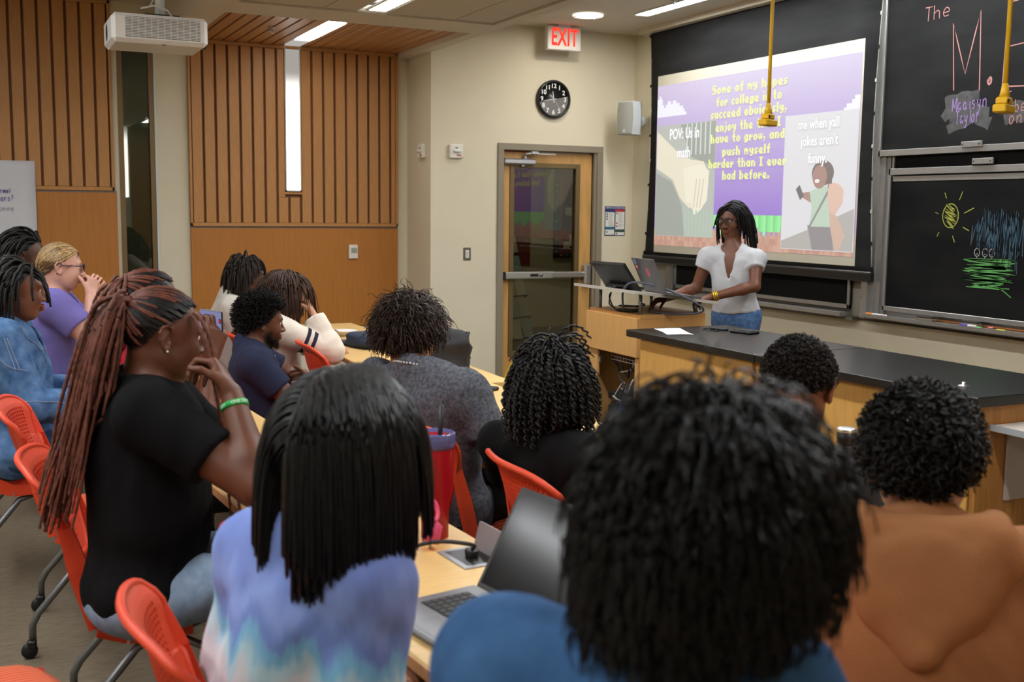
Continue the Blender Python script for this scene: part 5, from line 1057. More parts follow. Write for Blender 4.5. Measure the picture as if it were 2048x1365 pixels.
def soft_bag(name, loc, rz, size, m, label, cat, seed=0, amp=0.25, straps=True):
    o = empty(name, loc, rz, label=label, cat=cat); r = np.random.default_rng(seed); ph_ = r.random((6, 3)) * 6; fq = r.normal(size=(6, 3)) * 3.5
    V = []; n, mm = 36, 18
    for j in range(mm + 1):
        th_ = PI * j / mm
        for i in range(n):
            a = 2 * PI * i / n; d = np.array([math.sin(th_) * math.cos(a), math.sin(th_) * math.sin(a), math.cos(th_)])
            d2 = np.sign(d) * np.abs(d) ** 0.62
            k = 1 + amp * 0.33 * sum(math.sin(fq[q] @ d + ph_[q, 0]) for q in range(6)) / 2.2
            p = d2 * np.array(size) * k; V.append((p[0], p[1], max(0.0, p[2] + size[2] * 0.8)))
    mb = MB(); mb.add(V, [(j * n + i, (j + 1) * n + i, (j + 1) * n + (i + 1) % n, j * n + (i + 1) % n) for j in range(mm) for i in range(n)], True); mb.build('bag_body', m, o)
    if straps:
        t = MB(); t.tube([Vector((size[0] * 0.6, -size[1] * 0.7, size[2] * 1.4)), Vector((size[0] * 0.9, -size[1] * 0.2, size[2] * 1.75)), Vector((size[0] * 0.5, size[1] * 0.5, size[2] * 1.6))], 0.008, 6); t.build('strap', m, o)
        for q in (-0.5, 0.1): MB().lathe([(0.004, 0), (0.009, 0.003), (0.006, 0.008), (0, 0.009)], 8, c=(-size[0] * 0.3, size[1] * q, size[2] * 1.55)).build('stud', m_satin, o)
    return o
soft_bag('blue_bag', (2.12, 6.42, 0.742), 0.2, (0.12, 0.17, 0.05), mat('bag_navy', srgb(44, 54, 76), 0.8, var=0.1, scale=12, bump=0.1, bscale=200), 'flat navy blue bag lying on the far maple table', 'bag', 3)
soft_bag('black_backpack', (2.15, 5.35, 0.742), -0.3, (0.17, 0.22, 0.115), mat('bag_black', (0.022, 0.021, 0.023), 0.8, var=0.2, scale=14, bump=0.15, bscale=160), 'crumpled black backpack on the table behind the man in grey', 'backpack', 9, 0.4)
soft_bag('floor_backpack', (0.98, 3.2, 0.0), 0.3, (0.12, 0.16, 0.14), mat('bag_dark', (0.02, 0.019, 0.024), 0.8, var=0.3, scale=14), 'dark backpack on the carpet beneath the second-row tables', 'backpack', 5, 0.4)
# ------------------------------------------------------------------ smooth bodies: signed-distance shapes meshed with surface nets
def V3(*a): return np.array(a, float)
def cap(a, b, ra, rb=None, k=0.02, op='add', clip=None): return dict(t='cap', a=np.array(a, float), b=np.array(b, float), ra=ra, rb=ra if rb is None else rb, k=k, op=op, clip=clip)
def ell(c, r, R=None, k=0.02, op='add', clip=None): return dict(t='ell', c=np.array(c, float), r=np.array(r, float), R=np.eye(3) if R is None else R, k=k, op=op, clip=clip)
def rotz(d): a = math.radians(d); return np.array([[math.cos(a), -math.sin(a), 0], [math.sin(a), math.cos(a), 0], [0, 0, 1]])
def roty(d): a = math.radians(d); return np.array([[math.cos(a), 0, math.sin(a)], [0, 1, 0], [-math.sin(a), 0, math.cos(a)]])
def rotx(d): a = math.radians(d); return np.array([[1, 0, 0], [0, math.cos(a), -math.sin(a)], [0, math.sin(a), math.cos(a)]])
def prim_bounds(p):
    if p['t'] == 'cap': return np.minimum(p['a'] - p['ra'], p['b'] - p['rb']), np.maximum(p['a'] + p['ra'], p['b'] + p['rb'])
    e = np.abs(p['R']) @ p['r']; return p['c'] - e, p['c'] + e
def prim_dist(p, X, Y, Z):
    if p['t'] == 'cap':
        ab = p['b'] - p['a']; L2 = max(ab @ ab, 1e-12); x, y, z = X - p['a'][0], Y - p['a'][1], Z - p['a'][2]
        t = np.clip((x * ab[0] + y * ab[1] + z * ab[2]) / L2, 0, 1)
        d = np.sqrt((x - t * ab[0]) ** 2 + (y - t * ab[1]) ** 2 + (z - t * ab[2]) ** 2) - (p['ra'] + (p['rb'] - p['ra']) * t)
    else:
        x, y, z = X - p['c'][0], Y - p['c'][1], Z - p['c'][2]; R = p['R']; r = p['r']
        u = (R[0, 0] * x + R[1, 0] * y + R[2, 0] * z); v = (R[0, 1] * x + R[1, 1] * y + R[2, 1] * z); w_ = (R[0, 2] * x + R[1, 2] * y + R[2, 2] * z)
        k0 = np.sqrt((u / r[0]) ** 2 + (v / r[1]) ** 2 + (w_ / r[2]) ** 2); k1 = np.sqrt((u / r[0] ** 2) ** 2 + (v / r[1] ** 2) ** 2 + (w_ / r[2] ** 2) ** 2)
        d = k0 * (k0 - 1) / np.maximum(k1, 1e-6)
    if p['clip']:
        for q, n in p['clip']: d = np.maximum(d, (X - q[0]) * n[0] + (Y - q[1]) * n[1] + (Z - q[2]) * n[2])
    return d
def sdf_mesh(name, prims, h, m, wr=0.0, wf=30.0, cuts=None, seed=0, post=None):
    lo = np.min([prim_bounds(p)[0] for p in prims if p['op'] == 'add'], 0) - 3 * h; hi = np.max([prim_bounds(p)[1] for p in prims if p['op'] == 'add'], 0) + 3 * h
    n = np.ceil((hi - lo) / h).astype(int) + 1; ax = [(lo[i] + h * np.arange(n[i])).astype(np.float32) for i in range(3)]
    D = np.full(n, 1.0, np.float32)
    for p in prims:
        a, b = prim_bounds(p); mg = p['k'] + 3 * h; i0 = np.maximum(((a - mg - lo) / h).astype(int), 0); i1 = np.minimum(((b + mg - lo) / h).astype(int) + 2, n)
        if np.any(i1 <= i0): continue
        s = tuple(slice(i0[q], i1[q]) for q in range(3))
        d = prim_dist(p, ax[0][s[0]][:, None, None], ax[1][s[1]][None, :, None], ax[2][s[2]][None, None, :]).astype(np.float32)
        k = max(p['k'], 1e-5); o = D[s]
        if p['op'] == 'add': hh = np.maximum(k - np.abs(o - d), 0) / k; D[s] = np.minimum(o, d) - hh * hh * k * 0.25
        else: d = -d; hh = np.maximum(k - np.abs(o - d), 0) / k; D[s] = np.maximum(o, d) + hh * hh * k * 0.25
    if cuts:
        for q, nn in cuts: D = np.maximum(D, ((ax[0][:, None, None] - q[0]) * nn[0] + (ax[1][None, :, None] - q[1]) * nn[1] + (ax[2][None, None, :] - q[2]) * nn[2]).astype(np.float32))
    if wr:
        I = np.nonzero(np.abs(D) < 0.03); P = np.stack([ax[q][I[q]] for q in range(3)], 1); r = np.random.default_rng(seed); acc = np.zeros(len(P), np.float32)
        for q in range(7):
            f = r.normal(size=3); f /= np.linalg.norm(f); f *= np.array([1, 1, 0.7]); fr = wf * (0.5 + 1.3 * r.random()); g = r.normal(size=3) * wf * 0.35
            acc += np.sin(P @ f * fr + 1.6 * np.sin(P @ g + r.random() * 6) + r.random() * 6).astype(np.float32) ** 3
        D[I] += wr * acc / 2.2
    ins = D < 0
    c = [ins[i:n[0] - 1 + i, j:n[1] - 1 + j, k:n[2] - 1 + k] for i in (0, 1) for j in (0, 1) for k in (0, 1)]
    cnt = sum(q.astype(np.int8) for q in c); act = (cnt > 0) & (cnt < 8); I = np.argwhere(act)
    if len(I) == 0: raise ValueError('empty sdf ' + name)
    vid = np.full(act.shape, -1, np.int32); vid[tuple(I.T)] = np.arange(len(I))
    cor = {(i, j, k): D[I[:, 0] + i, I[:, 1] + j, I[:, 2] + k] for i in (0, 1) for j in (0, 1) for k in (0, 1)}
    acc = np.zeros((len(I), 3)); nn = np.zeros(len(I))
    for a_ in cor:
        for q in range(3):
            if a_[q] == 0:
                b_ = list(a_); b_[q] = 1; d0, d1 = cor[a_], cor[tuple(b_)]; msk = (d0 < 0) != (d1 < 0); t = np.where(msk, d0 / np.where(msk, d0 - d1, 1), 0)
                pt = np.tile(np.array(a_, float), (len(I), 1)); pt[:, q] += t; acc[msk] += pt[msk]; nn[msk] += 1
    Vt = lo + h * (I + acc / nn[:, None])
    F = []
    for q in range(3):
        o1, o2 = (q + 1) % 3, (q + 2) % 3
        s0 = [slice(1, n[t] - 1) for t in range(3)]; s0[q] = slice(0, n[q] - 1); s1 = list(s0); s1[q] = slice(1, n[q])
        A, B = ins[tuple(s0)], ins[tuple(s1)]; E = np.argwhere(A != B)
        if len(E) == 0: continue
        fl = A[tuple(E.T)]; E = E + np.array([s0[t].start for t in range(3)])
        def vv(d1, d2): G = E.copy(); G[:, o1] -= d1; G[:, o2] -= d2; return vid[tuple(G.T)]
        Q = np.stack([vv(1, 1), vv(0, 1), vv(0, 0), vv(1, 0)], 1); Q[~fl] = Q[~fl][:, ::-1]; F.append(Q)
    F = np.concatenate(F); F = F[(F >= 0).all(1)]
    # one light smoothing pass
    nb = np.zeros_like(Vt); ct = np.zeros(len(Vt))
    for a_, b_ in ((0, 1), (1, 2), (2, 3), (3, 0)):
        np.add.at(nb, F[:, a_], Vt[F[:, b_]]); np.add.at(ct, F[:, a_], 1); np.add.at(nb, F[:, b_], Vt[F[:, a_]]); np.add.at(ct, F[:, b_], 1)
    Vt = 0.55 * Vt + 0.45 * nb / np.maximum(ct, 1)[:, None]
    if post is not None: Vt = post(Vt)
    return Vt, F
def add_obj(name, V, F, m, parent, smooth=True, tint=None):
    off = np.array(parent.location) if parent is not None else np.zeros(3)
    me = npmesh(name, V - off, F, m, smooth)
    if tint is not None:
        at = me.attributes.new('tint', 'FLOAT_COLOR', 'POINT'); C = np.ones((len(V), 4), np.float32); C[:, :3] = tint; at.data.foreach_set('color', C.ravel())
    return link(name, me, None, parent)
def skin_mat(name='skin'):
    if name in MATS: return MATS[name]
    m = mat(name, (0.5, 0.3, 0.2), 0.48, spec=0.45); nt = m.node_tree; b = nt.nodes['Principled BSDF']
    a = nt.nodes.new('ShaderNodeAttribute'); a.attribute_name = 'tint'; nt.links.new(a.outputs['Color'], b.inputs['Base Color'])
    b.inputs['Subsurface Weight'].default_value = 0.08; b.inputs['Subsurface Radius'].default_value = (0.012, 0.005, 0.003)
    nz = nt.nodes.new('ShaderNodeTexNoise'); nz.inputs['Scale'].default_value = 260; bp = nt.nodes.new('ShaderNodeBump'); bp.inputs['Strength'].default_value = 0.06; bp.inputs['Distance'].default_value = 0.003
    nt.links.new(nz.outputs['Fac'], bp.inputs['Height']); nt.links.new(bp.outputs['Normal'], b.inputs['Normal']); return m
def cloth(name, col, var=0.08, scale=30, rough=0.9, bump=0.12, bscale=500, col2=None, detail=3): return mat('cloth_' + name, col, rough, var=var, scale=scale, bump=bump, bscale=bscale, spec=0.12, col2=col2, detail=detail)
def hair_mat(name, col, rough=0.45, spec=0.28, var=0.25, scale=60): return mat('hair_' + name, col, rough, var=var, scale=scale, spec=spec)

# ---- head in its own frame: x forward, y left, z up, origin between the ears
def head_prims(c, R, s=1.0, jaw=1.0, full=0.0):
    P = []; T = lambda p: c + R @ (np.array(p, float) * s)
    E = lambda p, r, k, op='add', Q=None: P.append(ell(T(p), np.array(r) * s, R if Q is None else R @ Q, k * s, op))
    C_ = lambda a, b, ra, rb, k, op='add': P.append(cap(T(a), T(b), ra * s, rb * s, k * s, op))
    E((-0.012, 0, 0.030), (0.098, 0.077, 0.088), 0.01)
    E((0.026, 0, -0.022), (0.066, 0.060 + 0.006 * full, 0.086), 0.03)
    E((0.052, 0, -0.086), (0.033 * jaw, 0.034 * jaw + 0.006 * full, 0.027), 0.025)
    for y in (-1, 1):
        C_((0.0, y * 0.052, -0.05), (0.052, y * 0.022 * jaw, -0.092), 0.017, 0.015, 0.025)
        E((0.058, y * (0.036 + 0.004 * full), -0.030), (0.032, 0.026, 0.032), 0.02)
        if full: E((0.03, y * 0.042, -0.065), (0.036, 0.024, 0.036), 0.03)
    C_((0.082, -0.034, 0.024), (0.082, 0.034, 0.024), 0.012, 0.012, 0.02)
    for y in (-1, 1): E((0.101, y * 0.031, 0.005), (0.018, 0.021, 0.013), 0.012, 'sub')
    C_((0.088, 0, 0.012), (0.112, 0, -0.028), 0.0068, 0.0105, 0.012)
    for y in (-1, 1): E((0.101, y * 0.013, -0.032), (0.0125, 0.0095, 0.009), 0.008)
    C_((0.095, -0.019, -0.058), (0.095, 0.019, -0.058), 0.006, 0.006, 0.008); E((0.101, 0, -0.055), (0.008, 0.014, 0.006), 0.006)
    C_((0.094, -0.017, -0.070), (0.094, 0.017, -0.070), 0.0065, 0.0065, 0.008); E((0.099, 0, -0.070), (0.009, 0.014, 0.007), 0.006)
    C_((0.108, -0.022, -0.0635), (0.108, 0.022, -0.0635), 0.0022, 0.0022, 0.003, 'sub')
    for y in (-1, 1):
        Q = roty(-14) @ rotz(-y * 22)
        E((-0.014, y * 0.0785, -0.006), (0.017, 0.0050, 0.029), 0.006, 'add', Q)
        rim = [(0.002, 0.078, 0.012), (-0.002, 0.082, 0.023), (-0.012, 0.087, 0.030), (-0.025, 0.091, 0.026), (-0.033, 0.093, 0.010), (-0.030, 0.091, -0.008), (-0.021, 0.087, -0.022), (-0.010, 0.084, -0.034), (-0.003, 0.080, -0.030), (-0.001, 0.079, -0.018)]
        for i_ in range(len(rim) - 1):
            a_, b_ = rim[i_], rim[i_ + 1]; r_ = 0.0045 if i_ < 6 else 0.0060; C_((a_[0], y * a_[1], a_[2]), (b_[0], y * b_[1], b_[2]), r_, r_, 0.003)
        C_((-0.010, y * 0.085, 0.012), (-0.022, y * 0.089, -0.010), 0.0036, 0.0036, 0.003)
    return P
def finger_chain(P, base, d, n, lens, rad, curl, k=0.004):
    """d: direction, n: bend towards (palm normal)"""
    p = base; a = 0.0
    for i, (l, c) in enumerate(zip(lens, curl)):
        a += math.radians(c); dd = d * math.cos(a) + n * math.sin(a); q = p + dd * l
        P.append(cap(p, q, rad * (1 - 0.09 * i), rad * (1 - 0.09 * (i + 1)), k)); p = q
    return p
def hand_prims(w_, d, n, side, curl=(25, 30, 20), thumb=(35, 10, 10), s=1.0, spread=1.0, fcurl=None):
    """w_ wrist, d pointing direction, n palm normal, side=+1 when the thumb lies along d x n, else -1"""
    d = np.array(d, float); d /= np.linalg.norm(d); n = np.array(n, float); n -= d * (n @ d); n /= np.linalg.norm(n); u = np.cross(d, n) * side   # u: thumb side
    P = []; W = np.array(w_, float)
    kn = []
    for i, o in enumerate((0.030, 0.010, -0.010, -0.028)):
        b = W + d * (0.086 - (0.0, 0.0, 0.004, 0.012)[i]) * s + u * o * s * spread; kn.append(b)
        P.append(cap(W + d * 0.012 * s + u * o * 0.55 * s, b, 0.0155 * s, 0.0125 * s, 0.014))
    lens = ((0.042, 0.026, 0.021), (0.047, 0.030, 0.022), (0.043, 0.028, 0.021), (0.034, 0.021, 0.019)); tips = []
    for i in range(4):
        dd = d + u * (0.10, 0.03, -0.04, -0.11)[i] * spread; dd /= np.linalg.norm(dd)
        tips.append(finger_chain(P, kn[i], dd, n, [l * s for l in lens[i]], (0.0090, 0.0092, 0.0088, 0.0078)[i] * s, fcurl[i] if fcurl else curl))
    tb = W + d * 0.022 * s + u * 0.022 * s
    td = d * math.cos(math.radians(thumb[0])) + u * math.sin(math.radians(thumb[0])) + n * 0.35; td /= np.linalg.norm(td)
    P.append(cap(tb, tb + td * 0.038 * s, 0.0155 * s, 0.012 * s, 0.014)); tips.append(finger_chain(P, tb + td * 0.036 * s, td, (n * 0.8 - u * 0.6) / np.linalg.norm(n * 0.8 - u * 0.6), [0.034 * s, 0.026 * s], 0.0102 * s, thumb[1:]))
    return P, tips
def ik(S, T, l1, l2, pole):
    S, T, pole = map(lambda q: np.array(q, float), (S, T, pole)); v = T - S; L = np.linalg.norm(v); L = min(L, (l1 + l2) * 0.999); v /= np.linalg.norm(v)
    a = (l1 * l1 - l2 * l2 + L * L) / (2 * L); hgt = math.sqrt(max(l1 * l1 - a * a, 0)); p = pole - v * (pole @ v); p /= np.linalg.norm(p)
    return S + v * a + p * hgt, S + v * L

# ---- hair
def strands_mesh(P, r, sides=3, taper=0.6, rope=0.0, ropef=0.0):
    """P (N,M,3) centre lines -> V,F of tubes"""
    N, M, _ = P.shape; T = np.gradient(P, axis=1); T /= (np.linalg.norm(T, axis=2, keepdims=True) + 1e-9)
    ref = np.where(np.abs(T[:, :, 2:3]) < 0.9, np.array([0, 0, 1.0]), np.array([1.0, 0, 0])); A = np.cross(T, ref); A /= (np.linalg.norm(A, axis=2, keepdims=True) + 1e-9); B = np.cross(T, A)
    rr = (np.ones(M) * 1.0); rr = 1 - (1 - taper) * np.linspace(0, 1, M) ** 2; R = np.asarray(r).reshape(-1, 1) * rr[None, :] if np.ndim(r) else r * np.tile(rr, (N, 1))
    ang = 2 * PI * np.arange(sides) / sides
    RR = np.repeat(R[:, :, None], sides, 2)
    if rope: RR = RR * (1 + rope * np.sin(ropef * np.arange(M)[None, :, None] + 2 * ang[None, None, :]))
    V = P[:, :, None, :] + RR[..., None] * (A[:, :, None, :] * np.cos(ang)[None, None, :, None] + B[:, :, None, :] * np.sin(ang)[None, None, :, None])
    V = V.reshape(-1, 3); base = (np.arange(N) * M * sides)[:, None, None]; i = np.arange(M - 1)[None, :, None] * sides; k = np.arange(sides)[None, None, :]; k2 = (k + 1) % sides
    F = np.stack([base + i + k, base + i + k2, base + i + sides + k2, base + i + sides + k], -1).reshape(-1, 4); return V, F
def push_out(p, cols):
    for c in cols:
        if c[0] == 'e':
            _, cc, R, r = c; q = ((p - cc) @ R) / r; m_ = np.linalg.norm(q, axis=-1, keepdims=True); ins = m_ < 1
            p = np.where(ins, cc + ((q / np.maximum(m_, 1e-6)) * r) @ R.T, p)
        else:
            _, a, b, r = c; ab = b - a; t = np.clip(((p - a) @ ab) / (ab @ ab), 0, 1)[..., None]; q = a + t * ab; v = p - q; m_ = np.linalg.norm(v, axis=-1, keepdims=True); p = np.where(m_ < r, q + v / np.maximum(m_, 1e-6) * r, p)
    return p
def hang(roots, dirs, n, step, cols, grav=0.25, noise=0.0, gdir=(0, 0, -1), seed=0, wave=0.0, wfreq=0.6):
    r = np.random.default_rng(seed); p = roots.copy(); d = dirs / np.linalg.norm(dirs, axis=1, keepdims=True); out = [p.copy()]; g = np.array(gdir, float); step = np.asarray(step).reshape(-1, 1) if np.ndim(step) else step
    ph = r.random((len(p), 1)) * 6.28; ax_ = r.normal(size=(len(p), 3)); ax_ /= np.linalg.norm(ax_, axis=1, keepdims=True)
    for i in range(n - 1):
        d = d + g * grav + (r.normal(size=d.shape) * noise if noise else 0)
        if wave: d = d + ax_ * wave * np.sin(ph + wfreq * i * 1.0)
        d /= np.linalg.norm(d, axis=1, keepdims=True); q = push_out(p + d * step, cols); d = (q - p) / np.maximum(np.linalg.norm(q - p, axis=1, keepdims=True), 1e-6); p = q; out.append(p.copy())
    return np.stack(out, 1)
CR_C, CR_R = V3(-0.012, 0, 0.030), V3(0.099, 0.078, 0.089)
def scalp(n, seed, line=0.075, nape=-0.055, side=0.0, front_x=0.045, s=1.0):
    """random scalp points (head frame) and outward normals"""
    r = np.random.default_rng(seed); d = r.normal(size=(n * 5, 3)); d /= np.linalg.norm(d, axis=1, keepdims=True); p = CR_C + d * CR_R
    x, z = p[:, 0], p[:, 2]; t = np.clip((x + 0.035) / (front_x + 0.035), 0, 1); lim = np.where(x < -0.035, nape + (side - nape) * np.clip((x + 0.11) / 0.075, 0, 1) ** 3, side + (line - side) * t ** 1.5)
    lim = np.where(x > front_x, line, lim); ok = z > lim; p, d = p[ok][:n], d[ok][:n]; nrm = d / CR_R; nrm /= np.linalg.norm(nrm, axis=1, keepdims=True); return p * s, nrm
def curls(p, nrm, L, rad, turns, n=9, seed=0, down=0.0):
    """springy curls in the head frame"""
    r = np.random.default_rng(seed); N = len(p); t = np.linspace(0, 1, n)[None, :, None]; A = np.cross(nrm, r.normal(size=(N, 3))); A /= np.linalg.norm(A, axis=1, keepdims=True); B = np.cross(nrm, A)
    ll = L * (0.65 + 0.6 * r.random((N, 1, 1))); ph = r.random((N, 1, 1)) * 6.28; a = ph + 2 * PI * turns * t; rr = rad * np.minimum(1, t * 3) * (0.7 + 0.6 * r.random((N, 1, 1)))
    P = p[:, None, :] + nrm[:, None, :] * ll * t + rr * (A[:, None, :] * np.cos(a) + B[:, None, :] * np.sin(a)); P[:, :, 2:3] -= down * ll * t * t; return P
def add_hair(name, P, r, m, parent, sides=3, taper=0.6, label=None, **k):
    V, F = strands_mesh(P, r, sides, taper, **k); o = add_obj(name, V, F, m, parent); o['kind'] = 'stuff'
    if label: o['label'] = label
    return o

def hair_shell(p, t, m, name='hair_mass', front=0.07, side=0.0, nape=-0.06, top=0.0, wr=0.004, wf=60, h=0.007, seed=3, back=0.0):
    """a solid bumpy mass of hair following the skull, open at the face"""
    P = [ell(p.H(-0.012 - back * 0.5, 0, 0.030 + top * 0.5), (CR_R + V3(t + back * 0.5, t, t + top * 0.5)) * p.hs, p.R, 0.01)]
    T = lambda a, b, ra, rb, k: P.append(cap(p.H(*a), p.H(*b), ra * p.hs, rb * p.hs, k * p.hs, 'sub'))
    P.append(ell(p.H(0.105, 0, front - 0.115), V3(0.075, 0.10, 0.11) * p.hs, p.R, 0.02, 'sub'))
    for y in (-1, 1): P.append(ell(p.H(0.015, y * 0.10, side - 0.06), V3(0.05, 0.05, 0.06) * p.hs, p.R, 0.02, 'sub'))
    n_ = p.R @ V3(0.35, 0, -1); n_ /= np.linalg.norm(n_)
    V, F = sdf_mesh(name, P, h, None, wr=wr, wf=wf, seed=seed, cuts=[(p.H(-0.06, 0, nape), n_)]); o = add_obj(name, V, F, m, p.o); return o

# ---- a person ---------------------------------------------------------------------------------
class Person:
    def __init__(s, label, base, head, yaw, pitch=0, roll=0, skin=srgb(110, 70, 48), hs=1.0, full=0.0, jaw=1.0):
        s.o = empty('person', base, label=label, cat='person'); s.hc = np.array(head, float); s.R = rotz(yaw) @ roty(pitch) @ rotx(roll); s.hs = hs; s.skin = np.array(skin)
        s.P = head_prims(s.hc, s.R, hs, jaw, full); s.marks = []
    def H(s, *p): return s.hc + s.R @ (np.array(p, float) * s.hs)
    def torso(s, hip, shR, shL, bulk=1.0, depth=1.0, neck=0.052):
        """joint positions; stores skeleton and adds body primitives"""
        s.hip, s.shR, s.shL, s.bulk = map(lambda q: np.array(q, float) if np.ndim(q) else q, (hip, shR, shL, bulk)); s.lat = s.shL - s.shR; s.lat /= np.linalg.norm(s.lat)
        s.nb = (s.shR + s.shL) / 2 + np.array([0, 0, 0.035]); s.ups = s.nb - s.hip; s.ups /= np.linalg.norm(s.ups); s.fwd = np.cross(s.lat, s.ups); s.fwd /= np.linalg.norm(s.fwd); s.dep = depth
        s.P += s.torso_prims(0.0)
        s.P.append(cap(s.H(-0.026, 0, -0.055), s.nb + s.fwd * 0.008 - s.ups * 0.03, neck * s.hs, neck * 1.05 * s.hs, 0.03)); return s
    def torso_prims(s, e, lower=True):
        b = s.bulk; P = []; L = np.linalg.norm(s.nb - s.hip); chest = s.hip + s.ups * L * 0.66; mid = s.hip + s.ups * L * 0.33; d = s.dep
        Rt = np.stack([s.fwd, s.lat, s.ups], 1); wsh = np.linalg.norm(s.shL - s.shR) / 2
        P.append(ell(chest + s.fwd * 0.005, (0.112 * b * d + e, (wsh - 0.025) * (0.6 + 0.4 * b) + e, L * 0.34 + e), Rt, 0.06))
        P.append(ell(mid + s.fwd * 0.015 * b, (0.112 * b * d + e, 0.150 * b + e, L * 0.36 + e), Rt, 0.06))
        P.append(ell(s.nb - s.ups * 0.085, (0.082 * b * d + e, wsh * 0.93 + e, 0.085 + e), Rt, 0.05))
        if lower: P.append(ell(s.hip, (0.120 * b + e, 0.175 * b + e, 0.125 + e), Rt, 0.05))
        for sh in (s.shR, s.shL):
            inn = s.nb - s.ups * 0.03 + (sh - s.nb) * 0.25; b2 = min(b, 1.0); P.append(cap(inn, sh - s.ups * 0.008, 0.052 * b + e, 0.050 * b2 + e, 0.05))
            P.append(cap(s.nb + s.ups * 0.035 - s.fwd * 0.02, sh * 0.75 + s.nb * 0.25 - s.ups * 0.005, 0.036 + e, 0.036 + e, 0.04))
        return P
    def arm(s, side, wrist, pole, l1=0.285, l2=0.25, thick=1.0, hand=None, elbow=None):
        sh = s.shR if side == 'R' else s.shL
        if elbow is None: el, wr_ = ik(sh, wrist, l1, l2, pole)
        else: el, wr_ = np.array(elbow, float), np.array(wrist, float)
        setattr(s, 'el' + side, el); setattr(s, 'wr' + side, wr_); setattr(s, 'th' + side, thick)
        s.P += s.arm_prims(side, 0.0, 1.0, 1.0)
        if hand: Pn, tips = hand_prims(wr_, **hand); s.P += Pn; setattr(s, 'tips' + side, tips)
        return s
    def arm_prims(s, side, e, upto=1.0, fore=1.0):
        sh, el, wr_, t = getattr(s, 'sh' + side), getattr(s, 'el' + side), getattr(s, 'wr' + side), getattr(s, 'th' + side); P = []
        ub = sh + (el - sh) * upto; u = (el - sh) / np.linalg.norm(el - sh)
        ra, rb = 0.052 * t + e, 0.040 * t + e; rb_ = ra + (rb - ra) * upto
        if upto < 1.0: P.append(cap(sh, ub + u * 0.06, ra, rb_ + 0.003, 0.035, clip=[(ub, u)])); return P
        P.append(cap(sh, el, ra, rb, 0.03 if e == 0 else 0.04))
        if fore > 0:
            we = el + (wr_ - el) * fore; v = (wr_ - el) / np.linalg.norm(wr_ - el); mid_ = el + (wr_ - el) * 0.28
            P.append(cap(el, mid_, rb * 0.98, 0.041 * t + e, 0.02)); P.append(cap(mid_, we + (v * 0.03 if fore < 1 else 0), 0.041 * t + e, (0.026 * (0.6 + 0.4 * t) + e) + (0.010 if fore < 1 else 0), 0.02, clip=[(we, v)] if fore < 1 else None))
        return P
    def build_body(s, h=0.005, scalpc=None, beard=None, lips=None, brow=(0.02, 0.014, 0.01), line=0.075, nape=-0.055, side=0.0, eyes=True, iris=(0.03, 0.016, 0.01), extra=None):
        V, F = sdf_mesh('body', s.P, h, None); C = np.tile(s.skin, (len(V), 1)).astype(np.float32)
        L = ((V - s.hc) @ s.R) / s.hs; x, y, z = L.T
        nz = 0.06 * np.sin(V @ V3(31, 17, 23)) * np.sin(V @ V3(-13, 29, 19)); C *= (1 + nz)[:, None]
        lipc = np.array(lips if lips is not None else s.skin * np.array([1.05, 0.72, 0.72]))
        def blend(w_, c): C[:] = C * (1 - w_[:, None]) + np.array(c) * w_[:, None]
        sm = lambda a, b, t: np.clip((t - a) / (b - a), 0, 1)
        blend((sm(0.090, 0.096, x) * (np.abs(y) < 0.024) * sm(0.0175, 0.013, np.abs(z + 0.0635))).astype(float), lipc)
        blend(sm(0.076, 0.082, x) * sm(0.046, 0.042, np.abs(y)) * sm(0.012, 0.016, np.abs(y)) * sm(0.0052, 0.0035, np.abs(z - 0.0285 + 0.0035 * ((np.abs(y) - 0.03) / 0.015) ** 2)), brow)
        blend(sm(0.06, 0.08, x) * sm(0.007, 0.004, np.abs(np.hypot(x - 0.103, z + 0.038)) ) * sm(0.012, 0.009, np.abs(y)) * (np.abs(y) > 0.003), s.skin * 0.35)
        if scalpc is not None:
            t = np.clip((x + 0.035) / 0.08, 0, 1); lim = np.where(x < -0.035, nape + (side - nape) * np.clip((x + 0.11) / 0.075, 0, 1) ** 3, side + (line - side) * t ** 1.5); lim = np.where(x > 0.045, line, lim)
            ear = (np.abs(y) > 0.076) & (np.abs(x + 0.012) < 0.03) & (np.abs(z + 0.006) < 0.036)
            hd = (np.abs(y) < 0.1) & (np.abs(x) < 0.13) & (z < 0.14) & (z > -0.1) & ~ear; blend(sm(-0.004, 0.006, z - lim) * hd, scalpc)
        if beard is not None:
            bw = sm(-0.028, -0.045, z) * sm(-0.005, 0.012, x) * (np.abs(y) < 0.085) * (z > -0.13) * (np.hypot(x - 0.06, z + 0.05) < 0.11); lipzone = (x > 0.088) & (np.abs(z + 0.0635) < 0.013) & (np.abs(y) < 0.022)
            cheek = sm(0.055, 0.035, x) + sm(-0.062, -0.078, z) + ((np.abs(y) < 0.03) & (z < -0.045) & (z > -0.056)); bw = bw * np.clip(cheek, 0, 1) * (~lipzone); blend(bw * 0.92, beard)
        if extra: extra(V, C, blend, sm)
        s.body = add_obj('body', V, F, skin_mat(), s.o, tint=C)
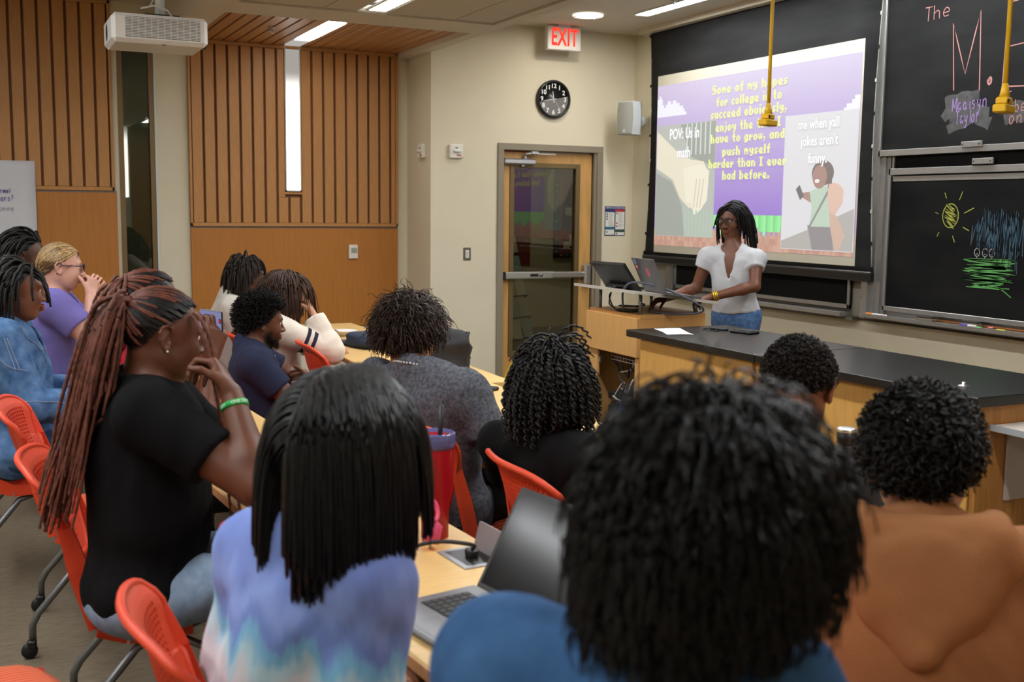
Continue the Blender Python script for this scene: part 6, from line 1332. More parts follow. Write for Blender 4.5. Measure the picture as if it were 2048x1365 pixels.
        if eyes:
            for yy in (-0.031, 0.031):
                e = MB(); e.lathe([(0.0, 0.0117), (0.003, 0.0113), (0.006, 0.0100), (0.0095, 0.0068), (0.0117, 0.0), (0.0, -0.0117)], 14); me = e.mesh('eye'); me.materials.append(mat('eye_white', srgb(226, 220, 212), 0.2)); me.materials.append(mat('eye_iris', iris, 0.1))
                for p_ in me.polygons:
                    if p_.index < 28: p_.material_index = 1
                Rm = Matrix([list(r_) for r_ in (s.R @ np.array([[0, 0, 1], [0, 1, 0], [-1, 0, 0]]))]).to_4x4(); c = s.H(0.0765, yy, 0.005) - np.array(s.o.location); me.transform(Matrix.Translation(Vector(c)) @ Rm @ Matrix.Scale(s.hs, 4)); link('eye', me, None, s.body)
        return s
    def shirt(s, m, e=0.010, sleeve=0.55, long=False, h=0.008, wr=0.0035, wf=26, neck=0.068, nz=0.0, drop=None, name='shirt', seed=1, vneck=0.0, fore=0.97, extra=None, hem=None, up=0.0):
        P = s.torso_prims(e)
        for sd in 'RL':
            if hasattr(s, 'el' + sd): P += s.arm_prims(sd, e + (0.003 if not long else 0.002), 1.0 if long else sleeve, fore if long else 0.0)
        if extra: P += extra
        c = s.nb + s.ups * (0.048 + up) + s.fwd * 0.014; P.append(cap(c, s.H(-0.02, 0, -0.085) + s.ups * 0.02, neck * 0.94, neck * 1.1, 0.012, 'sub'))
        if vneck: 
            P.append(cap(s.nb + s.ups * 0.05 + s.fwd * 0.075, s.nb - s.ups * vneck + s.fwd * (0.108 * s.bulk * s.dep + 0.02), 0.052, 0.012, 0.006, 'sub'))
        cuts = [(s.hip - s.ups * 0.10 if hem is None else np.array(hem), -s.ups)]
        V, F = sdf_mesh(name, P, h, None, wr=min(wr * 0.55, e * 0.30), wf=wf * 2.3, seed=seed, cuts=cuts); return add_obj(name, V, F, m, s.o)
    def pants(s, m, kneeR=None, kneeL=None, h=0.010, seat=True, footz=0.06, shoes=True):
        f2 = np.array([s.fwd[0], s.fwd[1], 0]); f2 /= np.linalg.norm(f2); lt = np.array([s.lat[0], s.lat[1], 0]); lt /= np.linalg.norm(lt); P = [ell(s.hip - V3(0, 0, 0.02), (0.120 * s.bulk + 0.012, 0.175 * s.bulk + 0.012, 0.125), np.stack([f2, lt, V3(0, 0, 1)], 1), 0.05)]
        for sg, kn in ((-1, kneeR), (1, kneeL)):
            hp = s.hip + lt * 0.085 * sg; kn = hp + f2 * 0.40 + lt * 0.03 * sg + V3(0, 0, 0.0) if kn is None else np.array(kn, float); an = V3(kn[0] + f2[0] * 0.02, kn[1] + f2[1] * 0.02, 0.11)
            P += [cap(hp, kn, 0.088 * s.bulk, 0.065 * (0.5 + 0.5 * s.bulk), 0.04), cap(kn, an, 0.062, 0.046, 0.03)]
            if shoes:
                q = [ell(V3(an[0], an[1], 0.045) + f2 * 0.06, (0.135, 0.045, 0.042), rotz(math.degrees(math.atan2(f2[1], f2[0]))), 0.01), cap(an - V3(0, 0, 0.0), V3(an[0], an[1], 0.05), 0.042, 0.045, 0.02)]; V, F = sdf_mesh('shoe', q, 0.012, None, cuts=[(V3(0, 0, 0.004), V3(0, 0, -1))]); add_obj('shoe', V, F, mat('shoe_dark', (0.02, 0.02, 0.022), 0.6), s.o)
        V, F = sdf_mesh('trousers', P, h, None, wr=0.003, wf=22, seed=3); return add_obj('trousers', V, F, m, s.o)
    def head_cols(s, e=0.004, body=True):
        C = [('e', s.H(*CR_C), s.R, (CR_R + e) * s.hs), ('e', s.H(0.024, 0, -0.02), s.R, V3(0.068 + e, 0.064 + e, 0.088) * s.hs), ('c', s.H(-0.026, 0, -0.05), s.nb, 0.055 + e)]
        if body:
            L = np.linalg.norm(s.nb - s.hip); Rt = np.stack([s.fwd, s.lat, s.ups], 1); w_ = np.linalg.norm(s.shL - s.shR) / 2; C.append(('e', s.hip + s.ups * L * 0.62, Rt, V3(0.13 * s.bulk * s.dep + e, w_ * 1.0 + e, L * 0.44 + e)))
            for sh in (s.shR, s.shL): C.append(('c', s.nb - s.ups * 0.03, sh, 0.066 * s.bulk + e))
        return C
    def world(s, p): return s.hc + (p * s.hs) @ s.R.T
    def wdir(s, d): return d @ s.R.T
    def glasses(s, m, w_=0.052, h=0.036, lens=True):
        g = MB()
        for y in (-0.032, 0.032):
            g.tube([s.H(0.112 - 0.25 * abs(abs(y + dx) - 0.032) ** 1.2, y + dx, 0.006 + dz) - np.array(s.o.location) for dx, dz in [(0.024 * math.cos(a) * (1 + 0.1 * math.cos(2 * a)), 0.019 * math.sin(a)) for a in np.linspace(0, 2 * PI, 18)]], 0.0021, 6, False)
        g.tube([s.H(0.115, -0.009, 0.010) - np.array(s.o.location), s.H(0.117, 0, 0.013) - np.array(s.o.location), s.H(0.115, 0.009, 0.010) - np.array(s.o.location)], 0.002, 6)
        for y in (-1, 1): g.tube([s.H(*q) - np.array(s.o.location) for q in ((0.108, y * 0.056, 0.012), (0.085, y * 0.071, 0.014), (0.0, y * 0.083, 0.012), (-0.022, y * 0.084, -0.008))], 0.0023, 6)
        o = g.build('glasses', m, s.o)
        if lens:
            for y in (-0.032, 0.032):
                l = MB(); l.add([s.H(0.1115 - 0.25 * abs(abs(y + dx) - 0.032) ** 1.2, y + dx, 0.006 + dz) - np.array(s.o.location) for dx, dz in [(0.023 * math.cos(a), 0.018 * math.sin(a)) for a in np.linspace(0, 2 * PI, 18, endpoint=False)]], [tuple(range(18))]); l.build('lens', glass('lens_glass', (0.95, 0.95, 0.97), 1.45, 0, 0.9), o)
        return o
BLK = (0.007, 0.006, 0.0056)
m_hblk = hair_mat('black', BLK, 0.5); m_hblk_s = hair_mat('black_sleek', (0.006, 0.0055, 0.0058), 0.36, 0.35); m_hbrn = hair_mat('dark_brown', srgb(52, 36, 26), 0.42)
m_haub = hair_mat('auburn', srgb(98, 52, 38), 0.55, var=0.35, scale=40); m_hblond = hair_mat('blonde', srgb(184, 152, 104), 0.4, var=0.12, scale=30); m_hbrl = hair_mat('brown_long', srgb(66, 44, 32), 0.38, var=0.3, scale=50)
m_gold = mat('gold', srgb(220, 178, 60), 0.25, 0.9); m_gblk = mat('glasses_black', (0.012, 0.012, 0.014), 0.25); m_gnavy = mat('glasses_navy', srgb(36, 40, 72), 0.3)
D1, D2, D3 = srgb(104, 62, 42), srgb(126, 78, 54), srgb(84, 52, 38)
def RH(d, n, **k): return dict(d=d, n=n, side=1, **k)
def LH(d, n, **k): return dict(d=d, n=n, side=-1, **k)
def jewel(p, name, c, r, m): MB().lathe([(0, -r), (r * 0.7, -r * 0.7), (r, 0), (r * 0.7, r * 0.7), (0, r)], 10, c=tuple(np.array(c) - np.array(p.o.location))).build(name, m, p.o)
def band(p, name, c, axis, rad, wd, m, n=24):
    ax_ = Vector(axis).normalized(); u = ax_.orthogonal().normalized(); v = ax_.cross(u); mb = MB(); V = []; c = Vector(c) - p.o.location
    for t, rr in ((-wd, rad), (-wd, rad + 0.003), (wd, rad + 0.003), (wd, rad)):
        for k in range(n): a = 2 * PI * k / n; V.append(c + ax_ * t + (u * math.cos(a) + v * math.sin(a)) * rr)
    mb.add(V, [(i * n + k, i * n + (k + 1) % n, ((i + 1) % 4) * n + (k + 1) % n, ((i + 1) % 4) * n + k) for i in range(4) for k in range(n)], True); return mb.build(name, m, p.o)

# 1 ---- the presenter
p = Person('presenter in a white V-neck blouse and jeans standing behind the lectern', (4.42, 5.82, 0), (4.372, 5.822, 1.535), 200, 8, 0, D1, 0.97)
p.torso((4.42, 5.81, 0.93), (4.256, 5.917, 1.300), (4.446, 5.660, 1.290), 0.84, 0.95, 0.046)
p.arm('L', (4.135, 5.695, 1.055), None, elbow=(4.375, 5.575, 1.125), thick=0.86, hand=LH((-0.95, 0.3, -0.25), (-0.1, 0.1, -1), curl=(35, 45, 25), thumb=(30, 20, 20), s=0.95))
p.arm('R', (3.995, 5.985, 1.03), None, elbow=(4.215, 5.975, 1.09), thick=0.86, hand=RH((-0.95, 0.1, -0.2), (0, 0, -1), curl=(25, 35, 20), s=0.95))
p.build_body(0.005, BLK, line=0.082, side=0.01)
p.shirt(cloth('white_blouse', srgb(190, 191, 195), 0.02, 8), 0.013, sleeve=0.36, vneck=0.14, neck=0.066, wr=0.007, wf=19, hem=(4.42, 5.81, 0.955), name='blouse', seed=4)
p.pants(cloth('jeans_blue', srgb(66, 96, 140), 0.18, 40, col2=srgb(96, 128, 172)), kneeR=(4.38, 5.92, 0.5), kneeL=(4.44, 5.72, 0.5))
hair_shell(p, 0.008, m_hblk, front=0.085, side=0.02, nape=-0.03, wr=0.002)
r0, nn = scalp(150, 21, 0.085, -0.03, 0.0); lf = r0[:, 1] > -0.02
for msk, sg, bk, sd in ((lf, 1, 0.10, 3), (~lf, -1, 0.05, 4)):
    q = r0[msk]; d = nn[msk] * 0.5; d[:, 1] += sg * 0.45; d[:, 0] -= 0.5 * (sg > 0) + 0.2; gd = p.wdir(V3(-bk, 0.0, -1.0)); Ls = 0.0175 * (0.85 + 0.3 * RNG.random(len(q)))
    add_hair('hair', hang(p.world(q), p.wdir(d), 14, Ls, p.head_cols(0.010), 0.62, 0.04, gdir=gd, seed=sd), 0.0058, m_hblk, p.o, 5, 0.75, rope=0.18, ropef=1.9, label='short black twists')
W = p.world(V3(0.062, 0.015, 0.10) + RNG.normal(size=(7, 3)) * 0.007); add_hair('hair_fringe', hang(W, p.wdir(np.tile([[0.5, -1.0, 0.2]], (7, 1)) + RNG.normal(size=(7, 3)) * 0.12), 12, 0.0155, p.head_cols(0.008), 0.42, 0.04, gdir=p.wdir(V3(-0.1, -0.3, -1)), seed=5), 0.0056, m_hblk, p.o, 5, 0.7, rope=0.18, ropef=1.9)
p.glasses(m_gblk); jewel(p, 'earring', p.H(-0.004, 0.086, -0.042), 0.005, m_gold); jewel(p, 'earring', p.H(-0.004, -0.086, -0.042), 0.005, m_gold)
ax_ = p.elL - p.wrL
for k in range(3): band(p, 'bangle', p.wrL + ax_ / np.linalg.norm(ax_) * (0.012 + 0.011 * k), ax_, 0.031, 0.004, m_gold)

# 2 ---- long auburn braids, black T-shirt
p = Person('woman with long auburn braids and a black T-shirt resting her chin on her hand', (0.46, 3.2, 0), (0.432, 3.07, 1.243), 6, 10, 0, D1, 1.03, full=0.8); PB = p
p.torso((0.36, 3.08, 0.56), (0.362, 2.905, 1.062), (0.43, 3.26, 1.075), 1.18, 1.12, 0.056)
p.arm('R', (0.570, 2.86, 1.105), None, elbow=(0.600, 2.73, 0.885), thick=1.25, hand=RH((-0.25, 0.60, 0.70), (-0.75, 0.15, -0.6), curl=(50, 60, 35), thumb=(40, 15, 25), s=1.05))
p.arm('L', (0.655, 2.93, 0.875), None, elbow=(0.66, 3.22, 0.82), thick=1.2, hand=LH((-0.1, -0.95, 0.15), (-0.4, -0.1, -0.9), curl=(30, 40, 25), s=1.0))
p.build_body(0.0045, srgb(30, 20, 16), line=0.08, side=0.015)
p.shirt(cloth('black_tee', (0.0055, 0.0055, 0.0068), 0.15, 10), 0.016, sleeve=0.62, neck=0.072, wr=0.005, wf=18, seed=7, name='shirt')
p.pants(cloth('jeans_light', srgb(126, 150, 178), 0.10, 30, col2=srgb(150, 172, 196)), kneeR=(0.76, 2.92, 0.56), kneeL=(0.78, 3.2, 0.56))
ax_ = p.elR - p.wrR; ax_ /= np.linalg.norm(ax_); bc = p.wrR + ax_ * 0.035; wb = band(p, 'wristband', bc, ax_, 0.0335, 0.0075, mat('band_green', srgb(28, 168, 74), 0.5))
m_bw = mat('band_print', srgb(206, 236, 214), 0.6)
me = text_mesh('OFF     ONE DAY', 0.0115, 'CENTER', 0.0003, 0.0, 1.0)
axv = Vector(ax_); cam_dir = Vector((-0.14, -0.98, 0)); f0 = (cam_dir - axv * cam_dir.dot(axv)).normalized(); rt = f0.cross(axv).normalized() * 1
for v in me.vertices:
    a = v.co.x / 0.0368; q = Vector(bc) - p.o.location + (f0 * math.cos(a) + rt * math.sin(a)) * 0.0370 - axv * (v.co.y - 0.0) * 1; v.co = q
me.materials.clear(); me.materials.append(m_bw); link('band_print', me, None, wb)
jewel(p, 'ear_stud', p.H(-0.006, -0.090, -0.036), 0.0042, mat('crystal', srgb(226, 226, 220), 0.1, 0.6))
# hair: parted rows pulled into a high ponytail, then a fall of braids
tie = p.H(-0.105, 0.0, 0.070)
r0, nn = scalp(64, 31, 0.078, -0.05, 0.012); W = p.world(r0); 
def rows(W, nn, tie, n=12, lift=0.006):
    t = np.linspace(0, 1, n)[None, :, None]; P = W[:, None, :] * (1 - t) + tie * t; q = P + nn[:, None, :] * lift * np.sin(PI * t); return push_out(q, p.head_cols(0.004, False))
add_hair('hair_rows', rows(W, p.wdir(nn), tie, 22), 0.0050, m_haub, p.o, 6, 0.9, rope=0.22, ropef=1.5, label='auburn braid rows pulled back')
r1, n1 = scalp(900, 33, 0.080, -0.05, 0.012); W1 = p.world(r1); add_hair('hair_base', rows(W1, p.wdir(n1), tie, 10, 0.002)[:, :8], 0.0030, m_hblk, p.o, 3, 0.8)
NB = 104; rr = np.random.default_rng(5); rt0 = tie + rr.normal(size=(NB, 3)) * 0.012; dd = p.wdir(np.stack([-0.42 + 0.3 * rr.normal(size=NB), 0.8 * rr.normal(size=NB), -0.1 + 0.35 * rr.normal(size=NB)], 1))
cols = p.head_cols(0.016); P = hang(rt0, dd, 46, 0.0138 * (0.8 + 0.25 * rr.random(NB)), cols, 0.30, 0.045, gdir=(-0.24, -0.03, -1), seed=8)
bm = mat('hair_auburn_braid', srgb(98, 54, 40), 0.6, var=0.35, scale=30)
# dense resample for the rope look
def resample(P, k):
    N, M, _ = P.shape; t = np.linspace(0, M - 1, (M - 1) * k + 1); i = np.minimum(t.astype(int), M - 2); f = (t - i)[None, :, None]; return P[:, i] * (1 - f) + P[:, i + 1] * f
for i in range(NB):
    V, F = strands_mesh(resample(P[i:i + 1], 3), 0.0058, 6, 0.55, rope=0.26, ropef=1.15); add_obj('braid', V, F, bm, p.o)
sc_r = rr.normal(size=(5, 3)) * 0.004
for k, (st0, dr) in enumerate(((p.H(0.055, -0.058, 0.070), (0.5, -0.6, -0.2)), (p.H(0.05, -0.064, 0.062), (0.35, -0.8, -0.4)))):
    P = hang(np.array([st0]), p.wdir(np.array([dr], float)), 50 if k < 2 else 30, 0.0125, p.head_cols(0.010), 0.25, 0.02, gdir=(0.10 if k != 1 else 0.16, -0.05, -1), seed=20 + k); V, F = strands_mesh(resample(P, 3), 0.0055, 6, 0.6, rope=0.26, ropef=1.15); add_obj('braid', V, F, bm, p.o)

# 3 ---- the person filming with a phone, behind
p = Person('person with auburn braids in a red top filming with a phone behind the black T-shirt', (0.50, 4.15, 0), (0.528, 4.02, 1.240), 14, 2, 0, D1, 1.03)
p.torso((0.46, 4.12, 0.55), (0.47, 3.86, 1.05), (0.51, 4.22, 1.05), 1.0, 1.0)
p.arm('R', (0.715, 3.925, 1.065), None, elbow=(0.665, 3.83, 0.80), thick=1.05, hand=RH((0.25, 0.1, 0.95), (-0.2, 0.97, 0.0), curl=(35, 55, 30), thumb=(30, 15, 20), s=1.08))
p.arm('L', (0.70, 4.12, 1.10), None, elbow=(0.66, 4.24, 0.84), thick=1.0, hand=LH((0.1, -0.25, 0.95), (0.3, -0.9, 0), curl=(40, 50, 30), s=1.0))
p.build_body(0.006, srgb(30, 20, 16)); p.shirt(cloth('red_top', srgb(150, 24, 40), 0.1, 12), 0.012, 0.6); p.pants(cloth('dark_trousers', (0.02, 0.02, 0.025), 0.1, 20))
tie = p.H(-0.10, 0.0, 0.075); r0, nn = scalp(60, 41, 0.078, -0.05, 0.012); add_hair('hair_rows', rows(p.world(r0), p.wdir(nn), tie, 16), 0.0062, m_haub, p.o, 6, 0.9, rope=0.22, ropef=1.5); r1, n1 = scalp(700, 43, 0.08); add_hair('hair_base', rows(p.world(r1), p.wdir(n1), tie, 10, 0.002)[:, :8], 0.003, m_hblk, p.o)
NB = 40; rt0 = tie + rr.normal(size=(NB, 3)) * 0.012; dd = p.wdir(np.stack([-0.35 + 0.15 * rr.normal(size=NB), 0.5 * rr.normal(size=NB), -0.1 + 0.15 * rr.normal(size=NB)], 1)); add_hair('hair_fall', resample(hang(rt0, dd, 40, 0.0135, p.head_cols(0.012), 0.32, 0.03, gdir=(-0.05, 0, -1), seed=9), 2), 0.006, bm, p.o, 5, 0.6, rope=0.26, ropef=1.5)
fp = empty('held_phone', (0.745, 3.955, 1.185), math.radians(20), label='black smartphone held up sideways, its camera screen lit', cat='phone')
MB().box((-0.006, -0.038, -0.036), (0.0, 0.115, 0.036), 0.004).build('case', m_blackp, fp)
MB().box((-0.0068, -0.034, -0.032), (-0.0060, 0.111, 0.032)).build('display', emit('phone_view', srgb(150, 150, 196), 0.55), fp)
MB().lathe([(0.0085, -0.0072), (0.0085, -0.0068)], 14, c=(0, -0.026, 0), axis='x').build('record_ring', emit('ring_dark', (0.01, 0.01, 0.012), 0.2), fp); MB().lathe([(0.005, -0.0076), (0.005, -0.0072)], 14, c=(0, -0.026, 0), axis='x').build('record_button', emit('rec_red', (0.9, 0.05, 0.04), 0.6), fp)
MB().box((-0.0072, 0.02, -0.02), (-0.0068, 0.08, 0.02)).build('preview', emit('preview_tone', srgb(90, 80, 120), 0.5), fp)

# 4 ---- denim jacket, far left
p = Person('girl in a blue denim jacket with dark braids falling past her eye', (0.15, 5.1, 0), (0.125, 5.03, 1.228), 2, 4, 0, D2, 1.04, full=0.3)
p.torso((0.10, 5.05, 0.56), (0.06, 4.86, 1.045), (0.10, 5.24, 1.05), 1.05, 1.05)
p.arm('R', (0.46, 4.86, 0.78), (0, -0.3, -1), thick=1.05, hand=RH((1, 0.2, 0), (0, 0, -1)), elbow=(0.16, 4.78, 0.77)); p.arm('L', (0.46, 5.12, 0.78), (0, 0.3, -1), thick=1.05, hand=LH((1, -0.2, 0), (0, 0, -1)), elbow=(0.20, 5.28, 0.77))
p.build_body(0.005, srgb(20, 14, 12)); m_den = cloth('denim_blue', srgb(58, 90, 132), 0.2, 22, col2=srgb(98, 132, 174), bump=0.2)
p.shirt(cloth('black_inner', (0.012, 0.012, 0.013)), 0.006, 0.4, name='inner_top', wr=0)
colr = [cap(p.nb + p.lat * 0.085 + p.ups * 0.04 - p.fwd * 0.02, p.nb + p.lat * 0.06 + p.fwd * 0.10 - p.ups * 0.05, 0.022, 0.018, 0.012), cap(p.nb - p.lat * 0.085 + p.ups * 0.04 - p.fwd * 0.02, p.nb - p.lat * 0.06 + p.fwd * 0.10 - p.ups * 0.05, 0.022, 0.018, 0.012), cap(p.nb - p.lat * 0.07 - p.fwd * 0.06 + p.ups * 0.04, p.nb + p.lat * 0.07 - p.fwd * 0.06 + p.ups * 0.04, 0.022, 0.022, 0.012)]
m_sea = mat('denim_seam', srgb(128, 142, 166), 0.9); jk = p.shirt(m_den, 0.024, long=True, neck=0.074, wr=0.010, wf=19, vneck=0.28, name='denim_jacket', seed=9, extra=colr)
from mathutils.bvhtree import BVHTree
def snap_seam(p, o, pts, r=0.0022, name='seam', m=None, n=8, lift=0.0):
    me = o.data; t = BVHTree.FromPolygons([v.co for v in me.vertices], [tuple(f.vertices) for f in me.polygons]); P = []
    for q in smooth_line([tuple(np.array(a) - np.array(p.o.location)) for a in pts], n):
        loc, nrm, _, _ = t.find_nearest(Vector(q)); P.append(loc + nrm * lift)
    mb = MB(); mb.tube(P, r, 6); return mb.build(name, m or m_sea, o)
def seam(p, pts, name='seam', r=0.0022, m=None): t = MB(); t.tube([Vector(q) - p.o.location for q in pts], r, 5); t.build(name, m or m_sea, p.o)
p.pants(cloth('jeans_mid', srgb(60, 84, 120), 0.1, 30))
u_ = (p.elR - p.shR); sd_ = -p.lat * 0.1
snap_seam(p, jk, [p.shR + sd_ * 0.3 + p.ups * 0.09 - p.fwd * 0.10, p.shR + sd_ - p.fwd * 0.06 - p.ups * 0.02, p.shR + sd_ + p.fwd * 0.03 - p.ups * 0.10, p.shR + sd_ + p.fwd * 0.10 - p.ups * 0.12])
snap_seam(p, jk, [p.shR + sd_ + p.ups * 0.02 + p.fwd * 0.02, p.shR + sd_ + p.fwd * 0.05 - p.ups * 0.12]); snap_seam(p, jk, [p.shR + sd_ + p.ups * 0.02 + p.fwd * 0.035, p.shR + sd_ + p.fwd * 0.065 - p.ups * 0.12])
snap_seam(p, jk, [p.shR + sd_ * 0.2 + p.fwd * 0.06 + p.ups * 0.05, p.shR * 0.6 + p.shL * 0.4 + p.fwd * 0.14 - p.ups * 0.02 + sd_, p.nb + p.fwd * 0.16 - p.ups * 0.16 + sd_ * 0.5], lift=0.001)
snap_seam(p, jk, [p.elR + sd_ + V3(-0.05, 0, 0.06), p.elR + sd_ + V3(0.1, 0, 0.05), p.elR + sd_ + V3(0.24, 0, 0.06)])
r0, nn = scalp(110, 51, 0.074, -0.05, 0.008); W = p.world(r0); d = nn.copy(); d[:, 0] -= 0.9; d[:, 2] -= 0.1
add_hair('hair', hang(W, p.wdir(d), 16, 0.016, p.head_cols(0.006), 0.30, 0.05, seed=5), 0.0062, m_hblk, p.o, 5, 0.8, rope=0.2, ropef=1.9)
W = p.world(V3(0.05, -0.045, 0.085) + RNG.normal(size=(5, 3)) * 0.008); add_hair('hair_fringe', resample(hang(W, p.wdir(np.array([[0.9, -0.55, 0.15]] * 5) + RNG.normal(size=(5, 3)) * 0.12), 13, 0.0135, p.head_cols(0.007), 0.30, 0.03, seed=6), 2), 0.0062, m_hblk, p.o, 5, 0.8, rope=0.2, ropef=1.2)
for k, z_ in enumerate((0.99, 0.93)): MB().lathe([(0, 0.004), (0.006, 0.003), (0.007, 0)], 10).build('button', mat('button_metal', srgb(176, 160, 130), 0.35, 0.8), p.o, loc=tuple(p.nb + p.fwd * 0.135 - p.lat * 0.075 - p.ups * (0.1 + 0.07 * k) - np.array(p.o.location)), rot=(0, PI / 2, 0))

# 5 ---- purple shirt, blonde
p = Person('blonde girl in a purple T-shirt and navy glasses with clasped hands', (0.36, 6.3, 0), (0.372, 6.20, 1.265), -2, 6, 0, srgb(206, 156, 136), 1.0, full=1.0)
p.torso((0.28, 6.25, 0.56), (0.325, 6.035, 1.075), (0.345, 6.42, 1.085), 1.15, 1.12, 0.056)
p.arm('R', (0.505, 6.09, 1.12), None, elbow=(0.50, 5.97, 0.90), thick=1.35, hand=RH((0.2, 0.35, 0.9), (-0.5, 0.85, 0), curl=(55, 60, 40), s=0.95)); p.arm('L', (0.53, 6.20, 1.12), None, elbow=(0.52, 6.38, 0.90), thick=1.3, hand=LH((0.3, -0.3, 0.9), (-0.3, -0.9, 0), curl=(50, 60, 40), s=0.95))
p.build_body(0.005, srgb(120, 92, 58), lips=srgb(196, 118, 106), brow=srgb(130, 98, 66), iris=srgb(80, 100, 120)); p.shirt(cloth('purple_tee', srgb(112, 104, 168), 0.05, 10), 0.015, 0.62, neck=0.07, wr=0.005, wf=20, seed=11); p.pants(cloth('dark_trousers', (0.02, 0.02, 0.025), 0.1, 20))
tie = p.H(-0.100, 0, -0.030); r0, nn = scalp(1500, 61, 0.076, -0.05, 0.005); t = np.linspace(0, 1, 10)[None, :, None]; W = p.world(r0)
q = push_out(W[:, None, :] * (1 - t) + tie * t + p.wdir(nn)[:, None, :] * (0.016 * np.sin(PI * t) + 0.004 * RNG.random((len(W), 1, 1))), p.head_cols(0.008, False)); add_hair('hair', q[::2], 0.0020, m_hblond, p.o, 3, 0.9); add_hair('hair_lowlights', q[1::2], 0.0021, hair_mat('dirty_blonde', srgb(112, 88, 58), 0.45), p.o, 3, 0.9)
add_hair('ponytail', hang(tie + RNG.normal(size=(160, 3)) * 0.008, p.wdir(np.tile([[-0.9, 0.0, -0.2]], (160, 1)) + RNG.normal(size=(160, 3)) * 0.35), 10, 0.010, p.head_cols(0.012), 0.25, 0.12, seed=4), 0.0022, m_hblond, p.o)
p.glasses(m_gnavy); jewel(p, 'ear_stud', p.H(-0.02, -0.085, -0.034), 0.0045, m_gblk)

# 6 ---- head at the back, far left
p = Person('person with dark swept-back locs at the far left beside the paper sheet', (0.2, 7.05, 0), (0.235, 6.99, 1.285), -14, 4, 0, D3, 1.06)
p.torso((0.16, 7.02, 0.56), (0.15, 6.83, 1.08), (0.20, 7.20, 1.08), 1.0); p.arm('R', (0.45, 6.9, 0.78), None, elbow=(0.25, 6.76, 0.80), hand=RH((1, 0, 0), (0, 0, -1))); p.arm('L', (0.45, 7.12, 0.78), None, elbow=(0.28, 7.28, 0.80), hand=LH((1, 0, 0), (0, 0, -1)))
p.build_body(0.006, BLK); p.shirt(cloth('charcoal_tee', srgb(46, 46, 50)), 0.012, 0.6); p.pants(cloth('dark_trousers', (0.02, 0.02, 0.025), 0.1, 20))
r0, nn = scalp(170, 71, 0.078, -0.05, 0.005); d = nn.copy(); d[:, 0] -= 1.0; add_hair('hair', hang(p.world(r0), p.wdir(d), 13, 0.017, p.head_cols(0.008), 0.22, 0.05, seed=6), 0.0066, m_hblk, p.o, 5, 0.8, rope=0.15, ropef=1.9)

# 7 ---- navy polo, arms crossed
p = Person('bearded man in a navy polo shirt with crossed arms', (1.16, 5.2, 0), (1.222, 5.36, 1.028), 0, 8, 0, D1, 1.0, jaw=1.1); s = p
p.torso((1.20, 5.28, 0.45), (1.135, 5.15, 0.858), (1.19, 5.55, 0.868), 1.05, 1.0, 0.058)
p.arm('R', (1.425, 5.27, 0.735), None, elbow=(1.30, 5.075, 0.665), thick=1.12, hand=RH((0.15, 0.95, 0.1), (-0.9, 0, -0.2), curl=(30, 40, 25), s=1.0)); p.arm('L', (1.44, 5.30, 0.70), None, elbow=(1.42, 5.53, 0.72), thick=1.1, hand=LH((-0.5, -0.85, -0.1), (-0.7, 0.5, -0.3), curl=(35, 45, 30), s=1.0))
p.build_body(0.005, BLK, beard=BLK, line=0.07, side=0.0); m_po = cloth('navy_polo', srgb(42, 46, 68), 0.06, 20, bump=0.2, bscale=700)
col_ = [cap(p.nb + p.lat * 0.075 + p.ups * 0.035 - p.fwd * 0.02, p.nb + p.lat * 0.03 + p.fwd * 0.085 - p.ups * 0.02, 0.016, 0.014, 0.01), cap(p.nb - p.lat * 0.075 + p.ups * 0.035 - p.fwd * 0.02, p.nb - p.lat * 0.03 + p.fwd * 0.085 - p.ups * 0.02, 0.016, 0.014, 0.01), cap(p.nb - p.lat * 0.07 - p.fwd * 0.055 + p.ups * 0.035, p.nb + p.lat * 0.07 - p.fwd * 0.055 + p.ups * 0.035, 0.018, 0.018, 0.01)]
p.shirt(m_po, 0.013, 0.66, neck=0.064, wr=0.004, wf=22, seed=13, name='polo_shirt', extra=col_); p.pants(cloth('dark_trousers', (0.02, 0.02, 0.025), 0.1, 20))
for k in range(3): MB().lathe([(0, 0.003), (0.005, 0.002), (0.006, 0)], 10).build('button', mat('button_pearl', srgb(190, 188, 180), 0.4), p.o, loc=tuple(p.nb + p.fwd * (0.112 + 0.012 * k) - p.ups * (0.05 + 0.04 * k) - np.array(p.o.location)), rot=(0, PI / 2, 0))
r0, nn = scalp(2600, 81, 0.068, -0.052, -0.01); add_hair('afro_hair', p.world(curls(r0, nn, 0.042, 0.0042, 2.2, 10, 3)), 0.0019, m_hblk, p.o, 3, 0.8)
rb = np.random.default_rng(4); bp_ = []
for k in range(900):
    y = rb.uniform(-0.06, 0.06); a = rb.uniform(0, 1); bp_.append((0.02 + 0.075 * (1 - (abs(y) / 0.06) ** 2) * a + 0.0, y * (1.05 - 0.3 * a), -0.055 - 0.055 * a + 0.01 * rb.normal()))
bp_ = np.array(bp_); nb_ = bp_ - V3(0.02, 0, -0.05); nb_ /= np.linalg.norm(nb_, axis=1, keepdims=True); bp2 = push_out(bp_, [('e', V3(0.03, 0, -0.055), np.eye(3), V3(0.062, 0.058, 0.060))]); add_hair('beard', p.world(curls(bp2, nb_, 0.010, 0.0022, 1.2, 6, 5)), 0.0012, m_hblk, p.o)

